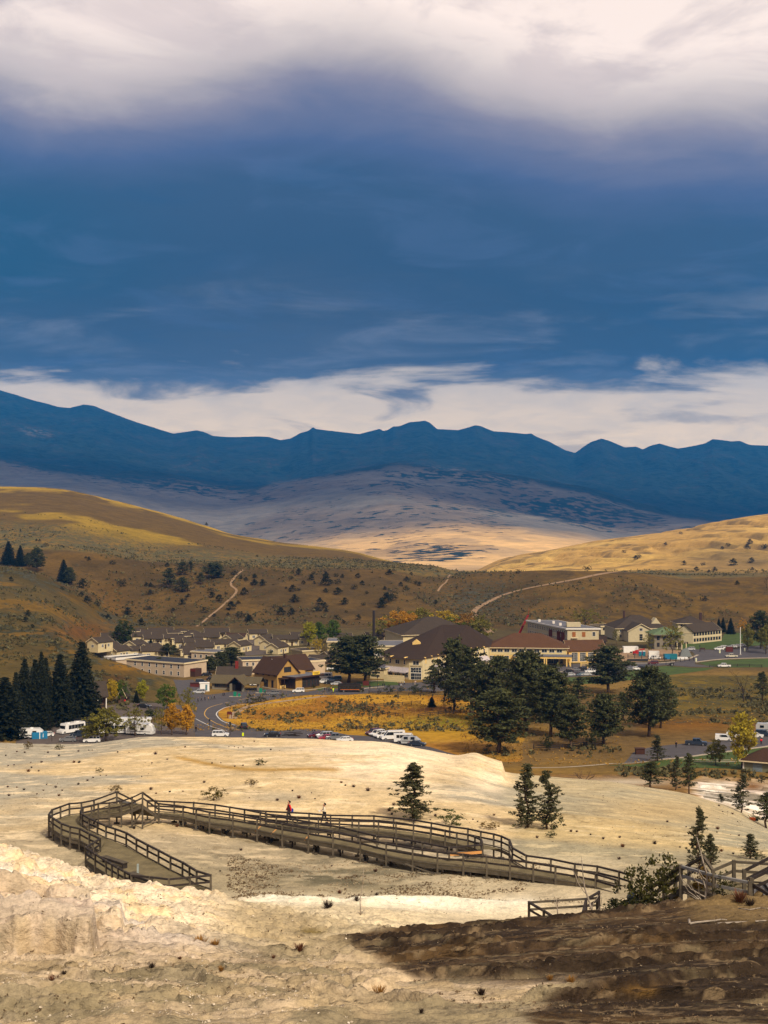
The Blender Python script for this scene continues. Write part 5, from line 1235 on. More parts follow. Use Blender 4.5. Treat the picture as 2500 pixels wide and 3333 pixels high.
d_ = P_[3] - P_[2]; _t = bpy.data.objects.new('tmp', fc); COL.objects.link(_t); bpy.context.view_layer.update(); _lm = bpy.data.meshes.new_from_object(_t.evaluated_get(bpy.context.evaluated_depsgraph_get())); bpy.data.objects.remove(_t); lt = link('lettering', _lm, dh); c = P_[2].lerp(P_[3], .5) - off0; lt.location = (c.x, c.y - .12, 5.3); lt.rotation_euler = (R(90), 0, math.atan2(d_.y, d_.x))
m = MB(); dl = (at(1250, 2218) - off0); dl.z = 0; dr = (at(1316, 2222) - off0); dr.z = 0
for k, (o2, h2) in enumerate(((0, 1.0), (1.6, 1.8), (3.0, 2.5))):
    m2 = MB(); m2.beam(dl + Vector((0, o2, h2 / 2)), dr + Vector((0, o2, h2 / 2)), .35, h2); m2.build('terrace_wall', W_CREAM, dh)
m = MB(); cx_ = r0 * .0 + (ev[1] * .62 + r0 * .38) ; m.prism([(-1.8, 0), (1.8, 0), (1.8, 1.5), (0, 2.9), (-1.8, 1.5)], 'y', -.8, 3); link('roof_gable', m.mesh('roof_gable', W_YEL), dh, Matrix.Translation(cx_ + Vector((4, -2, -.8))))
# rear hip roofed hall
b = Bld('rear_hall', 'great grey hip roof rising behind the dining hall, under the autumn trees', at(1312, 2135), at(1560, 2128), 34, 10.2); b.wall(W_CREAM); b.hip(R_GREY, 7.5, 1.0)

# hotel, main block
A = at(1587, 2160); Bq = at(1846, 2163)
b = Bld('hotel', 'long yellow hotel with a russet hip roof and a columned porch, right of centre', A, Bq, 18, 7.6)
Wd = b.W; b.wall(W_YEL); b.hip(R_RED, 6.0, 1.0, inset=13)
b.wall(siding('pale_yellow_band', srgb(210, 190, 138)), x0=.4, x1=Wd - .4, y0=-.06, y1=0, h=7.1, z0=4.2, name='upper_wall')
us = [1636 - 1587, 1657 - 1587] + [1693 - 1587 + 24.3 * i for i in range(8)]; us = [34.0, 54.0] + [76 + 24.4 * i for i in range(8)]
for u in us: b.win('f', (u - 24) / 259 * Wd + 1.6, 6.2, 2.3, 1.35, 1, 0, M_TRIMW, y=-.08)
for u in (.055, .14, .24): b.win('f', u * Wd, 2.2, 2.1, 3.0, 1, 2, M_TRIMW)
b.row('l', 3, 3, 15, 6.2, 1.8, 1.3, 1, 0); b.part('entrance_glass', M_GLASS, (Wd * .4, Wd * .95, -.04, 0, .2, 3.2))
b.row('f', 5, Wd * .44, Wd * .92, 1.7, 2.0, 2.6, 1, 1, M_TRIM, y=-.06)
pr = b.part('portico_roof', R_FLAT, (Wd * .33, Wd * 1.06, -9, -.05, 4.4, 4.65)); b.part('portico_beam', W_YEL, (Wd * .34, Wd * 1.05, -8.8, -8.5, 3.5, 4.38), (Wd * 1.04, Wd * 1.055, -8.5, -.1, 3.5, 4.38), (Wd * .34, Wd * .35, -8.5, -.1, 3.5, 4.38))
for u in (.345, .55, .715, .74, .99, 1.035): b.part('column', W_YEL, (Wd * u - .28, Wd * u + .28, -8.9, -8.35, -.5, 3.5))
for u in (.9, .97, 1.03): b.part('column', W_YEL, (Wd * u - .2, Wd * u + .2, -3.4, -3.0, -.5, 3.5))
b2 = Bld('hotel_wing', 'lower hotel wing with a russet roof and four tall gridded windows, right of the porch', at(1852, 2157), at(1972, 2155), 16, 5.6)
b2.wall(W_YEL); b2.gable(R_RED, 'x', 4.2, .6, y0=0, y1=14)
for u in (.10, .32, .54, .76): b2.win('f', u * b2.W + 1, 2.6, 2.7, 3.9, 3, 3, M_TRIMW)
for u in (.21, .43, .65, .87): b2.part('pilaster', W_YEL, (u * b2.W + .7, u * b2.W + 1.3, -.18, 0, -.5, 5.3))
# hotel rear wing, three storeys, under repair
cA = ybuild(1847, 690); cB = ybuild(1949, 690.0)
b = Bld('hotel_annexe', 'three storey beige block with a flat grey roof and boarded windows behind the hotel', cA, cB, 72, 11.6)
b.root.location.z = -69.9; zz_ = 11.6
# body follows a skewed plan: long flank running back to the left
fl_ = Vector(((1717 - CX) / F * 741, 741, 0)); lc = Matrix.Rotation(-b.rz, 3, 'Z') @ (fl_ - Vector((cA.x, cA.y, 0)))
quad = [(0, 0), (b.W, 0), (b.W + lc.x, lc.y), (lc.x, lc.y)]
m = MB(); m.prism(quad, 'z', -1, zz_); m.build('wall', W_DORM, b.root)
m = MB(); q2 = [(-.8, -.6), (b.W + .8, -.6), (b.W + lc.x + .8, lc.y + .6), (lc.x - .8, lc.y + .6)]; m.prism(q2, 'z', zz_ + .01, zz_ + .3); rf = m.build('roof', R_FLAT, b.root)
m = MB()
for i in range(4):
    a_ = q2[i]; c = q2[(i + 1) % 4]; m.beam((*a_, zz_), (*c, zz_), .3, .7)
m.build('cornice', M_TRIMW, b.root)
fa = math.atan2(lc.y, lc.x)
for fl2, z in enumerate((9.4, 5.8, 2.3)):
    for i in range(22):
        t = (i + .6) / 22.5; fr, pn = window_meshes(1.1, 1.8, 0, 1, M_TRIMW)
        o = link('window', fr, b.root, Matrix.Translation((lc.x * t, lc.y * t, z)) @ Matrix.Rotation(fa + math.pi, 4, 'Z')); link('pane', pn, o)
M_PLY = mat('plywood', srgb(150, 92, 46), .8, .2, 1.5)
b.part('boarded_window', M_PLY, (2.4, 4.1, -.1, 0, 7.6, 10)); b.part('boarded_window', M_PLY, (7.3, 9.0, -.1, 0, 7.6, 10)); b.win('f', b.W - 2.4, 9.0, 1.4, 1.9); b.part('balcony', M_TRIM, (1.9, 5.2, -.9, 0, 6.9, 7.1))
b.part('penthouse', W_DORM, (.5, 7.5, 6, 10, 12, 14.2))
for x_, y_ in ((-10, 40), (-4, 28), (-2, 16)): b.part('roof_vent', R_WHT, (x_, x_ + 1.2, y_, y_ + 1.2, 11.9, 13.2))
for t in (.06, .10, .16, .2, .36, .4): b.part('scaffold', mat('rust_netting', srgb(112, 56, 36), .8), (lc.x * t - .9, lc.x * t - .1, lc.y * t, lc.y * t + 1.6, 6.0 if t > .3 else 2, 9.5))
# dormitories at right
b = Bld('dormitory', 'beige dormitory with a wide dark roof and a gabled wing facing the viewer', at(2006, 2084), at(2172, 2082), 24, 6.4); b.wall(W_DORM); b.hip(R_GREY, 6.5, .8)
for z in (2.2, 5.0): b.row('f', 4, 2.5, b.W * .34, z, 1.0, 1.4, 0, 1, M_TRIMW)
b.wall(W_DORM, 'y', 3.4, x0=b.W * .17 - 1, x1=b.W * .62, y0=-10, y1=0, h=6, name='wing_wall'); b.gable(R_GREY, 'y', 3.6, .7, x0=b.W * .17 - 1, x1=b.W * .62, y0=-10, y1=8, h=6.0, name='wing_roof')
b.win('f', b.W * .38, 6.6, 1.6, 1.4, 1, 0, M_TRIMW, y=-10); b.win('f', b.W * .38, 2.4, 1.8, 3.4, 0, 2, M_TRIM, y=-10); b.part('chimney', M_TRIMB, (8, 9, 14, 15, 9, 15)); 
m = MB(); m.prism([(0, 0), (5.5, 0), (2.75, 3.4)], 'y', 0, 5); link('roof_gable', m.mesh('roof_gable', W_DORM), b.root, Matrix.Translation((b.W * .72, 3.5, 8.4)))
b = Bld('dormitory', 'beige two storey dormitory with rows of small windows running back to the right', at(2203, 2094), at(2256, 2096), 46, 6.6); zz_ = 6.6
fl_ = at(2349, 2086); lc = Matrix.Rotation(-b.rz, 3, 'Z') @ (Vector((fl_.x, fl_.y, 0)) - Vector((b.A.x, b.A.y, 0))); sx = lc.x - b.W; 
Wb = b.W; quadf = [(0, 0), (Wb, 0), (Wb + sx, lc.y), (sx, lc.y)]
m = MB(); m.prism(quadf, 'z', -1.5, 6.6); gbl = [(0, 0, 6.6), (Wb, 0, 6.6), (Wb / 2, 0, 10.2), (sx, lc.y, 6.6), (Wb + sx, lc.y, 6.6), (Wb / 2 + sx, lc.y, 10.2)]; m.add(gbl, [(0, 1, 2), (4, 3, 5)]); m.build('wall', W_DORM, b.root)
e0 = .7; m = MB(); V = [(-e0, -e0, 6.2), (Wb / 2, -e0, 10.4), (Wb + e0, -e0, 6.2), (sx - e0, lc.y + e0, 6.2), (Wb / 2 + sx, lc.y + e0, 10.4), (Wb + sx + e0, lc.y + e0, 6.2)]
m.add(V + [(x, y, z - .2) for x, y, z in V], [(0, 1, 4, 3), (1, 2, 5, 4), (6, 9, 10, 7), (7, 10, 11, 8), (0, 6, 7, 1), (1, 7, 8, 2), (3, 4, 10, 9), (4, 5, 11, 10), (0, 3, 9, 6), (2, 8, 11, 5)]); m.build('roof', R_GREY, b.root)
fa = math.atan2(lc.y, sx)
for z in (1.9, 5.0):
    for i in range(10):
        t = (i + .6) / 10.4; fr, pn = window_meshes(1.5, 1.5, 0, 0, M_TRIMB); o = link('window', fr, b.root, Matrix.Translation((Wb + sx * t, lc.y * t, z)) @ Matrix.Rotation(fa, 4, 'Z')); link('pane', pn, o)
m = MB(); m.beam((0, -.1, 5.9), (Wb, -.1, 5.9), .12, .3); m.beam((Wb + .05, 0, 3.5), (Wb + sx + .05, lc.y, 3.5), .12, .25); m.build('belt_board', M_TRIM, b.root); b.part('low_door', M_TRIMB, (Wb * .45, Wb * .7, -.06, 0, -.5, 1.0))
b = Bld('dormitory', 'hip roofed upper storey with a brown chimney standing behind the long dormitory', at(2207, 2062), at(2302, 2062), 16, 5.8); b.wall(W_DORM); b.hip(R_GREY, 3.8, 1.0); b.part('chimney', M_TRIMB, (b.W * .82, b.W * .82 + 1.4, 6, 7.2, 5, 11.5)); b.row('f', 6, 2, b.W - 2, 4.7, 1.0, 1.0, 0, 0, M_TRIMB)
b = Bld('low_house', 'small flat roofed cream house left of the dormitories', at(1956, 2066), at(2006, 2064), 12, 4.8); b.wall(W_DORM); b.flat(R_GREY, M_TRIM); b.row('f', 3, 2, b.W - 1.5, 3.2, 1.2, 1.2, 0, 1, M_TRIMB)
b = Bld('shed', 'small brown shed with a dark roof at the corner of the beige block', at(1952, 2104), at(1972, 2104), 6, 3); b.wall(M_TRIMB); b.gable(R_DRK, 'x', 2, .8, trim=None)
# stone house with green roof
b = Bld('stone_house', 'square grey stone house with a green hip roof and small columned porch', at(2130, 2114), at(2218, 2114), 16, 7.6); b.wall(W_GREY); b.hip(R_GRN, 3.4, 1.6, trim=W_GREY)
for z in (2.4, 5.8): b.row('f', 4, 2, b.W - 2.5, z, 1.2, 1.9, 0, 1, M_TRIMB)
b.part('porch_roof', W_GREY, (b.W - 3, b.W + 2.4, -2.4, 0, 3.6, 4.1)); [b.part('column', M_TRIM, (u, u + .4, -2.2, -1.8, -.5, 3.6)) for u in (b.W - 2.8, b.W - .4, b.W + 1.8)]
# house at lower right
b = Bld('house', 'grey roofed house with a pale blue garage at the right edge below the lawn', ybuild(2418, 324), ybuild(2570, 319), 8, 2.4, 'house'); b.wall(siding('sage_siding', srgb(118, 116, 92)))
b.hip(R_BRN, 2.6, .7); b.part('garage_door', mat('blue_grey_door', srgb(112, 122, 126), .7), (b.W * .22, b.W * .42, -.06, 0, 0, 2.0)); b.row('f', 3, b.W * .62, b.W * .8, 1.5, .8, 1.0, 0, 1, M_TRIMW); b.part('corner_board', M_TRIMW, (0, .3, -.06, 0, 0, 2.3))
# visitor building behind the spruces at left
b = Bld('house', 'dark roofed timber house with a post porch behind the spruces at left', at(290, 2316), at(345, 2318), 12, 5.2, 'house'); b.wall(mat('brown_logs', srgb(88, 66, 50), .85, .2, 1)); b.gable(R_GREY, 'x', 3.6, .8, trim=None); b.part('porch_post', M_TRIMW, (b.W - .3, b.W, -2, -1.7, -.5, 4.6), (b.W - 3, b.W - 2.7, -2, -1.7, -.5, 4.6)); b.part('porch_roof', R_GREY, (0, b.W + .5, -2.4, 0, 4.7, 4.9)); b.win('f', 2, 1.8, 1.2, 1.4)
b = Bld('house', 'small brown gabled house just right of the yellow and green tree pair', at(385, 2290), at(408, 2292), 8, 3.0, 'house'); b.wall(mat('brown_logs', srgb(88, 66, 50))); b.gable(R_GREY, 'y', 2.4, .6)
# ------------------------------------------------------------------ plants
def tri_mesh(name, P, mtl, quads=False):
    """P: (n, 3 or 4, 3) array of loose faces"""
    n, k, _ = P.shape
    me = bpy.data.meshes.new(name); me.vertices.add(n * k); me.vertices.foreach_set('co', P.astype(np.float32).ravel())
    me.loops.add(n * k); me.loops.foreach_set('vertex_index', np.arange(n * k, dtype=np.int32))
    me.polygons.add(n); me.polygons.foreach_set('loop_start', np.arange(0, n * k, k, dtype=np.int32)); me.polygons.foreach_set('loop_total', np.full(n, k, np.int32))
    me.update(); me.materials.append(mtl); return me
def leaves(rg, Cn, K, spread, size, flat=0.6, elong=1.0, outdir=None):
    Cn = np.repeat(np.asarray(Cn, float), K, 0); n = len(Cn)
    off = rg.normal(size=(n, 3)); off /= np.linalg.norm(off, axis=1)[:, None] + 1e-9; off *= (rg.random((n, 1)) ** 0.5)
    sp = np.asarray(spread, float)
    if sp.ndim == 1 and len(sp) == 3: off = off * sp
    else: off = off * (np.repeat(sp, K)[:, None] if sp.ndim else sp) * np.array([1, 1, flat])
    c = Cn + off
    a_ = rg.normal(size=(n, 3)); a_ /= np.linalg.norm(a_, axis=1)[:, None]; b = np.cross(a_, rg.normal(size=(n, 3))); b /= np.linalg.norm(b, axis=1)[:, None] + 1e-9
    s = size * (0.6 + 0.8 * rg.random((n, 1)))
    return np.stack([c - a_ * s * elong, c + b * s * 0.6, c + a_ * s * elong, c - b * s * .6], 1)
L_SPRUCE = leaf_mat('spruce_needles', (0.008, 0.011, 0.004, 1), (0.026, 0.029, 0.010, 1))
L_PINE = leaf_mat('pine_needles', (0.018, 0.022, 0.006, 1), (0.098, 0.102, 0.034, 1))
L_JUN = leaf_mat('juniper_foliage', (0.018, 0.021, 0.007, 1), (0.052, 0.050, 0.016, 1), tint=True)
L_DEC = leaf_mat('autumn_leaves', (0.8, 0.8, 0.75, 1), (2.1, 2.0, 1.6, 1), tint=True)
L_THIN = leaf_mat('grey_green_needles', (0.030, 0.032, 0.014, 1), (0.105, 0.100, 0.045, 1))
L_TWIG = leaf_mat('dry_twigs', (0.5, 0.5, 0.5, 1), (1.3, 1.25, 1.2, 1), tint=True)
M_BARK = mat('bark', srgb(84, 66, 52), .95, .3, 4, .5); M_BARKG = mat('silver_dead_wood', srgb(150, 138, 124), .9, .25, 5, .4); M_BARKD = mat('dark_bark', srgb(52, 42, 36), .95, .3, 4)
_tc = {}
def tree_meshes(kind, seed):
    k_ = (kind, seed)
    if k_ in _tc: return _tc[k_]
    rg = np.random.default_rng(seed * 31 + len(kind)); tr = MB(); bark = M_BARK; lm = L_PINE
    def trunk(segs, wob=0.02, r=0.022, top=1.0):
        P = [Vector((rg.normal() * wob * (i > 0), rg.normal() * wob * (i > 0), top * i / segs)) for i in range(segs + 1)]
        P[0].z = -0.02
        for i in range(segs): tr.tube(P[i], P[i + 1], r * (1 - i / segs * .85), r * (1 - (i + 1) / segs * .85), 7)
        def at_(t): 
            f = min(max(t / top, 0), .999) * segs; i = int(f); return P[i].lerp(P[i + 1], f - i)
        return at_
    cs = []; sizes = []
    if kind == 'spruce':
        at_ = trunk(5, .003, .018, .98); lm = L_SPRUCE; q = []
        for t in np.linspace(.05, .985, 30):
            rr = .235 * (1 - t) ** .82 * (0.92 + .16 * rg.random()) + .006
            nb = int(7 + 9 * (1 - t)); ph = rg.random() * 6.3
            for j in range(nb):
                an = ph + 6.283 * j / nb + rg.normal() * .12; L = rr * (.78 + .36 * rg.random()); c0 = at_(t)
                for s in np.linspace(.25, 1, max(3, int(2 + 6 * L / .23))):
                    q.append((c0.x + math.cos(an) * L * s, c0.y + math.sin(an) * L * s, t - .10 * L * s * 2.2 + .05 * L * (s ** 3)))
        P = leaves(rg, q, 5, .017, .0145, .8, 1.4)
    elif kind in ('pine', 'pine_open', 'pine_thin'):
        at_ = trunk(6, .012 if kind != 'pine_thin' else .02, .022 if kind != 'pine_thin' else .016, .97); q = []; sp = []
        n = {'pine': 84, 'pine_open': 56, 'pine_thin': 78}[kind]; t0 = {'pine': .17, 'pine_open': .18, 'pine_thin': .07}[kind]
        for i in range(n):
            t = t0 + (1 - t0) * ((i + rg.random()) / n); an = i * 2.4 + rg.normal() * .5
            prof = {'pine': .30 * (1 - ((t - .45) / .62) ** 2 * (t > .45) - .35 * max(0, .45 - t) / .45), 'pine_open': .30 * (1.02 - t) ** .5 * (.55 + .6 * rg.random()), 'pine_thin': .27 * (1.05 - t) ** .8 * (.35 + .75 * rg.random())}[kind]
            L = max(.02, prof * (.75 + .4 * rg.random())); c0 = at_(t * .97); up_ = (.25 if kind == 'pine' else .12 if kind == 'pine_open' else .05 + .5 * rg.random()) * L + rg.normal() * .012
            e_ = c0 + Vector((math.cos(an) * L, math.sin(an) * L, up_))
            tr.tube(c0, e_, .006, .002, 4, cap=False)
            m_ = 4 if kind == 'pine' else (3 if kind == 'pine_open' else 3)
            for s in np.linspace(.42 if kind != 'pine' else .3, 1.0, m_):
                c = c0.lerp(e_, s); q.append((c.x + rg.normal() * .014, c.y + rg.normal() * .014, c.z + .01 + rg.normal() * .012)); sp.append((.054 if kind == 'pine' else .046 if kind == 'pine_open' else .032) * (.7 + .6 * rg.random()))
        if kind == 'pine_thin': lm = L_THIN
        P = leaves(rg, q, 21 if kind == 'pine' else 20, np.array(sp), .0165 if kind == 'pine' else .0145 if kind == 'pine_open' else .0115, .6, 1.3)
    elif kind in ('round', 'column', 'sparse'):
        lm = L_DEC; at_ = trunk(4, .012, .020, .75); q = []; sp = []
        for i in range(9):
            an = i * 2.4; t = .22 + .06 * i; e_ = Vector((math.cos(an) * .13, math.sin(an) * .13, t + .22)); tr.tube(at_(t), e_, .009, .003, 4, cap=False)
        n = {'round': 120, 'column': 120, 'sparse': 90}[kind]
        while len(q) < n:
            p = rg.normal(size=3); p /= np.linalg.norm(p); p *= rg.random() ** .4
            lob = 1 + .22 * math.sin(p[0] * 5 + seed) * math.cos(p[1] * 4 + p[2] * 5 + seed * 2)
            z = .56 + .42 * p[2]
            if kind == 'column': w_ = .30 * (1.05 - abs(z - .5) * .9)
            else: w_ = .36 * (1.1 - .5 * max(0, z - .5))
            q.append((p[0] * w_ * lob, p[1] * w_ * lob, z)); sp.append((.07 if kind != 'sparse' else .055) * (.6 + .8 * rg.random()))
        P = leaves(rg, q, 34 if kind != 'sparse' else 22, np.array(sp), .021 if kind != 'sparse' else .017, .8, 1.0)
    elif kind in ('juniper', 'bush', 'cone'):
        lm = L_JUN; at_ = trunk(2, .01, .03, .3); q = []; sp = []
        while len(q) < 46:
            p = rg.normal(size=3); p /= np.linalg.norm(p); p *= rg.random() ** .35
            z = .5 + .47 * p[2]; w_ = (.5 if kind != 'cone' else .42 * (1.15 - z)) * (1.0 - .25 * max(0, z - .4))
            if kind == 'bush': w_ = .5; z = max(.05, .42 + .5 * p[2] * (.7 + .5 * math.sin(p[0] * 7 + seed)))
            q.append((p[0] * w_, p[1] * w_, z)); sp.append(.11 * (.7 + .6 * rg.random()))
        P = leaves(rg, q, 16, np.array(sp), .034, .9, 1.1)
    elif kind == 'tuft':
        lm = L_TWIG; n = 110; an = rg.random(n) * 6.283; r_ = rg.random(n) * .38; b0 = np.stack([np.cos(an) * r_ * .6, np.sin(an) * r_ * .6, np.zeros(n)], 1)
        tp = b0 + np.stack([np.cos(an) * (.12 + r_ * .6), np.sin(an) * (.12 + r_ * .6), .45 + .5 * rg.random(n)], 1); s_ = np.stack([-np.sin(an), np.cos(an), np.zeros(n)], 1) * .022
        P = np.stack([b0 - s_, b0 + s_, tp + s_ * .5, tp - s_ * .5], 1); tr.tube((0, 0, -.05), (0, 0, .2), .05, .02, 5)
    elif kind in ('bare', 'bare_wide'):
        P = None; bark = M_BARKD if kind == 'bare' else M_BARK
        def grow(p, d, L, r, dep):
            e_ = p + d * L; tr.tube(p, e_, r, r * .6, 5, cap=False)
            if dep == 0: return
            for _ in range(3 if dep > 1 else 4):
                nd = (d + Vector(rg.normal(size=3)) * (.55 if kind == 'bare' else .85)).normalized(); nd.z = abs(nd.z) * .7 + .12
                grow(p.lerp(e_, .4 + .6 * rg.random()), nd.normalized(), L * (.55 + .2 * rg.random()), r * .5, dep - 1)
        if kind == 'bare': grow(Vector((0, 0, -.02)), Vector((.03, 0, 1)), .5, .018, 4)
        else:
            for a2 in (-.9, -.3, .4, 1.0): grow(Vector((a2 * .05, 0, -.02)), Vector((math.sin(a2) * .9, rg.normal() * .3, .8)).normalized(), .38, .016, 3)
    crown = tri_mesh('crown', P, lm) if P is not None else None
    tmesh = tr.mesh('trunk', bark, True)
    _tc[k_] = (crown, tmesh); return _tc[k_]
rt_ = random.Random(11)
def tree(kind, p, h, w_, label, cat='tree', group=None, color=(.1, .1, .05), seed=None, name=None, stem='trunk'):
    """h, w in metres; meshes are unit height with natural width"""
    seed = rt_.randint(0, 3) if seed is None else seed
    nat = {'spruce': .47, 'pine': .60, 'pine_open': .56, 'pine_thin': .44, 'round': .78, 'column': .62, 'sparse': .78, 'juniper': 1.05, 'bush': 1.1, 'cone': .8, 'tuft': 1.0, 'bare': .6, 'bare_wide': 1.3}[kind]
    cr, tr = tree_meshes(kind, seed)
    if cr:
        if 'nat' not in cr:
            A = np.empty(len(cr.vertices) * 3); cr.vertices.foreach_get('co', A); A = A.reshape(-1, 3); cr['nat'] = float(np.percentile(A[:, 0], 98.5) - np.percentile(A[:, 0], 1.5)); cr['top'] = float(np.percentile(A[:, 2], 99.8))
        nat = cr['nat']; h = h / cr['top']
    nm = name or {'spruce': 'spruce_tree', 'pine': 'pine_tree', 'pine_open': 'pine_tree', 'pine_thin': 'pine_tree', 'round': 'deciduous_tree', 'column': 'poplar_tree', 'sparse': 'deciduous_tree', 'juniper': 'juniper', 'bush': 'shrub', 'cone': 'juniper', 'tuft': 'dry_shrub', 'bare': 'bare_tree', 'bare_wide': 'bare_tree'}[kind]
    rz = rt_.random() * 6.28
    if kind == 'tuft' or (kind in ('juniper', 'cone', 'bush') and cat == 'small'):
        o = link(nm, cr, None, None, color); o.location = p; tag(o, label, 'shrub', group)
    else:
        o = thing(nm, label, cat, p, 0, group)
        if cr: link('crown', cr, o, None, color)
        link(stem, tr, o)
    o.rotation_euler = (0, 0, rz); s = w_ / nat; o.scale = (s, s, h); return o
def ptree(kind, px, py, top, wpx, label, cat='tree', ymin=305, color=(.1, .1, .05), group=None, hitf=None, **k):
    """px, py base in the photo, top its photo y, width in photo pixels"""
    p = hit(px, py, ymin, 3200) if hitf is None else hitf
    ppm = F / p.y; return tree(kind, p, (py - top) / ppm, wpx / ppm, label, cat, group, color, **k)
# --- spruces at left
for x, y, t, w_, lb in [(265, 2352, 2092, 118, 'tallest dark spruce, at the right end of the row of spruces at left'), (196, 2360, 2131, 96, 'broad black spruce second from the right in the left row'),
    (150, 2362, 2143, 66, 'narrow spruce squeezed behind the broad one at left'), (134, 2368, 2124, 60, 'spiky tall spruce in the middle of the left row'), (116, 2376, 2149, 84, 'dense dark spruce left of the spiky one'),
    (80, 2380, 2146, 80, 'spruce with a thin bare top near the left edge'), (52, 2384, 2190, 60, 'shorter spruce between two taller ones near the left edge'), (14, 2402, 2206, 150, 'wide spruce with pale drooping boughs at the left edge'), (-60, 2395, 2160, 120, 'spruce partly outside the left edge of the photo')]:
    ptree('spruce', x, y, t, w_, lb, group='spruces at left')
# --- pines of the middle ground
for k, x, y, t, w_, lb in [
    ('pine', 1134, 2222, 2070, 128, 'big layered pine behind the black bus, its left stem'), ('pine', 1186, 2224, 2066, 122, 'big layered pine behind the black bus, its right stem'),
    ('pine', 1478, 2312, 2078, 100, 'tall pine whose top crosses the dining hall roof'), ('pine_open', 1535, 2326, 2106, 115, 'pine with a clear dark trunk left of the dense grove'), ('pine_open', 1412, 2256, 2168, 66, 'small pine in front of the dining hall entrance'),
    ('pine', 1626, 2350, 2136, 100, 'dark pine behind the front pine of the grove'), ('pine', 1715, 2378, 2119, 150, 'widest pine in the middle of the grove in front of the hotel'), ('pine', 1622, 2452, 2245, 170, 'foremost pine of the grove with a forked trunk'),
    ('pine', 1792, 2398, 2168, 140, 'pine with a bare lower trunk at the right of the grove'), ('pine', 1860, 2436, 2270, 96, 'lower olive pine at the right foot of the grove'), ('pine', 1690, 2345, 2180, 90, 'pine filling the middle back of the grove'), ('pine', 1572, 2345, 2160, 90, 'pine on the left flank of the grove'),
    ('pine', 1758, 2350, 2200, 90, 'short pine tucked behind the bare trunked one'), ('pine_open', 1882, 2292, 2203, 70, 'small pine beside the lawn, right of the grove'), ('pine', 1981, 2256, 2102, 125, 'broad pine in front of the hotel wing'),
    ('pine', 1968, 2425, 2258, 110, 'dark pine left of the great double topped one'), ('pine', 2112, 2398, 2171, 140, 'great pine with two tops standing alone at right'), ('pine', 2150, 2370, 2188, 90, 'right hand top of the great double pine'),
    ('pine_open', 2028, 2345, 2254, 56, 'thin grey pine between the two right hand pines'), ('pine', 2476, 2112, 1988, 66, 'dark rounded pine at the upper right edge'), ('pine_open', 2482, 2280, 2186, 50, 'dark scraggly pine at the right edge of the sagebrush field'),
    ('pine_open', 545, 2142, 2094, 46, 'ragged pine among the cottages'), ('pine_open', 566, 2132, 2100, 30, 'thin pine right behind the ragged village pine'), ('pine_open', 519, 2192, 2138, 34, 'twisted pine in front of the motel wall'),
    ('pine', 683, 2192, 2136, 50, 'leftmost of the three dark pines behind the gas station'), ('pine', 716, 2184, 2122, 46, 'middle one of the three dark pines behind the gas station'), ('pine', 752, 2170, 2106, 70, 'rightmost and largest of the three pines behind the gas station'),
    ('pine', 490, 2184, 2147, 44, 'round dark pine against the motel wall')]:
    ptree(k, x, y, t, w_, lb, group='pines of the valley')
for x, y, t, w_, lb in [(491, 2122, 2080, 26, 'small dark spruce among the cottages'), (2340, 2058, 2013, 18, 'leftmost of the three small spruces beyond the dormitory'), (2354, 2058, 2010, 20, 'middle one of the three small spruces beyond the dormitory'), (2379, 2064, 2012, 24, 'rightmost of the three small spruces beyond the dormitory'),
    (444, 2288, 2247, 18, 'little spruce beside the side road at left'), (1406, 2302, 2268, 24, 'small cone shaped spruce inside the fenced field'), (2316, 2045, 2022, 12, 'tiny spruce tip behind the dormitory roof')]:
    ptree('spruce', x, y, t, w_, lb, group='small spruces')
G_ = lambda r, g, b: srgb(r, g, b)
YG, GRN, ORG, YEL, OLV, DGR, BRN = G_(122, 120, 30), G_(64, 80, 26), G_(146, 108, 28), G_(140, 120, 30), G_(92, 88, 34), G_(42, 50, 20), G_(116, 86, 34)
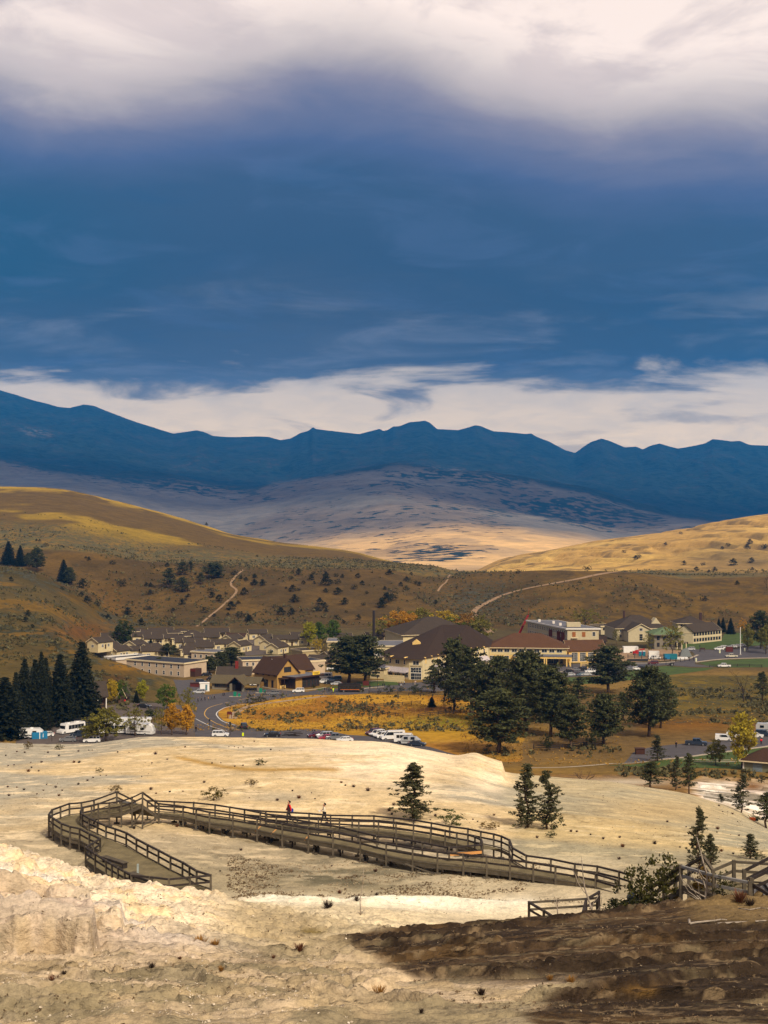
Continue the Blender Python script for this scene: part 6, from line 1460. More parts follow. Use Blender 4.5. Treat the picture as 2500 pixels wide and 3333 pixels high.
for k, x, y, t, w_, c_2, lb in [
    ('round', 400, 2112, 2020, 64, DGR, 'big dense green tree standing among the cottages at left'), ('column', 1007, 2102, 2024, 42, YG, 'yellowing poplar, leftmost of the three behind the cottages'), ('column', 1041, 2098, 2024, 42, GRN, 'middle green poplar of the three behind the cottages'), ('column', 1083, 2094, 2018, 44, GRN, 'rightmost green poplar of the three behind the cottages'),
    ('sparse', 1035, 2142, 2078, 42, YEL, 'thin yellow tree in front of the three poplars'), ('sparse', 1250, 2092, 2004, 100, OLV, 'brownish olive tree right of the chimney stack'), ('round', 1293, 2086, 1988, 92, ORG, 'orange tree behind the flat roofed hall'), ('round', 1332, 2082, 1992, 84, ORG, 'deep orange tree left of the yellow green one'),
    ('round', 1368, 2078, 1980, 90, OLV, 'tall olive tree behind the rear hall roof'), ('round', 1396, 2076, 2005, 70, YG, 'low bright yellow green tree above the rear hall'), ('round', 1447, 2082, 1988, 100, YEL, 'golden green tree over the middle of the rear hall'), ('round', 1480, 2086, 2008, 84, GRN, 'green tree right of the rear hall ridge'),
    ('round', 1520, 2090, 1996, 88, BRN, 'brown gold tree near the dirt track'), ('round', 1562, 2098, 2002, 76, OLV, 'dark gold tree beside the end of the dirt track'), ('round', 1500, 2094, 2026, 84, GRN, 'low green tree left of the hotel roof'),
    ('sparse', 1905, 2044, 1980, 90, OLV, 'green gold cottonwood rising behind the beige block'), ('round', 363, 2292, 2210, 42, YEL, 'yellow tree beside the dark roofed house at left'), ('round', 391, 2290, 2214, 42, GRN, 'green tree touching the yellow one at left'), ('column', 464, 2284, 2214, 34, YG, 'slim yellow green tree by the side road'),
    ('round', 544, 2314, 2226, 56, GRN, 'green tree with yellow edges at the road bend'), ('column', 560, 2392, 2290, 50, ORG, 'orange tree left of the road, the wider one'), ('column', 607, 2392, 2294, 44, G_(160, 120, 34), 'narrow bright orange tree at the kerb'), ('sparse', 614, 2350, 2236, 44, OLV, 'grey green sparse tree behind the orange ones'),
    ('sparse', 525, 2392, 2300, 50, OLV, 'thin olive tree left of the orange trees'), ('round', 208, 2352, 2293, 42, YG, 'bright yellow green tree in front of the dark spruces'), ('round', 345, 2413, 2302, 110, OLV, 'loose olive willow in front of the parked coaches'), ('round', 292, 2416, 2355, 60, OLV, 'low olive willow left of the coaches'),
    ('sparse', 440, 2396, 2305, 80, OLV, 'thin yellowish willow in front of the white coaches'), ('round', 490, 2345, 2308, 34, DGR, 'round dark bush tree behind the coaches'), ('column', 2416, 2503, 2321, 84, G_(128, 116, 34), 'tall yellow green tree hiding parked cars at lower right'), ('round', 2330, 2490, 2410, 58, OLV, 'small round olive tree on the lower lawn'),
    ('round', 2434, 2116, 2034, 40, OLV, 'leafy olive tree right of the flagpole'), ('round', 2494, 2128, 2034, 50, OLV, 'leafy grey green tree at the right edge behind the flagpole'), ('sparse', 2418, 2060, 2012, 30, ORG, 'small orange tree left of the upper right trees'), ('sparse', 2186, 2140, 2034, 66, OLV, 'tall sparse tree in front of the stone house'), ('sparse', 2112, 2128, 2056, 36, OLV, 'thin tree left of the stone house'),
    ('sparse', 2007, 2100, 2048, 22, OLV, 'thin young tree left of the gabled dormitory')]:
    ptree(k, x, y, t, w_, lb, color=c_2, group='autumn trees of the valley')
for x, y, t, w_, lb in [(2420, 2284, 2178, 70, 'bare grey tree clump at the right side of the sagebrush field'), (169, 2414, 2330, 30, 'leafless tree by the parking lot at left'), (1380, 1952, 1912, 24, 'lone bare tree on the brown slope above the autumn trees'), (1272, 1945, 1905, 30, 'dead tree standing above the dark juniper thicket'), (2290, 2015, 1985, 20, 'small bare tree on the right slope'), (2495, 1915, 1868, 26, 'bare tree at the right edge on the ridge')]:
    ptree('bare', x, y, t, w_, lb)
# --- trees around the near terraces
near = [('pine_thin', 2140, 2478, 2392, 50, 'half bare pine in front of the brown kiosk', 305), ('bare_wide', 1901, 2542, 2482, 120, 'low spreading bare tree behind the right mound', 200), ('pine_open', 2117, 2565, 2478, 74, 'umbrella shaped little pine behind the crest of the right mound', 200),
 ('pine_thin', 2199, 2572, 2460, 36, 'slim pine behind the crest, left of the dark crooked one', 200), ('pine_open', 2243, 2584, 2452, 50, 'dark crooked pine on the crest at right', 190), ('pine_thin', 2412, 2645, 2520, 56, 'upright pine with double trunk below the crest at right', 190), ('pine_thin', 2348, 2612, 2585, 24, 'tiny pine on the white rock at right', 200),
 ('pine_open', 2494, 2695, 2580, 70, 'spreading pine at the right edge below the white rocks', 180)]
for k, x, y, t, w_, lb, ym in near: ptree(k, x, y, t, w_, lb, ymin=ym, group='pines near the crest')
ptree('pine_thin', 1345, 2668, 2482, 120, 'bushy young pine just behind the curve of the boardwalk', ymin=115, seed=1); ptree('bush', 1348, 2668, 2610, 90, 'dense low skirt of green boughs at the foot of the young pine', 'shrub', 115, (1.3, 1.3, 1.1))
ptree('pine_thin', 1717, 2694, 2489, 96, 'left one of the two ragged pines on the tan slope', ymin=115, seed=2); ptree('pine_thin', 1782, 2699, 2510, 84, 'right one of the two ragged pines on the tan slope', ymin=115, seed=3); ptree('bush', 1795, 2700, 2630, 70, 'dense green juniper at the foot of the right ragged pine', 'shrub', 115, (1.2, 1.4, 1.0)); ptree('bush', 1710, 2696, 2640, 46, 'grey green bush at the foot of the left ragged pine', 'shrub', 115, (.9, 1, 1))
ptree('pine_thin', 2272, 2834, 2626, 64, 'tall gaunt pine with bare tops behind the dead tree', ymin=85, seed=0); ptree('pine_thin', 2312, 2828, 2715, 48, 'bushier dark pine right of the gaunt one', ymin=85, seed=1); ptree('cone', 2312, 2800, 2718, 44, 'dense green crown low in the dark pine', 'shrub', 85, (.8, .9, .8))
ptree('pine_thin', 2442, 2796, 2714, 60, 'short pine on the slope at the right edge', ymin=95, seed=2); ptree('bush', 2462, 2796, 2768, 60, 'dark low bush beside the short pine at right', 'shrub', 95, (.8, .9, .8))
RB, OB = (2.4, 1.5, 1.0), (3.4, 1.9, .7)
for k, x, y, t, w_, c_2, lb in [('bush', 1470, 2684, 2636, 82, (1.9, 2.2, 1.8), 'pale green bush right of the young pine'), ('bush', 1596, 2698, 2670, 62, OB, 'rust orange bush on the tan slope'), ('bush', 1793, 2726, 2702, 40, (1, 1.2, .9), 'small dark green bush below the ragged pines'),
    ('bush', 697, 2604, 2556, 78, (2.2, 1.7, .9), 'largest brown green bush above the left part of the boardwalk'), ('bush', 376, 2580, 2553, 42, RB, 'reddish bush right behind the first peak of the boardwalk'), ('bush', 323, 2514, 2498, 26, (1.8, 1.5, .8), 'small olive bush high on the left flat'),
    ('bush', 93, 2438, 2410, 32, RB, 'dark brown bush near the left end of the crest'), ('bush', 193, 2440, 2420, 30, (1.6, 1.4, .9), 'second bush along the left end of the crest'), ('bush', 848, 2490, 2468, 38, (1, 1.1, .7), 'dark green block shaped bush on the mound'), ('bush', 818, 2555, 2534, 46, RB, 'flat brown bush below the dark green one'),
    ('bush', 683, 2712, 2690, 24, (1.5, 1.8, 1), 'green tuft growing beside a boardwalk post')]:
    ptree(k, x, y, t, w_, lb, 'shrub', 100, c_2)
# shrubs by the stairs at right
def ntree(kind, px, Y, hgt, wid, label, **k):
    X = (px - CX) / F * Y; return tree(kind, Vector((X, Y, gz(X, Y) - .1)), hgt, wid, label, **k)
ntree('juniper', 2078, 71.5, 2.6, 1.9, 'twisted green pine shrub in front of the long stairs, its left half', cat='shrub', color=(1.5, 1.45, .85)); ntree('juniper', 2160, 71.0, 2.7, 2.1, 'twisted green pine shrub in front of the long stairs, its right half', cat='shrub', color=(1.5, 1.4, .8), seed=2)
ntree('bush', 2060, 71.0, 1.0, 2.4, 'low dark thicket under the left half of the pine shrub', cat='shrub', color=(.7, .8, .6)); ntree('bush', 2140, 70.4, .9, 2.4, 'low dark thicket under the right half of the pine shrub', cat='shrub', color=(.8, .8, .6)); ntree('cone', 1998, 74, 1.5, .9, 'narrow little green conifer at the foot of the long stairs', cat='shrub', color=(.9, 1, .8)); ntree('cone', 2026, 73, 1.0, .9, 'second little green conifer beside the narrow one at the stair foot', cat='shrub', color=(.9, 1, .8)); ntree('bush', 2205, 70, .6, 1.3, 'brown brush at the foot of the dead tree', cat='shrub', color=RB)
ntree('cone', 2290, 69.3, 1.9, 1.2, 'dead rust brown juniper behind the grey branches', cat='shrub', color=OB); ntree('bush', 2352, 68, 1.3, 1.1, 'green juniper against the thick rails at right', cat='shrub', color=(1.1, 1.1, .7)); ntree('bush', 2190, 96, 1.2, 1.1, 'orange bush beyond the peak of the stair rail', cat='shrub', color=OB)
# dead tree with grey branches, leaning snag, twigs, fallen branches
def deadwood(name, label, paths, cat='dead tree', n=6):
    org = Vector(paths[0][0][0]); root = MB()
    for P, r0, r1 in paths:
        for i in range(len(P) - 1):
            a_ = Vector(P[i]) - org; b_ = Vector(P[i + 1]) - org; f0 = i / (len(P) - 1); f1 = (i + 1) / (len(P) - 1)
            root.tube(a_, b_, r0 + (r1 - r0) * f0, r0 + (r1 - r0) * f1, n, cap=(i in (0, len(P) - 2)))
    o = root.build(name, M_BARKG, None, Matrix.Translation(org), smooth=True); return tag(o, label, cat)
def pz(px, py, Y): return setp(px, py, Y)
rr_ = random.Random(5)
def curve_(p, q, bend, n=6):
    d = q - p; s = Vector((-d.z, 0, d.x)).normalized() * bend; return [p.lerp(q, i / n) + s * math.sin(math.pi * i / n) + Vector((rr_.uniform(-.03, .03), rr_.uniform(-.06, .06), rr_.uniform(-.03, .03))) for i in range(n + 1)]
Yd = 68.3; bs = pz(2290, 2960, Yd); paths = [([pz(2292, 2962, Yd), pz(2300, 2900, Yd), pz(2302, 2850, Yd), pz(2290, 2810, Yd - .3), pz(2280, 2770, Yd - .3), pz(2268, 2725, Yd)], .085, .02)]
for (x0, y0, x1, y1, bd) in [(2296, 2945, 2210, 2840, .2), (2296, 2920, 2215, 2852, .15), (2298, 2890, 2262, 2835, -.1), (2300, 2880, 2247, 2835, .2), (2296, 2950, 2330, 2870, -.15), (2298, 2930, 2318, 2860, .1), (2296, 2955, 2360, 2935, -.1), (2290, 2955, 2205, 2925, .12), (2290, 2958, 2225, 2900, -.12),
      (2285, 2955, 2230, 2950, .05), (2300, 2900, 2335, 2905, .1), (2302, 2870, 2272, 2825, .05), (2296, 2940, 2250, 2880, .1), (2300, 2930, 2345, 2895, .12), (2280, 2960, 2195, 2968, -.05), (2298, 2950, 2312, 2850, -.1), (2292, 2950, 2272, 2872, .08), (2294, 2955, 2322, 2950, .02)]:
    paths.append((curve_(pz(x0, y0, Yd + rr_.uniform(-.3, .3)), pz(x1, y1, Yd + rr_.uniform(-.9, .7)), bd), .038, .01))
deadwood('dead_tree', 'leafless silvery tree with a tangle of grey branches in front of the right stairs', paths)
Ys = 74; deadwood('dead_tree', 'thin leaning grey snag rising in front of the boardwalk, left of the pine shrub', [([pz(1935, 2992, Ys), pz(1918, 2935, Ys), pz(1903, 2890, Ys), pz(1898, 2850, Ys), pz(1893, 2790, Ys)], .07, .015), (curve_(pz(1912, 2915, Ys), pz(1862, 2822, Ys), .1), .03, .01), (curve_(pz(1900, 2875, Ys), pz(1880, 2845, Ys), .03), .02, .008), (curve_(pz(1926, 2960, Ys), pz(1965, 2900, Ys), .1), .025, .01), (curve_(pz(1930, 2975, Ys), pz(1990, 2975, Ys - .4), .3), .03, .01), (curve_(pz(1930, 2985, Ys), pz(2005, 2990, Ys - .4), .5), .03, .01), (curve_(pz(1928, 2970, Ys), pz(1958, 2920, Ys - .4), -.2), .025, .01)])
Yt = 76; deadwood('dead_sapling', 'small forked dark twig standing before the viewing platform', [([pz(1816, 2990, Yt), pz(1814, 2950, Yt), pz(1810, 2925, Yt)], .04, .02), (curve_(pz(1814, 2955, Yt), pz(1804, 2928, Yt), .03), .02, .01), (curve_(pz(1813, 2945, Yt), pz(1822, 2928, Yt), -.03), .02, .01)])
p0 = hit(1174, 2978, 80, 200); Yq = p0.y
deadwood('dead_sapling', 'slender dead sapling with bare twigs standing on the pale flat, centre', [([pz(1174, 2980, Yq), pz(1172, 2930, Yq), pz(1180, 2880, Yq), pz(1184, 2825, Yq)], .05, .012), (curve_(pz(1174, 2970, Yq), pz(1160, 2968, Yq), .02), .02, .01), (curve_(pz(1174, 2972, Yq), pz(1205, 2958, Yq), .05), .02, .01), (curve_(pz(1174, 2930, Yq), pz(1162, 2915, Yq), .02), .014, .008), (curve_(pz(1174, 2975, Yq), pz(1190, 2978, Yq), .1), .02, .01), (curve_(pz(1176, 2905, Yq), pz(1188, 2890, Yq), .02), .012, .006)])
def gl_(px, py): return hit(px, py, 40, 74)
for pts, lb, r_ in (([(2243, 2994), (2245, 3009), (2262, 3006), (2290, 3000), (2330, 2996), (2345, 2993), (2366, 2994)], 'pale bleached branch lying on the dark ground, the left one with a hooked end', .055), ([(2337, 3008), (2360, 3005), (2400, 3003), (2440, 3002), (2470, 2998), (2494, 2996)], 'long bleached branch lying on the dark ground at the right edge', .05)):
    g = gl_(pts[2][0], pts[2][1]); Yg = g.y; P = [pz(x, y, Yg + (3000 - y) * .03) for x, y in pts]; P = [Vector((q.x, q.y, max(q.z, gz(q.x, q.y) + .04))) for q in P]
    deadwood('fallen_branch', lb, [(P, r_, r_ * .45)], 'branch')
for pts, lb in (([(2405, 2960), (2440, 2964), (2475, 2958), (2500, 2961)], 'thin grey stick lying on tan ground above the bleached branches'),):
    P = [hit(x, y, 45, 74) + Vector((0, 0, .04)) for x, y in pts]; deadwood('fallen_branch', lb, [(P, .03, .015)], 'branch')

# --- junipers on the hills
MARKS = [(60,1800,'the left ridge conifers'),(210,1860,'the lone spruce of the left ridge'),(150,2000,'the left edge spur'),(400,2040,'the big green tree'),(480,2060,'the highest long cottage'),(590,1900,'the thin pine cluster'),(700,1860,'the wide hillside pine'),(740,1930,'the footpath'),(650,2030,'the foot of the footpath'),
 (860,2060,'the side street'),(1040,2020,'the three poplars'),(1217,2040,'the chimney stack'),(1260,1930,'the juniper thicket'),(1380,1930,'the lone bare tree'),(1440,1990,'the autumn trees'),(1000,1850,'the bench edge'),(1560,2000,'the dirt track'),(1912,1850,'the skyline juniper'),(2100,1880,'the top of the dirt track'),(2400,1800,'the right edge hillside'),(2250,1750,'the golden hill'),(2250,1990,'the dormitories'),
 (250,2410,'the willow'),(97,2430,'the crest bushes'),(376,2565,'the first rail peak'),(160,2640,'the left bend of the loop'),(697,2580,'the largest brown green bush'),(530,2420,'the orange trees'),(940,2620,'the walker in red'),(1055,2630,'the walker in cream'),(848,2480,'the dark block bush'),(818,2545,'the flat brown bush'),(1345,2600,'the young pine'),(1596,2685,'the rust orange bush'),(1470,2660,'the pale green bush'),(1750,2620,'the two ragged pines'),
 (1174,2900,'the dead sapling'),(1000,2780,'the long walkway'),(2290,2720,'the gaunt pine'),(2200,2820,'the peak of the stair rail'),(2440,2760,'the short right pine'),(2340,2600,'the tiny pine'),(2000,2560,'the crest of the right mound'),(1900,2790,'the right end of the walkway')]
_used = {}
def place_label(px, py, size, head, sizes=(9, 15, 22)):
    """head noun phrase plus how large it is and which landmark it lies by, each phrase used once"""
    sw = ('tiny', 'small', 'middling', 'large')[sum(size > q for q in sizes)]
    ds = sorted(MARKS, key=lambda m_: math.hypot(m_[0] - px, (m_[1] - py) * 1.3))
    for far_, m_ in enumerate(ds[:5]):
        dx_, dy_ = px - m_[0], py - m_[1]
        hv = 'right of' if dx_ > 0 else 'left of'; vv = 'below' if dy_ > 0 else 'above'
        near_ = '' if math.hypot(dx_, dy_) > 70 else 'close '
        for rel in ([f'{near_}{hv}'] if abs(dx_) > abs(dy_) * 1.5 else [f'{near_}{vv}'] if abs(dy_) > abs(dx_) * 1.5 else [f'{near_}{vv} and {hv}']):
            lb = f'{sw} {head} {rel} {m_[2]}'
            if len(lb.split()) <= 16 and lb not in _used: _used[lb] = 1; return lb
    n_ = 2
    while True:
        lb = f"{sw} {head} near {ds[0][2]}, {('second', 'third', 'fourth', 'fifth', 'sixth', 'seventh', 'eighth', 'ninth', 'tenth')[min(n_ - 2, 8)]} from it"
        if lb not in _used: _used[lb] = 1; return lb
        n_ += 1
A_l = [(715,355,18),(565,333,13),(545,323,8),(293,245,16),(252,215,8),(232,213,8),(775,490,28),(930,497,14),(957,500,14),(983,508,11),(955,547,16),(1063,372,13),(1487,420,20),(1530,452,12),(1564,462,12),(1617,440,16),(1616,487,20),(1553,545,24),(1340,533,22),(1347,566,20),(1393,586,22),(1437,551,11),(1515,610,12),(1470,638,28),(1528,690,26),(1580,716,24),(1449,684,10),(1300,662,24),(1361,692,11),(1158,610,20),(1180,587,12),(1197,567,12),(1100,655,11),(950,643,22),(813,675,26),(897,738,22),(650,690,12),(685,705,18),(553,597,24),(617,618,20),(517,562,15),(527,500,32),(397,520,15),(70,463,15),(205,762,13),(279,785,16),(175,683,20),(160,722,18),(430,815,10),(1240,427,8)]
B_l = [(55,485,20),(57,445,14),(108,488,20),(287,452,15),(366,485,13),(415,455,20),(432,423,14),(436,483,10),(298,525,22),(337,525,14),(312,590,25),(510,440,20),(575,435,16),(613,443,12),(510,480,34),(585,480,22),(585,545,24),(508,535,14),(690,513,20),(740,488,15),(713,443,16),(769,546,13),(630,607,22),(470,607,22),(460,648,26),(502,630,18),(512,660,14),(638,667,10),(222,672,26),(290,672,22),(577,702,18),(715,706,17),(622,735,12),(748,620,14),(352,660,8),(256,517,8),(504,410,8),(297,415,9),(912,422,20),(940,404,10),(1052,428,10),(1022,465,17),(1080,485,16),(1104,495,14),(895,590,34),(930,575,36),(866,625,28),(985,495,14),(1020,520,18),(883,520,12),(1208,610,14),(18,715,22)]
C_l = [(158,390,15),(1475,460,13),(1280,557,16),(1135,160,12),(1045,225,9),(865,310,14),(885,300,14),(1155,340,13),(1230,378,14),(1270,345,14),(1340,380,14),(1450,340,22),(1640,240,18),(1550,215,16),(1535,245,16),(1420,230,14),(1305,390,10),(1565,375,10),(795,270,12),(1560,325,16),(1385,250,10)]
for L_, ox, sc, lb, g in ((A_l, 0, .5123, 'round dark juniper dotted on the brown hillside at left', 'junipers on the left hillside'), (B_l, 800, .5123, 'round dark juniper dotted on the steep slope behind the village centre', 'junipers behind the village centre'), (C_l, 1600, .5425, 'small dark juniper on the hills at right', 'junipers on the right hills')):
    for i, (x, y, s) in enumerate(L_):
        px = ox + x * sc; py = 1650 + y * sc + s * .28; p = hit(px, py, 430, 3000); ppm = F / p.y; w_ = s * sc * 1.9 / ppm
        k = 'cone' if i % 3 else 'juniper'
        lb = place_label(px, py, s, ('pointed' if k == 'cone' else 'round') + ' dark juniper on the slope')
        tree(k, p - Vector((0, 0, .1 * w_)), w_ * (1.15 if k == 'cone' else .95), w_ * 1.15, lb, 'small', g, (.55, .6, .5), seed=i % 4)
tree('juniper', hit(1912, 1851, 700, 1300), 4.2, 6.5, 'square topped dark juniper alone on the skyline of the right bench', 'small', None, (.6, .7, .6), seed=1)
tree('cone', hit(672, 1704, 1200, 2100), 5.0, 4.0, 'single tiny conifer on the skyline of the big left hill', 'small', None, (.5, .6, .5), seed=2)
for x, y, t, w_, k, lb in [(28, 1838, 1762, 44, 'spruce', 'leftmost dark conifer in the group on the left ridge'), (66, 1842, 1776, 34, 'spruce', 'pointed conifer second in the group on the left ridge'), (92, 1845, 1800, 26, 'pine', 'short conifer third in the group on the left ridge'), (120, 1862, 1782, 46, 'pine', 'rounded conifer at the right of the left ridge group'), (207, 1898, 1822, 40, 'spruce', 'lone spruce lower on the left ridge'), (228, 1905, 1846, 34, 'pine', 'bushy pine touching the lone spruce on the left ridge'),
    (550, 1915, 1848, 50, 'pine_open', 'left pine of the thin cluster high on the hillside'), (594, 1872, 1828, 44, 'pine_open', 'upper pine of the thin cluster high on the hillside'), (620, 1855, 1827, 24, 'pine_open', 'small pine at the top right of the thin cluster'), (594, 1926, 1878, 46, 'pine_open', 'lowest grey pine of the thin cluster'), (653, 1902, 1862, 28, 'pine_open', 'narrow pine between the cluster and the wide pine'), (697, 1882, 1831, 62, 'pine', 'wide spreading pine high on the hillside'), (972, 1872, 1850, 20, 'pine_open', 'small pine on the edge of the bench')]:
    ptree(k, x, y, t, w_, lb, ymin=700 if y > 1700 else 300)
# bushes along the road
for x, y, t, w_, c_2, lb in [(825, 2290, 2264, 44, (1.3, 1.2, .9), 'wide bush at the roadside opposite the gas station'), (852, 2286, 2260, 26, (1.3, 1.2, .9), 'smaller bush right beside the wide roadside bush'), (1235, 2259, 2241, 14, (.8, .9, .7), 'small pointed bush at the fence end'), (1267, 2260, 2226, 36, (1, 1.1, .8), 'dark bush behind the long fence, left one'), (1307, 2252, 2232, 26, (1, 1.1, .8), 'dark bush behind the long fence, middle one'),
    (1353, 2258, 2226, 44, (.9, 1.1, .8), 'dark bush behind the long fence, widest one'), (1470, 2314, 2244, 54, (.7, .8, .7), 'big round dark juniper at the fence corner'), (1782, 2444, 2388, 46, (.8, .9, .7), 'dark juniper inside the low fence below the grove'), (1020, 2242, 2226, 16, (.8, 1, .6), 'round clipped bush at the shop entrance'), (880, 2130, 2112, 18, (.7, .9, .6), 'round bush at the end of the side street'),
    (1927, 2432, 2372, 50, (.9, 1, .8), 'ragged juniper at the foot of the dark pines at right')]:
    ptree('bush' if w_ < 46 else 'juniper', x, y, t, w_, lb, 'shrub', 305, c_2)
# --- small dry shrubs on the travertine, placed where the photo shows them
T = [(700,2400,.422,[(480,480,24),(648,460,28),(772,472,14),(597,410,16),(745,428,10),(975,345,18),(1005,368,16),(1070,375,25),(1180,402,34),(302,30,12),(430,93,15),(152,222,14),(1380,515,26),(1345,558,26),(1365,590,22),(200,865,22),(900,990,14),(1238,1028,24),(40,1030,14),(180,80,10),(218,74,10),(150,72,8),(107,72,8),(45,195,10),(215,215,14),(265,467,10)]),
 (1200,2400,.422,[(52,1028,24),(968,597,18),(840,648,14),(805,632,14),(1300,768,22),(1560,722,16),(1605,725,16),(515,600,24),(475,635,12),(310,1062,10)]),
 (1800,2400,.422,[(140,722,18),(185,725,16),(290,748,16),(388,778,22),(515,768,20),(538,836,30),(785,812,34),(510,932,26),(752,965,26),(895,930,20),(980,845,16),(882,648,18),(1027,690,12),(1270,700,26),(1265,730,14),(1310,573,10),(1345,575,8),(1385,588,16),(1425,650,10),(1435,755,16),(1500,762,20),(1300,872,26),(1390,895,20),(1280,525,18),(680,930,8)]),
 (0,2380,.422,[(60,428,18),(130,432,12),(185,448,20),(70,492,20),(285,483,12),(335,455,12),(360,410,12),(430,428,20),(480,455,14),(455,492,22),(605,405,20),(675,378,18),(718,357,14),(220,303,26),(243,278,16),(298,305,14),(320,236,18),(570,236,20),(610,236,26),(108,259,12),(62,265,12),(238,240,10),(455,186,18),(370,163,16),(190,162,16),(130,156,14),(45,186,14),(605,152,16),(685,146,10),(712,146,8),(908,160,14),(995,163,8),(1200,170,26),(1427,120,14),(1635,245,14),(1575,390,22),(1165,443,26),(1205,478,14),(1310,465,18),(1412,463,12),(775,340,10),(820,340,10),(1093,348,10),(1290,216,14),(1172,244,12),(1365,730,24),(1035,745,24)])]
PUR, RED, GLD, DRK = srgb(88, 66, 62), srgb(104, 66, 46), srgb(150, 110, 52), srgb(58, 46, 40)
nm_ = {0: 'left flats', 700: 'middle flats', 1200: 'slope behind the boardwalk curve', 1800: 'right mound'}
for ox, oy, sc, L_ in T:
    for i, (x, y, s) in enumerate(L_):
        px, py = ox + x * sc, oy + y * sc + s * .15; p = hit(px, py, 92, 215); w_ = s * sc / (F / p.y) * 1.35
        tree('tuft', p, w_ * .62, w_, place_label(px, py, s, ('purplish', 'reddish brown', 'dark', 'greyish')[i % 4] + ' dry shrub'), 'small', 'dry shrubs on the ' + nm_[ox], (PUR, RED, DRK, PUR)[i % 4], seed=i % 4)
for x, y, s, c_2, lb in [(453, 3062, 20, GLD, 'golden grass tuft right of the ochre rock block'), (500, 3056, 22, GLD, 'low tuft in line with the golden one in the left foreground'), (651, 3078, 44, GLD, 'widest patch of dry golden grass in the left foreground'), (700, 3080, 30, GLD, 'right end of the dry grass patch in the left foreground'), (494, 3150, 24, DRK, 'dark twiggy tuft in a hollow in the left foreground'), (172, 3202, 40, RED, 'dark reddish tuft at the foot of the rock block'), (209, 3170, 18, DRK, 'thin dark sprig at the base of the rock block'),
    (586, 3122, 14, RED, 'tiny red brown tuft in the left foreground'), (720, 3160, 22, GLD, 'small tan tuft in the lower left middle'), (1068, 2955, 34, DRK, 'dark bare twigs on the white rim'), (976, 3096, 34, RED, 'reddish tuft on the tan ground below the green pool'), (1234, 3238, 40, GLD, 'brown grass tuft at the edge of the dark mat'), (1568, 3238, 32, DRK, 'dark tuft above the pale rocks at lower centre'), (1372, 3298, 22, DRK, 'small dark tuft near the bottom centre'),
    (890, 3124, 16, RED, 'tiny dark tuft in the centre left foreground'), (1160, 2932, 24, DRK, 'dark shrub beside the slender dead sapling'), (1226, 2914, 12, DRK, 'small shrub right of the slender dead sapling'), (1790, 3190, 24, GLD, 'upright golden tuft on the pale rocks, lower right'), (1858, 3200, 32, GLD, 'wide golden tuft at the right end of the pale rocks'), (2410, 2935, 50, RED, 'low brown brush below the thick rails'), (2440, 2948, 34, DRK, 'dark brush patch on tan ground at right'), (1105, 2908, 16, RED, 'rusty stump like tuft in the grey hollow')]:
    p = hit(x, y, 26, 112); w_ = s / (F / p.y) * 1.2; tree('tuft', p, w_ * .6, w_, lb, 'small', None, c_2, seed=len(lb) % 4)

# --- ground cover nobody could count
def scatter(name, n, region, size, mtl, K=7, seed=1, colour=None, flat=.7, lab=None):
    rg = np.random.default_rng(seed); x0, x1, y0, y1, fn = region
    Y = np.exp(rg.uniform(math.log(y0), math.log(y1), n * 4)); px = rg.uniform(x0, x1, n * 4); X = (px - CX) / F * Y
    Z = zf(X, Y); py = HY - Z / Y * F; k = rg.random(n * 4) < fn(px, py, X, Y); X, Y, Z = X[k][:n], Y[k][:n], Z[k][:n]
    s = size * (.5 + rg.random(len(X)) ** 2 * 1.3)
    P = leaves(rg, np.stack([X, Y, Z + s * .35], 1), K, s, 1.0, flat); c = np.repeat(np.stack([X, Y, Z + s * .35], 1), K, 0)[:, None, :]
    sc_ = np.repeat(s, K)[:, None, None]; ctr = P.mean(1, keepdims=True); P = ctr + (P - ctr) * sc_ * .55
    me = tri_mesh(name, P, mtl); o = link(name, me, None, None, colour or (1, 1, 1)); o['kind'] = 'stuff'; return o
L_SAGE = leaf_mat('sagebrush_foliage', srgb(52, 50, 28), srgb(112, 104, 68)); L_GRS = leaf_mat('dry_grass_blades', srgb(120, 88, 34), srgb(176, 138, 64)); L_CHP = leaf_mat('crust_fragments', srgb(110, 94, 72), srgb(186, 168, 138)); L_PEB = leaf_mat('pale_rubble', srgb(176, 160, 136), srgb(236, 222, 200)); L_DPE = leaf_mat('dark_litter', srgb(84, 68, 52), srgb(126, 106, 80))
def f_sage(px, py, X, Y):
    n = fbm(X / 14, Y / 22, 3, 501); d = .10 * (Y < 800) + .9 * ((px > 2080) & (Y > 410) & (Y < 590)) + .6 * blob(px, py, 1330, 2395, 260, 22) + .8 * blob(px, py, 960, 2366, 130, 16) + .7 * blob(px, py, 1640, 2470, 240, 30) + .6 * blob(px, py, 1100, 2320, 180, 30) + .5 * blob(px, py, 1960, 2460, 220, 20)
    d = d + .5 * ((px < 420) & (Y > 450) & (Y < 800)) 
    bad = ((Y > 545) & (px > 560)) | ((px > 560) & (px < 740) & (Y > 420)) | ((Y < 400) & (px < 1560)) | ((Y < 420) & (px > 2020))
    return np.where(bad, 0, d * ss(.40, .60, n) * 1.4)
scatter('sagebrush', 9000, (-100, 2600, 345, 800, f_sage), .72, L_SAGE, 8, 3)
def f_grass(px, py, X, Y): return (.8 * inpoly(px, py, MEADOW) + .25) * ~(((px > 560) & (px < 760) & (Y > 420)) | (Y > 560) | ((Y < 400) & (px < 1500)) | ((Y < 420) & (px > 2020) & (Y > 345)))
scatter('dry_grass', 9000, (560, 2600, 330, 560, f_grass), .30, L_GRS, 5, 5)
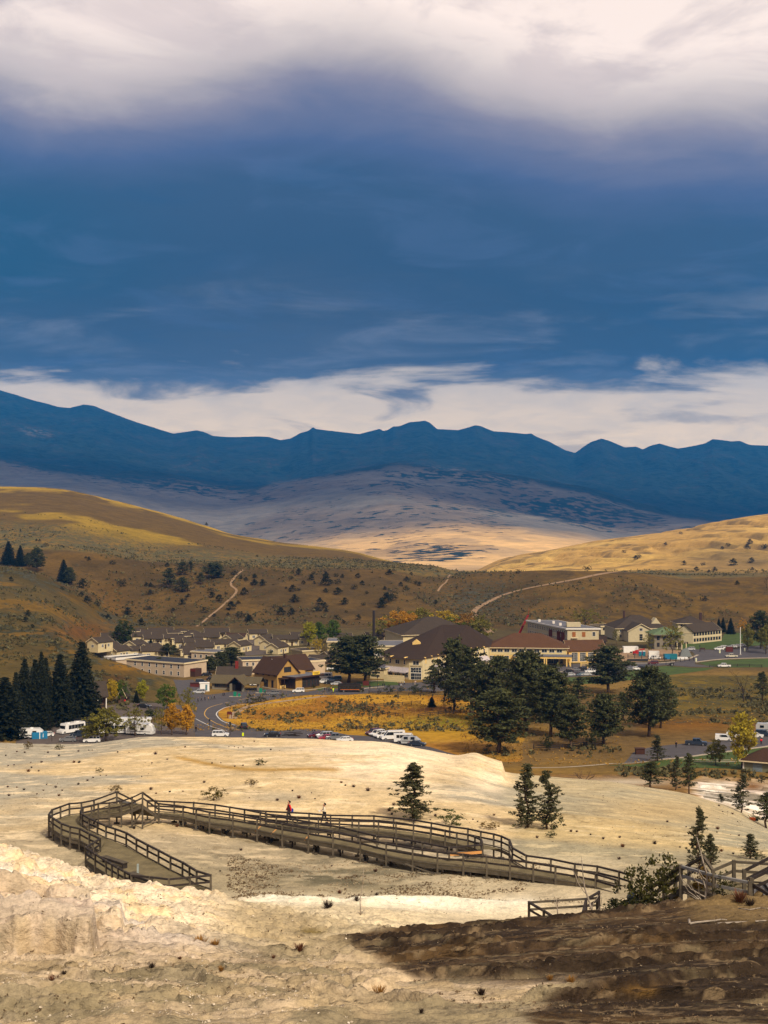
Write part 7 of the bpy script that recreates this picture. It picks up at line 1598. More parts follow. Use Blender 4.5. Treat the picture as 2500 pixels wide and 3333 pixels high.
def f_slope(px, py, X, Y):
    n = fbm(X / 40, Y / 60, 3, 505); return ss(.5, .62, n) * .6 + .9 * blob(px, py, 1560, 1960, 170, 60) + .8 * blob(px, py, 1700, 2000, 170, 40) + .7 * blob(px, py, 760, 2035, 320, 18) + .8 * blob(px, py, 1050, 1835, 300, 14) + .6 * blob(px, py, 1320, 1842, 120, 12)
scatter('sagebrush', 9000, (-100, 2600, 830, 1500, f_slope), .95, L_SAGE, 6, 7)
scatter('loose_rubble', 9000, (-60, 2560, 27, 205, lambda px, py, X, Y: ss(.42, .62, fbm(X * .35, Y * .5, 3, 511)) * np.where((px > 1150) & (Y < 72), 0, .9)), .045, L_PEB, 4, 9, flat=.4)
scatter('crust_chips', 1700, (1180, 2560, 29, 71, lambda px, py, X, Y: ss(.55, .66, fbm(X * .35, Y * 1.1, 4, 521)) * (px + py * .9 > 1150 + 3040 * .9)), .032, L_CHP, 4, 21, flat=.2)
scatter('loose_rubble', 2600, (760, 1700, 97, 112, lambda px, py, X, Y: ss(.50, .62, fbm(X * .3, Y * .4, 4, 523)) * .9), .075, L_CHP, 4, 22, flat=.4)
scatter('dark_litter', 2600, (740, 1900, 97, 114, lambda px, py, X, Y: ss(.50, .60, fbm(X * .3 + 3, Y * .4, 4, 525)) * .9), .085, L_DPE, 4, 23, flat=.4)
scatter('dark_litter', 6000, (-60, 2560, 27, 205, lambda px, py, X, Y: ss(.48, .66, fbm(X * .25, Y * .35, 3, 513)) * .8), .05, L_DPE, 4, 10, flat=.4)
scatter('dry_bushes', 90, (2010, 2560, 306, 322, lambda px, py, X, Y: np.ones_like(px)), .9, L_SAGE, 12, 12)
# ------------------------------------------------------------------ vehicles
M_PAINT = tint_mat('car_paint', .32, .5, .03, coat=.5); M_TYRE = mat('tyre_rubber', (.015, .015, .015), .85, .1); M_RIM = mat('wheel_rim', (.35, .35, .36), .35, .1, metal=.7)
M_CGL = mat('car_glass', (.012, .015, .018), .08, .1, spec=.6); M_LAMP = mat('headlamp_glass', (.75, .75, .7), .15, .05); M_TAIL = mat('tail_lamp', (.35, .02, .02), .3, .05); M_BLK = mat('black_plastic', (.02, .02, .02), .6, .1)
def wheel_parts(root, xs, yw, r, wd=.24):
    k_ = ('wheel', round(r, 2))
    if k_ not in _tc:
        a_ = MB(); a_.tube((0, -wd / 2, 0), (0, wd / 2, 0), r, r, 16); c = MB(); c.tube((0, -wd / 2 - .012, 0), (0, wd / 2 + .012, 0), r * .6, r * .6, 12)
        _tc[k_] = (a_.mesh('wheel', M_TYRE), c.mesh('rim', M_RIM))
    for x in xs:
        for s in (-1, 1):
            o = link('wheel', _tc[k_][0], root, Matrix.Translation((x, s * yw, r))); link('rim', _tc[k_][1], o)
def side_prism(mb, prof, w0, w1, zt, zb, mi=0):
    """side outline pulled across, narrowing from half width w0 at zb to w1 at zt"""
    n = len(prof); f = lambda z: w0 + (w1 - w0) * min(1, max(0, (z - zb) / (zt - zb)))
    V = [(x, -f(z), z) for x, z in prof] + [(x, f(z), z) for x, z in prof]
    mb.add(V, [(i, (i + 1) % n, n + (i + 1) % n, n + i) for i in range(n)] + [tuple(range(n))[::-1], tuple(range(n, 2 * n))], mi)
CARS = {
 'suv': dict(L=4.7, w=.93, low=[(-2.3,.35),(-2.35,.7),(-2.32,1.05),(-2.2,1.12),(.95,1.12),(1.1,1.08),(2.15,.98),(2.32,.85),(2.35,.45),(2.2,.33)], cab=[(-2.25,1.1),(-2.05,1.68),(-1.9,1.74),(.3,1.74),(.45,1.7),(1.15,1.1)], wx=(-1.4,1.42), r=.37, top=1.76),
 'sedan': dict(L=4.6, w=.9, low=[(-2.25,.32),(-2.3,.7),(-2.2,.95),(-1.6,1.0),(1.0,.98),(2.1,.85),(2.3,.7),(2.3,.4),(2.15,.28)], cab=[(-1.8,.97),(-1.15,1.38),(-.9,1.42),(.25,1.42),(.4,1.39),(1.1,.97)], wx=(-1.38,1.38), r=.33, top=1.44),
 'pickup': dict(L=5.7, w=.98, low=[(-2.85,.5),(-2.87,.9),(-2.85,1.18),(-.9,1.18),(-.85,1.15),(1.35,1.15),(1.5,1.12),(2.7,1.05),(2.85,.95),(2.87,.5),(2.6,.4),(-2.6,.45)], cab=[(-.88,1.14),(-.8,1.8),(-.6,1.86),(.75,1.86),(.9,1.82),(1.55,1.14)], wx=(-1.8,1.85), r=.42, top=1.88, bed=True),
 'van': dict(L=6.6, w=1.0, low=[(-3.25,.45),(-3.3,1.3),(-3.3,1.35),(1.9,1.35),(2.1,1.3),(3.1,1.15),(3.28,.95),(3.3,.5),(3.1,.4)], cab=[(-3.3,1.34),(-3.22,2.45),(-3.1,2.55),(1.1,2.55),(1.4,2.45),(2.35,1.3)], wx=(-2.0,2.15), r=.38, top=2.57, side=True),
 'minivan': dict(L=4.6, w=.93, low=[(-2.25,.4),(-2.3,1.1),(1.3,1.1),(2.1,.98),(2.28,.8),(2.3,.45),(2.1,.35)], cab=[(-2.28,1.09),(-2.2,1.78),(-2.1,1.85),(.4,1.85),(.6,1.8),(1.45,1.08)], wx=(-1.4,1.4), r=.35, top=1.87, side=True)}
_cars = {}
def build_car(kind):
    d = CARS[kind]; root = thing('parked_car', '', 'car', (0, 0, 0)); w_ = d['w']; cab = d['cab']; zb = min(z for x, z in cab); zt = d['top']
    m = MB(); side_prism(m, d['low'], w_, w_ * .96, 1.2, .3)
    # roof and pillars over the glass
    roof = [(x, z + .03) for x, z in cab[1:-1]]; rx0, rx1 = roof[0][0] - .03, roof[-1][0] + .03
    m.bx(rx0, rx1, -w_ * .80, w_ * .80, zt - .06, zt + .03)
    nP = {'suv': 4, 'sedan': 3, 'pickup': 3, 'van': 4, 'minivan': 3}[kind]
    for s in (-1, 1):
        for i in range(nP):
            t = i / (nP - 1); x_t = rx0 + (rx1 - rx0) * t; x_b = cab[0][0] + (cab[-1][0] - cab[0][0]) * t
            if 0 < i < nP - 1: x_b = x_t
            m.beam((x_b, s * w_ * .97, zb), (x_t, s * w_ * .80, zt), .07, .09)
        if d.get('side'): m.prism([(cab[0][0], zb), (cab[0][0] + .03, zt), (cab[0][0] + (1.2 if kind == 'minivan' else .7), zt), (cab[0][0] + (1.2 if kind == 'minivan' else .7), zb)], 'y', s * w_ * .86 - .08, s * w_ * .86 + .08)
        m.beam((cab[0][0], s * w_ * .94, zb + .05), (cab[-1][0], s * w_ * .94, zb + .05), .08, .14)
        if kind == 'van': m.beam((rx0, s * w_ * .83, zt - .15), (rx1, s * w_ * .83, zt - .15), .08, .3)
    body = m.build('body', M_PAINT, root)
    g = MB(); side_prism(g, cab, w_ * .93, w_ * .78, zt, zb); g.build('window_glass', M_CGL, root)
    wheel_parts(root, d['wx'], w_ * .92, d['r'])
    for s in (-1, 1):
        q = MB(); q.box((d['L'] / 2 - .06, s * w_ * .72, .78 if kind != 'van' else 1.0), (.12, .34, .16)); q.build('headlight', M_LAMP, root)
        q = MB(); q.box((-d['L'] / 2 + .02, s * w_ * .82, .95), (.08, .16, .3)); q.build('tail_light', M_TAIL, root)
    q = MB(); q.box((d['L'] / 2 - .03, 0, .45), (.14, w_ * 1.9, .22)); q.box((-d['L'] / 2 + .03, 0, .5), (.14, w_ * 1.9, .2)); q.build('bumper', M_BLK, root)
    if d.get('bed'): q = MB(); q.bx(-2.75, -1.0, -w_ * .85, w_ * .85, 1.181, 1.20); q.build('truck_bed', M_BLK, root)
    return root
def car(kind, px, py, hd, col, label, name=None, cat=None, p=None, group=None):
    p = p or ghit(px, py); 
    if kind not in _cars: _cars[kind] = build_car(kind); root = _cars[kind]; root.location = p; root.rotation_euler = (0, 0, R(hd)); [setattr(c, 'color', (*col[:3], 1)) for c in root.children if c.name.startswith('body')]; root['label'] = label
    else: root = dup(_cars[kind], p, R(hd), None, label, None, cmap={'body': col})
    root.name = name or {'suv': 'parked_car', 'sedan': 'parked_car', 'pickup': 'pickup_truck', 'van': 'passenger_van', 'minivan': 'small_van'}[kind]; root['category'] = cat or {'suv': 'car', 'sedan': 'car', 'pickup': 'pickup truck', 'van': 'van', 'minivan': 'van'}[kind]
    root['group'] = group or 'vehicles in the valley'
    return root
WH, BK, SV, GY, DB, MR, RD, TN = (.75, .73, .70), (.012, .012, .014), (.42, .42, .42), (.16, .16, .165), (.02, .03, .05), (.10, .012, .018), (.30, .02, .03), (.55, .50, .38)
for a_ in [('suv', 971, 2254, 186, WH, 'white sport utility car driving left on the road below the shop entrance'), ('suv', 889, 2262, 188, GY, 'grey green car driving left behind the white one on the curve'), ('pickup', 836, 2232, 5, WH, 'white truck standing between the gas station and the store'),
 ('suv', 794, 2372, 100, BK, 'black car seen from behind on the bend of the road'), ('suv', 718, 2398, 0, WH, 'older white four wheel drive car just behind the mound crest'), ('sedan', 887, 2398, 180, BK, 'dark car half hidden by the crest, left of the log pile'),
 ('sedan', 1028, 2400, 196, MR, 'maroon car first in the row behind the crest'), ('suv', 1056, 2402, 196, SV, 'silver car second in the row behind the crest'), ('sedan', 1062, 2408, 196, RD, 'red car squeezed between silver and grey ones behind the crest'), ('pickup', 1092, 2408, 190, GY, 'grey open backed truck in the row behind the crest'), ('sedan', 1122, 2415, 192, WH, 'white car at the right end of the row behind the crest'),
 ('suv', 1215, 2392, 222, MR, 'dark maroon car at the back of the van group'), ('suv', 1228, 2396, 222, WH, 'white car beside the maroon one in the van group'), ('suv', 1244, 2402, 215, WH, 'white car in front of the tall white van'), ('van', 1278, 2408, 192, WH, 'tall white passenger van facing left, dark windows along its side'), ('van', 1322, 2418, -4, WH, 'tall white passenger van facing right, just behind the crest'),
 ('sedan', 1358, 2428, -14, DB, 'dark car whose roof shows at the right end of the crest'), 
 ('van', 1056, 2210, 190, WH, 'white passenger van in the lot right of the shop entrance'), ('suv', 1052, 2224, 186, WH, 'white car nearest the shop entrance in the small lot'), ('suv', 1074, 2226, 186, BK, 'black car second in the small lot'), ('sedan', 1095, 2230, 186, SV, 'silver car nearest the big pine in the small lot'), ('suv', 1094, 2214, 186, (.06, .16, .26), 'blue car in the back row of the small lot'), ('sedan', 1074, 2213, 186, GY, 'grey car in the back row of the small lot'),
 ('van', 1008, 2188, 180, (.62, .42, .05), 'yellow and white van behind the shop entrance'), ('pickup', 1084, 2182, 182, WH, 'white pickup truck parked before the long shed'),
 ('suv', 655, 2224, 5, DB, 'dark car near the foot of the red stairs'), ('sedan', 690, 2214, 5, BK, 'black car behind the gas station roof'), ('suv', 648, 2258, 184, SV, 'silver car in front of the small white trailer'), ('sedan', 672, 2200, 10, BK, 'dark car under the three pines'), ('sedan', 660, 2192, 10, SV, 'pale car under the three pines'),
 ('suv', 256, 2398, 222, DB, 'dark blue car in front of the white shuttle bus'), ('sedan', 222, 2414, 186, GY, 'dark grey car at the edge of the left parking lot'), ('suv', 300, 2417, 184, WH, 'white car with dark windows beside the olive willow'), ('sedan', 150, 2398, 186, WH, 'white car behind the bare tree in the left lot'), ('sedan', 469, 2304, -10, BK, 'black car on the side road with its lights on'),
 ('pickup', 2381, 2140, 182, TN, 'tan pickup truck driving on the road by the flagpole'), ('pickup', 2357, 2172, 180, WH, 'white pickup truck on the strip road below the flagpole lawn'), ('suv', 2247, 2117, 182, SV, 'silver car in front of the long dormitory'), ('suv', 2340, 2116, 182, WH, 'white car left in the row by the red brown board'), ('suv', 2352, 2112, 182, WH, 'white car second in the row by the red brown board'),
 ('sedan', 2384, 2108, 182, WH, 'white car right of the red brown board'), ('sedan', 2400, 2106, 182, WH, 'white car just left of the flagpole'), ('sedan', 2414, 2104, 182, WH, 'white car just right of the flagpole'), ('suv', 2126, 2162, 182, MR, 'dark red car passing the fenced work yard'),
 ('sedan', 1855, 2200, 184, SV, 'silver car at the left front of the hotel lot'), ('sedan', 1878, 2199, 184, BK, 'black car second in front of the hotel lot'), ('sedan', 1893, 2199, 184, (.12, .17, .22), 'blue grey car third in front of the hotel lot'), ('sedan', 1908, 2199, 184, SV, 'silver car at the right front of the hotel lot'), ('sedan', 1850, 2188, 184, BK, 'black car at the back left of the hotel lot'), ('sedan', 1872, 2184, 184, GY, 'grey car in the back row of the hotel lot'), ('suv', 1892, 2183, 184, BK, 'dark car below the two yellow posts'), ('suv', 1921, 2190, 184, WH, 'white boxy car right of the yellow posts'),
 ('sedan', 2046, 2183, 184, GY, 'grey car left in the row by the lawn'), ('sedan', 2066, 2181, 184, WH, 'white car in the row by the lawn'), ('suv', 2086, 2179, 184, BK, 'black car at the right end of the row by the lawn'),
 ('pickup', 2266, 2426, -15, DB, 'dark pickup truck with lights on in the lower right street'), ('minivan', 2356, 2412, -14, WH, 'small white van with two side windows in the lower right street'), ('minivan', 2392, 2402, -14, WH, 'white van partly behind the tall yellow green tree'), ('sedan', 2458, 2401, -20, WH, 'white car right of the tall yellow green tree'), ('suv', 2486, 2396, -20, DB, 'dark blue car in front of the silver camper')]:
    car(*a_)
# buses
def bus(px, py, hd, L, H, body_c, stripe, label, name='coach', wnd=(1.3, 2.5), hood=False, cat='bus', w_=1.25):
    p = ghit(px, py); o = thing(name, label, cat, p, R(hd)); m = MB(); x0 = -L / 2; x1 = L / 2
    prof = [(x0, .45), (x0 - .03, H - .3), (x0 + .15, H), (x1 - (.3 if not hood else 1.5), H), (x1 - (.02 if not hood else 1.3), H - .5), (x1 - (0 if not hood else 1.15), 1.4)] + ([(x1 - .1, 1.25), (x1, .9)] if hood else []) + [(x1, .45)]
    side_prism(m, prof, w_, w_ * .96, H, .4); m.build('body', M_PAINT, o, color=body_c)
    nw = max(4, int(L / 1.5)); g0, g1 = x0 + .5, x1 - (1.0 if not hood else 2.4)
    for s in (-1, 1):
        for i in range(nw):
            a2 = g0 + (g1 - g0) * i / nw + .05; b2 = g0 + (g1 - g0) * (i + 1) / nw - .05; m = MB(); m.bx(a2, b2, min(s * w_ * .955, s * (w_ + .02)), max(s * w_ * .955, s * (w_ + .02)), H - (H - wnd[0]) * .95, min(wnd[1], H - .4)); m.build('side_window', M_CGL, o)
        m = MB(); m.box((x1 - .05, s * w_ * .7, .9), (.16, .3, .2)); m.build('headlight', M_LAMP, o)
        if stripe: m = MB(); m.bx(x0 + 1, x1 - 1.8, min(s * w_, s * (w_ + .03)), max(s * w_, s * (w_ + .03)), .95, 1.12); m.build('stripe', stripe, o)
    wx = x1 - (.06 if not hood else 1.25); m = MB(); m.bx(wx - .12, wx + .08, -w_ * .88, w_ * .88, 1.45, H - .55); m.build('windscreen', M_CGL, o)
    m = MB(); m.bx(x0 - .06, x0, -w_ * .7, w_ * .7, 1.5, H - .6); m.build('rear_window', M_CGL, o)
    m = MB(); m.bx(x0 + L * .2, x0 + L * .32, -.5, .5, H, H + .22); m.bx(x0 + L * .6, x0 + L * .7, -.5, .5, H, H + .2); m.build('roof_unit', M_PAINT, o, color=body_c)
    wheel_parts(o, (x0 + L * .22, x1 - L * (.17 if not hood else .12)), w_ * .9, .48); return o
M_FLAME = mat('flame_stripe', srgb(206, 110, 40), .5)
bus(1143, 2252, 0, 10.2, 3.3, BK, M_FLAME, 'black minibus with an orange flame stripe parked right of the lot', 'minibus', hood=True)
bus(231, 2386, 232, 8.4, 3.0, WH, None, 'white shuttle bus with square nose facing the viewer in the left lot', 'shuttle_bus', hood=True)
bus(300, 2372, 236, 13, 3.6, BK, None, 'long black coach with a huge windscreen beside the shuttle bus'); bus(418, 2374, 0, 13.5, 3.5, WH, M_BLK, 'white coach behind the willow, the farther one'); bus(400, 2388, 2, 13.5, 3.5, WH, M_BLK, 'white coach behind the willow, the nearer one')
def rv(px, py, hd, L, H, col, label, name='camper'):
    p = ghit(px, py); o = thing(name, label, 'camper', p, R(hd)); m = MB(); side_prism(m, [(-L / 2, .5), (-L / 2 - .1, H - .4), (-L / 2 + .3, H), (L / 2 - 1.2, H), (L / 2 - .3, H - .7), (L / 2, 1.4), (L / 2, .5)], 1.2, 1.15, H, .4); m.build('body', M_PAINT, o, color=col)
    for s in (-1, 1):
        for x in (-L * .25, L * .12): m = MB(); m.bx(x - .55, x + .55, min(s * 1.15, s * 1.22), max(s * 1.15, s * 1.22), 1.6, 2.3); m.build('window', M_CGL, o)
        m = MB(); m.bx(-L / 2 + .3, L / 2 - .6, min(s * 1.19, s * 1.215), max(s * 1.19, s * 1.215), 1.05, 1.2); m.build('stripe', M_BLK, o)
    wheel_parts(o, (-L * .12, L * .22), 1.08, .38); m = MB(); m.bx(-.4, .4, -.35, .35, H, H + .25); m.build('roof_unit', M_PAINT, o, color=col); return o
rv(458, 2392, -14, 8.0, 3.3, WH, 'white camper with a domed nose right of the white coaches'); rv(2500, 2386, -18, 6.5, 2.8, SV, 'silver camper trailer at the right edge above the dark blue car'); rv(738, 2226, 6, 9, 2.9, WH, 'long white camper whose roof shows over the gas station'); rv(104, 2404, 8, 6.5, 2.9, WH, 'white camper trailer at the left edge of the lot'); rv(1338, 2424, -10, 5, 2.2, SV, 'pale boat like roof peeking over the crest beside the vans', 'boat_trailer')
# ------------------------------------------------------------------ yard things
def boxthing(name, label, cat, px, py, size, m_, rz=0, parts=(), p=None, group=None):
    p = p or ghit(px, py); o = thing(name, label, cat, p, R(rz), group); q = MB(); q.bx(-size[0] / 2, size[0] / 2, -size[1] / 2, size[1] / 2, 0, size[2]); q.build('body', m_, o)
    for nm, mm, bs in parts:
        q = MB(); [q.bx(*b_) for b_ in bs]; q.build(nm, mm, o)
    return o
M_BLU = mat('blue_tarp', srgb(30, 110, 150), .6, .15, 1); M_TEAL = mat('teal_container', srgb(28, 104, 116), .6, .15, 1); M_REDM = mat('red_machine_paint', srgb(160, 30, 28), .5, .1); M_GRN2 = mat('green_pump_paint', srgb(26, 120, 92), .5); M_RBR = mat('red_brown_board', srgb(88, 36, 28), .8); M_YGV = mat('hi_vis_yellow', srgb(214, 230, 20), .6, .05)
W3 = mat('white_panel', srgb(224, 222, 216), .6, .06)
boxthing('trailer', 'small white box trailer with a blue door left of the gas station', 'trailer', 666, 2249, (3.6, 2.4, 3.1), W3, 10, [('roof', W3, [(-2.1, 1.9, -1.4, 1.4, 3.1, 3.3)]), ('door', mat('steel_blue', srgb(90, 120, 132), .6), [(.2, 1.0, -1.25, -1.2, .3, 2.6)]), ('wheel', M_TYRE, [(-.4, .4, -1.3, -1.1, -.1, .5)])])
boxthing('shed', 'low red brown shed left of the white box trailer', 'shed', 634, 2236, (3.4, 2.2, 1.6), M_RBR, 0, [('roof', M_TRIMB, [(-1.8, 1.8, -1.3, 1.3, 1.6, 1.75)])])
boxthing('tarp_stack', 'bright blue tarp covered load beside the left camper trailer', 'tarp', 128, 2404, (4.2, 2.2, 1.9), M_BLU, 20, [('strap', W3, [(-.1, .1, -1.13, 1.13, 0, 1.93)])])
boxthing('trailer', 'white box trailer in the work yard below the dormitories', 'trailer', 2052, 2124, (7.5, 2.6, 3.0), W3, 4, [('wheel', M_TYRE, [(-.6, .6, -1.4, -1.2, 0, .6)]), ('roof', W3, [(-3.8, 3.8, -1.35, 1.35, 3.0, 3.1)])])
boxthing('trailer', 'second white box trailer behind the white work truck', 'trailer', 2128, 2138, (5.0, 2.6, 2.7), W3, 0, [('roof', W3, [(-2.6, 2.6, -1.35, 1.35, 2.7, 2.8)])]); car('pickup', 2130, 2146, 180, WH, 'white work truck parked in the fenced yard')
for x, lb in ((2084, 'blue portable toilet, left one of the pair in the work yard'), (2096, 'blue portable toilet, right one of the pair in the work yard')): boxthing('portable_toilet', lb, 'toilet', x, 2136, (1.3, 1.3, 2.4), M_BLU, 0, [('roof', W3, [(-.7, .7, -.7, .7, 2.4, 2.55)]), ('door', M_TEAL, [(-.45, .45, -.7, -.65, .1, 2.1)])])
boxthing('container', 'teal steel container in the work yard', 'container', 2182, 2146, (6.2, 2.6, 2.6), M_TEAL, 3, [('door', M_BLU, [(-2.9, -.4, -1.36, -1.3, .2, 2.4)])]); boxthing('pipe_stack', 'long stack of black pipes on the yard edge', 'pipes', 2076, 2152, (9.5, 1.4, 1.0), M_BLK, 2, [('end_cap', M_TRIMB, [(-4.9, -4.75, -.75, .75, 0, 1.0)])])
# grey tent
p = ghit(2230, 2136); o = thing('tent', 'peaked grey tent at the right end of the work yard', 'tent', p); q = MB(); q.add([(-3, -2.5, 0), (3, -2.5, 0), (3, 2.5, 0), (-3, 2.5, 0), (-1.4, 0, 3.4), (1.2, 0, 4.2)], [(0, 1, 5, 4), (1, 2, 5), (2, 3, 4, 5), (3, 0, 4), (3, 2, 1, 0)]); q.build('canopy', mat('grey_canvas', srgb(104, 108, 106), .9), o)
boxthing('boat', 'low white boat on a trailer beside the grey tent', 'boat', 2214, 2146, (7, 2.2, 1.0), W3, 0, [('hull_keel', M_BLK, [(-3, 3, -.5, .5, -.3, 0)])])
# red lift
p = ghit(2076, 2132); o = thing('boom_lift', 'red boom lift machine between the trailer and the blue toilets', 'machine', p); q = MB(); q.bx(-2.4, 2.4, -1.1, 1.1, .7, 1.9); q.build('body', M_REDM, o); q = MB(); q.beam((-1.5, 0, 2.0), (3.4, 0, 3.0), .5, .5); q.build('boom', M_REDM, o); wheel_parts(o, (-1.6, 1.6), 1.0, .5)
# crane
cb = ybuild(1690, 745, -69.8); tp = Vector(((1719 - CX) / F * 745, 745, -(2002 - HY) / F * 745)); bt_ = Vector(((1683 - CX) / F * 745, 745, -68.2))
o = thing('mobile_crane', 'red lattice crane boom slanting up from behind the hotel roof', 'crane', cb); q = MB(); l0 = bt_ - cb; l1 = tp - cb
for sx_, sy_ in ((-.55, -.5), (.55, -.5), (.55, .5), (-.55, .5)): q.beam(l0 + Vector((sx_, sy_, 0)), l1 + Vector((sx_ * .6, sy_ * .6, 0)), .25, .25)
for i in range(14): a_ = l0.lerp(l1, i / 14); b_ = l0.lerp(l1, (i + 1) / 14); q.beam(a_ + Vector((-.5, -.5, 0)), b_ + Vector((.5, -.5, 0)), .14, .14); q.beam(a_ + Vector((.5, .5, 0)), b_ + Vector((-.5, .5, 0)), .14, .14)
q.build('boom', M_REDM, o); q = MB(); q.beam(l0.lerp(l1, .0), l0.lerp(l1, .55), .7, .8); q.build('boom_base', M_REDM, o); q = MB(); q.bx(-4.5, 3.5, -1.3, 1.3, .8, 2.0); q.bx(1.5, 3.5, -1.2, 1.2, 2, 3); q.build('carrier', M_REDM, o); wheel_parts(o, (-3.2, -1.8, 2.4), 1.15, .55)
q = MB(); q.tube(l1 + Vector((.2, 0, .2)), l1 + Vector((.5, 0, 3.8)), .1, .05, 5); q.build('boom_tip', M_REDM, o)
# cannon, flagpole, sign boards, kiosk
p = ghit(2186, 2168); o = thing('cannon', 'old dark field cannon on the lawn edge below the work yard', 'cannon', p); q = MB(); q.tube((-1.3, 0, .9), (1.3, 0, 1.35), .2, .13, 10); q.build('barrel', M_BLK, o); q = MB(); q.beam((-.2, 0, .8), (-2.2, 0, .1), .25, .25); q.build('trail', M_TRIMB, o); wheel_parts(o, (.1,), .7, .75)
p = ghit(2410, 2131); o = thing('flagpole', 'tall white flagpole on the upper right lawn', 'flagpole', p); q = MB(); q.tube((0, 0, 0), (0, 0, 13.2), .2, .12, 10); q.build('pole', W3, o); q = MB(); q.tube((0, 0, 13.2), (0, 0, 13.6), .2, .05, 8); q.build('finial', W3, o); q = MB(); q.bx(-.5, .5, -.5, .5, -.1, .25); q.build('base', M_KERB, o)
boxthing('notice_board', 'dark red brown board among the parked white cars', 'sign', 2374, 2122, (3.6, .4, 2.6), M_RBR, 0, [('post', M_TRIMB, [(-1.9, -1.7, -.2, .2, 0, 3), (1.7, 1.9, -.2, .2, 0, 3)])])
boxthing('notice_board', 'small dark sign on two legs by the road island', 'sign', 2287, 2120, (2.6, .2, .9), M_TRIMB, 0, [('post', M_TRIMB, [(-1.2, -1.0, -.1, .1, -.8, 0), (1.0, 1.2, -.1, .1, -.8, 0)])], p=ghit(2287, 2120) + Vector((0, 0, .9)))
boxthing('bear_proof_bin', 'brown metal bin standing at the edge of the lower right street', 'bin', 2083, 2455, (2.3, 1.5, 1.5), mat('brown_bin', srgb(66, 38, 28), .7, .3, 2), 0, [('lid', M_TRIMB, [(-1.3, 1.3, -.9, .9, 1.5, 1.62)])])
boxthing('hotel_sign', 'pair of yellow posts with crossboards above the hotel lot', 'sign', 1900, 2176, (.35, .3, 2.8), W_YEL, 0, [('post', W_YEL, [(2.9, 3.25, -.15, .15, 0, 2.8)]), ('crossboard', W_YEL, [(.18, 2.9, -.1, .1, 2.2, 2.5), (.18, 2.9, -.1, .1, 1.5, 1.75)])], p=ghit(1891, 2176))
boxthing('notice_board', 'red brown wayside board on the lawn right of the big pine', 'sign', 1191, 2232, (2.4, .3, 1.9), M_RBR, 0, [('post', M_TRIMB, [(-1.3, -1.2, -.1, .1, 0, 2.1), (1.2, 1.3, -.1, .1, 0, 2.1)])])
boxthing('trail_sign', 'small brown trail sign in the dry grass inside the road bend', 'sign', 747, 2338, (1.6, .2, .9), M_RBR, 0, [('post', M_RBR, [(-.7, -.55, -.08, .08, -1.2, 0), (.55, .7, -.08, .08, -1.2, 0)])], p=ghit(747, 2338) + Vector((0, 0, 1.2)))
for x, y, lb in ((765, 2268, 'green fuel pump island on the left forecourt'), (849, 2256, 'green fuel pump island nearer the store')):
    boxthing('fuel_pump', lb, 'fuel pump', x, y, (1.1, .7, 1.9), M_GRN2, 0, [('island', M_KERB, [(-2.2, 2.2, -.7, .7, -.1, .2)]), ('bin', M_GRN2, [(1.2, 2.0, -.4, .4, .2, 1.2)]), ('sign_pole', M_BLK, [(-.05, .05, -.05, .05, 1.9, 4.2)])])
for x, y, h, lb in ((1229, 2241, 4.5, 'dark sign post at the lawn edge right of the red board'), (1344, 2228, 6, 'lamp post in front of the dining hall doors'), (1863, 2178, 6, 'black lamp post at the hotel drive'), (749, 2392, 3.4, 'black post beside the older white car'), (682, 2366, 2.0, 'slim post at the road bend'), (2168, 2166, 3.2, 'slim post near the cannon'), (2278, 2122, 3, 'post with round top by the road island'), (2210, 2152, 4, 'post at the yard fence'), (2492, 2130, 2.2, 'short white post at the upper right edge')):
    p = ghit(x, y); o = thing('street_post', lb, 'post', p, group='posts in the valley'); q = MB(); q.tube((0, 0, 0), (0, 0, h), .09, .07, 6); q.build('pole', M_BLK, o); q = MB(); q.box((0, 0, h), (.5, .25, .6)); q.build('head', M_BLK, o)
for x, y, lb in ((2343, 2126, 'pale hydrant shaped marker right of the road island'), (2266, 2153, 'pale marker at the kerb point'), (2424, 2120, 'white small sign right of the flagpole')):
    boxthing('marker', lb, 'marker', x, y, (.7, .5, 1.5), mat('pale_marker', srgb(206, 206, 170), .6), 0, [('cap', W3, [(-.3, .3, -.2, .2, 1.5, 1.65)])])
boxthing('safety_marker', 'bright yellow green marker just over the mound crest', 'marker', 791, 2396, (.5, .3, .8), M_YGV, 0, [('top', M_YGV, [(-.2, .2, -.12, .12, .8, .95)])])
# log pile
p = ghit(948, 2396); o = thing('log_pile', 'dark pile of broken timber on the crest side, left of the parked row', 'logs', p)
for i in range(9): q = MB(); a_ = Vector((rr_.uniform(-3, 1), rr_.uniform(-1, 1), rr_.uniform(.1, .9))); q.tube(a_, a_ + Vector((rr_.uniform(2, 3.6), rr_.uniform(-.8, .8), rr_.uniform(-.6, .4))), .14, .1, 6); q.build('log', M_WOODD, o)
p = hit(2456, 2674, 150, 215); o = thing('machine', 'small orange machine half hidden behind the crest at the right edge', 'machine', p + Vector((0, .8, 0))); q = MB(); q.bx(-.5, .3, -.3, .3, .0, .42); q.build('body', mat('orange_paint', srgb(226, 104, 20), .5), o); q = MB(); q.bx(.3, .75, -.25, .25, -.05, .3); q.build('engine', M_BLK, o); q = MB(); q.tube((-.4, 0, .42), (-.8, 0, .8), .04, .04, 5); q.build('handle', M_BLK, o)
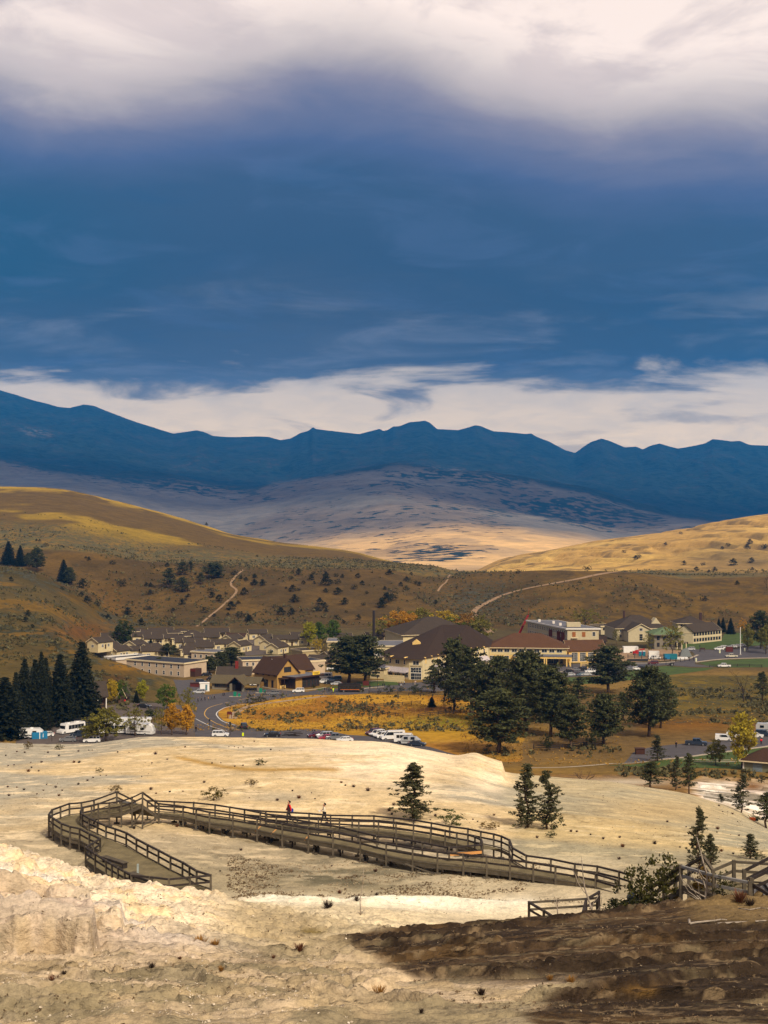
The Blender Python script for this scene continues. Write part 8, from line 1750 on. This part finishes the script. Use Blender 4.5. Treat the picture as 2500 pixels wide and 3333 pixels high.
# ------------------------------------------------------------------ fences of the valley
def fence(px, label, post_every=4.5, h=1.25, m_=None, name='rail_fence'):
    P = [ghit(x, y) for x, y in px]; Q = []
    for a_, b_ in zip(P[:-1], P[1:]):
        n = max(1, round((b_ - a_).length / post_every)); Q += [a_.lerp(b_, i / n) for i in range(n)]
    Q.append(P[-1]); Q = [Vector((q.x, q.y, gz(q.x, q.y))) for q in Q]; o = thing(name, label, 'fence', Q[0]); m_ = m_ or M_WOODD
    for q in Q: beam('post', q - Vector((0, 0, .2)), q + Vector((0, 0, h)), .24, .24, m_, o, Q[0])
    for a_, b_ in zip(Q[:-1], Q[1:]):
        for z in (.55, 1.05): beam('rail', a_ + Vector((0, 0, z)), b_ + Vector((0, 0, z)), .14, .16, m_, o, Q[0])
fence([(1201, 2258), (1260, 2262), (1330, 2264), (1448, 2272), (1449, 2300)], 'long dark rail fence along the top of the golden field'); fence([(1368, 2292), (1250, 2300), (1161, 2308), (1210, 2320), (1262, 2330), (1312, 2336)], 'rail fence making a sharp corner in the golden field')
fence([(1161, 2376), (1231, 2376)], 'short piece of rail fence above the parked vans'); fence([(1361, 2336), (1400, 2331), (1477, 2324), (1538, 2314)], 'low rail fence running towards the grove'); fence([(1737, 2438), (1790, 2441), (1830, 2438), (1900, 2430), (1960, 2427)], 'dark rail fence at the foot of the grove')
fence([(1896, 2262), (1932, 2268)], 'short dark fence piece in the sagebrush right of the grove'); fence([(2310, 2172), (2400, 2170), (2480, 2172)], 'dark low fence by the strip road at the upper right'); fence([(2358, 2256), (2420, 2252)], 'fence remains beside the bare grey trees', 5)
fence([(2044, 2142), (2110, 2146), (2200, 2156), (2258, 2150)], 'thin fence round the work yard', 3.2, 1.9)

# ------------------------------------------------------------------ people
M_SKIN = mat('skin', srgb(196, 140, 112), .6, .08); M_HAIR = mat('black_hair', (.012, .01, .01), .6, .2); M_CLOTH = tint_mat('cloth', .85, .2, .12)
def skin_mesh(name, J, E, mtl, sub=1):
    """J: name -> (xyz, radius); grown with a Skin modifier into one surface"""
    ks = list(J); me = bpy.data.meshes.new(name); me.from_pydata([J[k][0] for k in ks], [(ks.index(a_), ks.index(b_)) for a_, b_ in E], [])
    o = bpy.data.objects.new(name, me); COL.objects.link(o); o.modifiers.new('s', 'SKIN'); sv = me.skin_vertices[0].data
    for i, k in enumerate(ks):
        r = J[k][1]; sv[i].radius = (r, r) if not isinstance(r, tuple) else r; sv[i].use_root = (i == 0)
    m2 = o.modifiers.new('b', 'SUBSURF'); m2.levels = sub; m2.render_levels = sub
    bpy.context.view_layer.update(); out = bpy.data.meshes.new_from_object(o.evaluated_get(bpy.context.evaluated_depsgraph_get())); bpy.data.objects.remove(o)
    out.materials.clear(); out.materials.append(mtl); out.polygons.foreach_set('use_smooth', [True] * len(out.polygons)); return out
def pose_joints(pose):
    """faces +x; z up; 1.75 m"""
    st_ = {'stand': .04, 'walk': .26, 'walk2': .30}[pose]; J = {}
    J['pel'] = ((0, 0, .98), (.13, .15)); J['wai'] = ((0, 0, 1.14), (.12, .145)); J['che'] = ((.01, 0, 1.36), (.135, .19)); J['nek'] = ((.01, 0, 1.50), .06)
    J['hd0'] = ((.03, 0, 1.58), .085); J['hd1'] = ((.035, 0, 1.66), .10); J['hd2'] = ((.02, 0, 1.735), .07)
    for s, n in ((1, 'l'), (-1, 'r')):
        f = s * st_
        J['hip' + n] = ((0, s * .10, .93), .095); J['kne' + n] = ((f * .55 + .05, s * .10, .51), .062); J['ank' + n] = ((f * 1.05 - (.06 if f < 0 else 0), s * .10, .09 + (.05 if f < -.1 else 0)), .042); J['toe' + n] = ((f * 1.05 + .15, s * .11, .035 + (.01 if f < -.1 else 0)), .038)
        J['sho' + n] = ((0, s * .19, 1.43), .065)
        if pose == 'walk2': J['elb' + n] = ((.05, s * .25, 1.17), .048); J['wri' + n] = ((.28, s * .16, 1.14), .034); J['han' + n] = ((.35, s * .12, 1.15), .034)
        else: J['elb' + n] = ((-f * .25 - .02, s * .25, 1.16), .048); J['wri' + n] = ((-f * .6 + .05, s * .25, .93), .034); J['han' + n] = ((-f * .6 + .07, s * .245, .85), .036)
    E = [('pel', 'wai'), ('wai', 'che'), ('che', 'nek'), ('nek', 'hd0'), ('hd0', 'hd1'), ('hd1', 'hd2')]
    for n in 'lr': E += [('pel', 'hip' + n), ('hip' + n, 'kne' + n), ('kne' + n, 'ank' + n), ('ank' + n, 'toe' + n), ('che', 'sho' + n), ('sho' + n, 'elb' + n), ('elb' + n, 'wri' + n), ('wri' + n, 'han' + n)]
    return J, E
_pp = {}
def person(p, rz, jac, tro, label, pose='walk', long_coat=False, h=1.0, hair=True, cat='person', group=None):
    k_ = (pose, long_coat)
    if k_ not in _pp:
        J, E = pose_joints(pose); body = skin_mesh('body', J, E, M_SKIN, 2)
        g = lambda names, inf: {n: (J[n][0], (tuple(r + inf for r in J[n][1]) if isinstance(J[n][1], tuple) else J[n][1] + inf)) for n in names}
        ja = g(['wai', 'pel', 'che', 'shol', 'elbl', 'wril', 'shor', 'elbr', 'wrir'], .028); ja['nk'] = ((.01, 0, 1.475), .085)
        EJ = [('wai', 'pel'), ('wai', 'che'), ('che', 'nk')] + [e_ for n in 'lr' for e_ in (('che', 'sho' + n), ('sho' + n, 'elb' + n), ('elb' + n, 'wri' + n))]
        if long_coat: ja['hem'] = ((0, 0, .72), (.17, .20)); EJ.append(('pel', 'hem'))
        jk = skin_mesh('jacket', ja, EJ, M_CLOTH, 2)
        tr_ = g(['pel', 'hipl', 'knel', 'ankl', 'hipr', 'kner', 'ankr'], .018); tk = skin_mesh('trousers', tr_, [('pel', 'hipl'), ('hipl', 'knel'), ('knel', 'ankl'), ('pel', 'hipr'), ('hipr', 'kner'), ('kner', 'ankr')], M_CLOTH, 2)
        hr = skin_mesh('hair', {'a': ((.0, 0, 1.70), .112), 'b': ((-.03, 0, 1.765), .085), 'c': ((-.06, 0, 1.63), .08)}, [('a', 'b'), ('a', 'c')], M_HAIR, 2)
        fa_ = MB(); fa_.box((.118, 0, 1.645), (.05, .022, .045)); [fa_.box((.122, s * .035, 1.672), (.012, .022, .014), 1) for s in (-1, 1)]; fa_.box((.118, 0, 1.602), (.012, .05, .012), 1); [fa_.box((.02, s * .105, 1.65), (.035, .02, .06)) for s in (-1, 1)]
        sh = MB(); [sh.box((J['toe' + n][0][0] - .06, J['toe' + n][0][1], J['toe' + n][0][2] + .015), (.27, .10, .09)) for n in 'lr']
        _pp[k_] = (body, jk, tk, hr, fa_.mesh('face', [M_SKIN, M_HAIR]), sh.mesh('shoes', M_BLK))
    b, j, t, hr, fc_, sh = _pp[k_]; o = thing('person', label, cat, p, rz, group); o.scale = (h, h, h)
    link('body', b, o); link('jacket', j, o, None, jac); link('trousers', t, o, None, tro); link('shoes', sh, o)
    if h > .5: link('face', fc_, o)
    if hair: link('hair', hr, o)
    return o
RJ, CJ, BKJ, NVJ = (.62, .012, .015), (.72, .62, .45), (.015, .015, .018), (.02, .03, .06)
q = onplane(941, 2672, ZW); pr_ = person(Vector((q.x, q.y, ZW)), R(200), RJ, BKJ, 'person in a long red coat with dark hair walking left on the far boardwalk', 'walk', True)
m = MB(); m.bx(-.36, -.17, -.16, .16, .95, 1.32); m.prism([(-.4, .95), (-.36, .9), (-.2, .95), (-.2, 1.1)], 'y', -.12, .12); bp = m.build('daypack', mat('blue_bag', srgb(20, 60, 150), .7), None, Matrix.Translation((q.x, q.y, ZW)) @ Matrix.Rotation(R(200), 4, 'Z')); bp.location.z -= .25; tag(bp, 'blue bag hanging at the back of the walker in red', 'bag')
m = MB(); m.bx(-.02, .17, .10, .235, .85, 1.42); 
m.build('dark_sleeve_panel', mat('dark_panel', (.03, .012, .015), .8), pr_)
q = onplane(1056, 2680, ZW); person(Vector((q.x, q.y, ZW)), R(188), CJ, BKJ, 'person in cream jacket and black cap, hands raised, walking behind the one in red', 'walk2')
pm = Vector((q.x - .42, q.y - .05, ZW + 1.12)); m = MB(); m.box((0, 0, 0), (.16, .10, .12)); m.tube((-.12, 0, 0), (-.05, 0, 0), .04, .05, 8); tag(m.build('camera_bag', W3, None, Matrix.Translation(pm)), 'small pale object held in the hands of the walker in cream', 'bag')
# person on the long stairs
tq = .33; sp_ = SB.lerp(ST, .30) + Vector((.55, .7, 0)); person(Vector(((2040 - CX) / F * 83.5, 83.5, gz((2040 - CX) / F * 83.5, 83.5)) if False else ((2056 - CX) / F * 83.5, 83.5, -(2893 - HY) / F * 83.5 - 1.70)), R(-70), NVJ, BKJ, 'person in dark blue climbing the long stairs, only the head showing past the pine shrub', 'stand')
def fp(px, py, rz, jac, tro, label, pose='stand', h=1.0): return person(ghit(px, py), R(rz), jac, tro, label, pose, False, h, group='people in the valley')
OT = (.5, .25, .05); GT = (.08, .09, .08)
for x, y, rz, j, t, lb, ps in [(1057, 2251, 200, BKJ, BKJ, 'person in black, leftmost of the group waiting beside the minibus', 'stand'), (1064, 2252, 30, BKJ, GT, 'person in black, second of the group beside the minibus', 'stand'), (1071, 2251, 120, GT, BKJ, 'person in grey, third of the group beside the minibus', 'stand'), (1078, 2250, 250, OT, BKJ, 'person in tan orange, right of the group beside the minibus', 'stand'),
  (1085, 2253, 270, (.65, .8, .02), (.65, .8, .02), 'person in bright yellow green safety clothing beside the minibus', 'stand'), (1204, 2243, 90, BKJ, BKJ, 'person in black standing alone right of the minibus', 'stand'), (1246, 2236, 200, BKJ, BKJ, 'person in black, left of the pair at the lawn corner', 'stand'), (1251, 2236, 20, NVJ, BKJ, 'person in navy, right of the pair at the lawn corner', 'stand'),
  (1299, 2232, 180, BKJ, BKJ, 'person in black left of the three near the planter wall', 'walk'), (1306, 2233, 180, BKJ, W3 and (.6, .6, .6), 'person with pale trousers in the middle of the three', 'walk'), (1316, 2230, 0, (.7, .7, .7), BKJ, 'person in a white top right of the three near the planter wall', 'walk'), (1351, 2230, 180, (.6, .45, .4), (.6, .5, .4), 'person in pale pink walking before the hall doors', 'walk'),
  (644, 2286, 0, BKJ, BKJ, 'person in black at the left end of the roadside line', 'walk'), (656, 2283, 180, GT, BKJ, 'person in grey second in the roadside line', 'walk'), (667, 2281, 0, BKJ, BKJ, 'person in black third in the roadside line', 'walk'), (678, 2283, 0, OT, GT, 'person in brown fourth in the roadside line', 'walk'), (689, 2279, 180, GT, GT, 'person in grey fifth in the roadside line', 'walk'), (698, 2277, 180, BKJ, BKJ, 'person in black at the right end of the roadside line', 'walk'),
  (726, 2267, 0, BKJ, BKJ, 'left person of the pair on the forecourt', 'walk'), (731, 2267, 0, NVJ, BKJ, 'right person of the pair on the forecourt', 'walk'), (863, 2262, 90, NVJ, BKJ, 'person standing right of the fuel pumps', 'stand'), (921, 2246, 270, BKJ, BKJ, 'person in black below the porch of the store', 'stand'), (419, 2318, 270, BKJ, GT, 'person standing in the side road at left', 'stand'), (407, 2292, 270, RJ, BKJ, 'person in red by the small gabled house', 'stand'),
  (2201, 2434, 270, BKJ, BKJ, 'person in black standing alone in the lower right street', 'stand'), (1352, 2228, 90, (.7, .5, .45), BKJ, 'second person by the hall doors in pale pink', 'stand'), (2478, 2424, 90, RJ, BKJ, 'person in red at the kerb by the lower right lawn', 'stand'), (638, 2382, 90, BKJ, BKJ, 'person in black right of the orange trees', 'stand')]:
    fp(x, y, rz, j, t, lb, ps)
# flags at the store
for x, y, c_2, lb in ((921, 2238, (.5, .5, .5), 'small pale flag on a slanted pole at the store porch'), (949, 2240, (.45, .10, .10), 'small red striped flag on a slanted pole right of the store porch')):
    p = ghit(x, y); o = thing('flag', lb, 'flag', p); q = MB(); q.tube((0, 0, 0), (0, 0, 4.2), .07, .05, 6); q.build('pole', M_TRIMB, o); q = MB(); q.add([(0, 0, 4.1), (1.5, -.1, 3.4), (1.2, -.3, 1.9), (.1, 0, 2.6)], [(0, 1, 2, 3)]); q.build('cloth', M_CLOTH, o, color=c_2, normals=False)
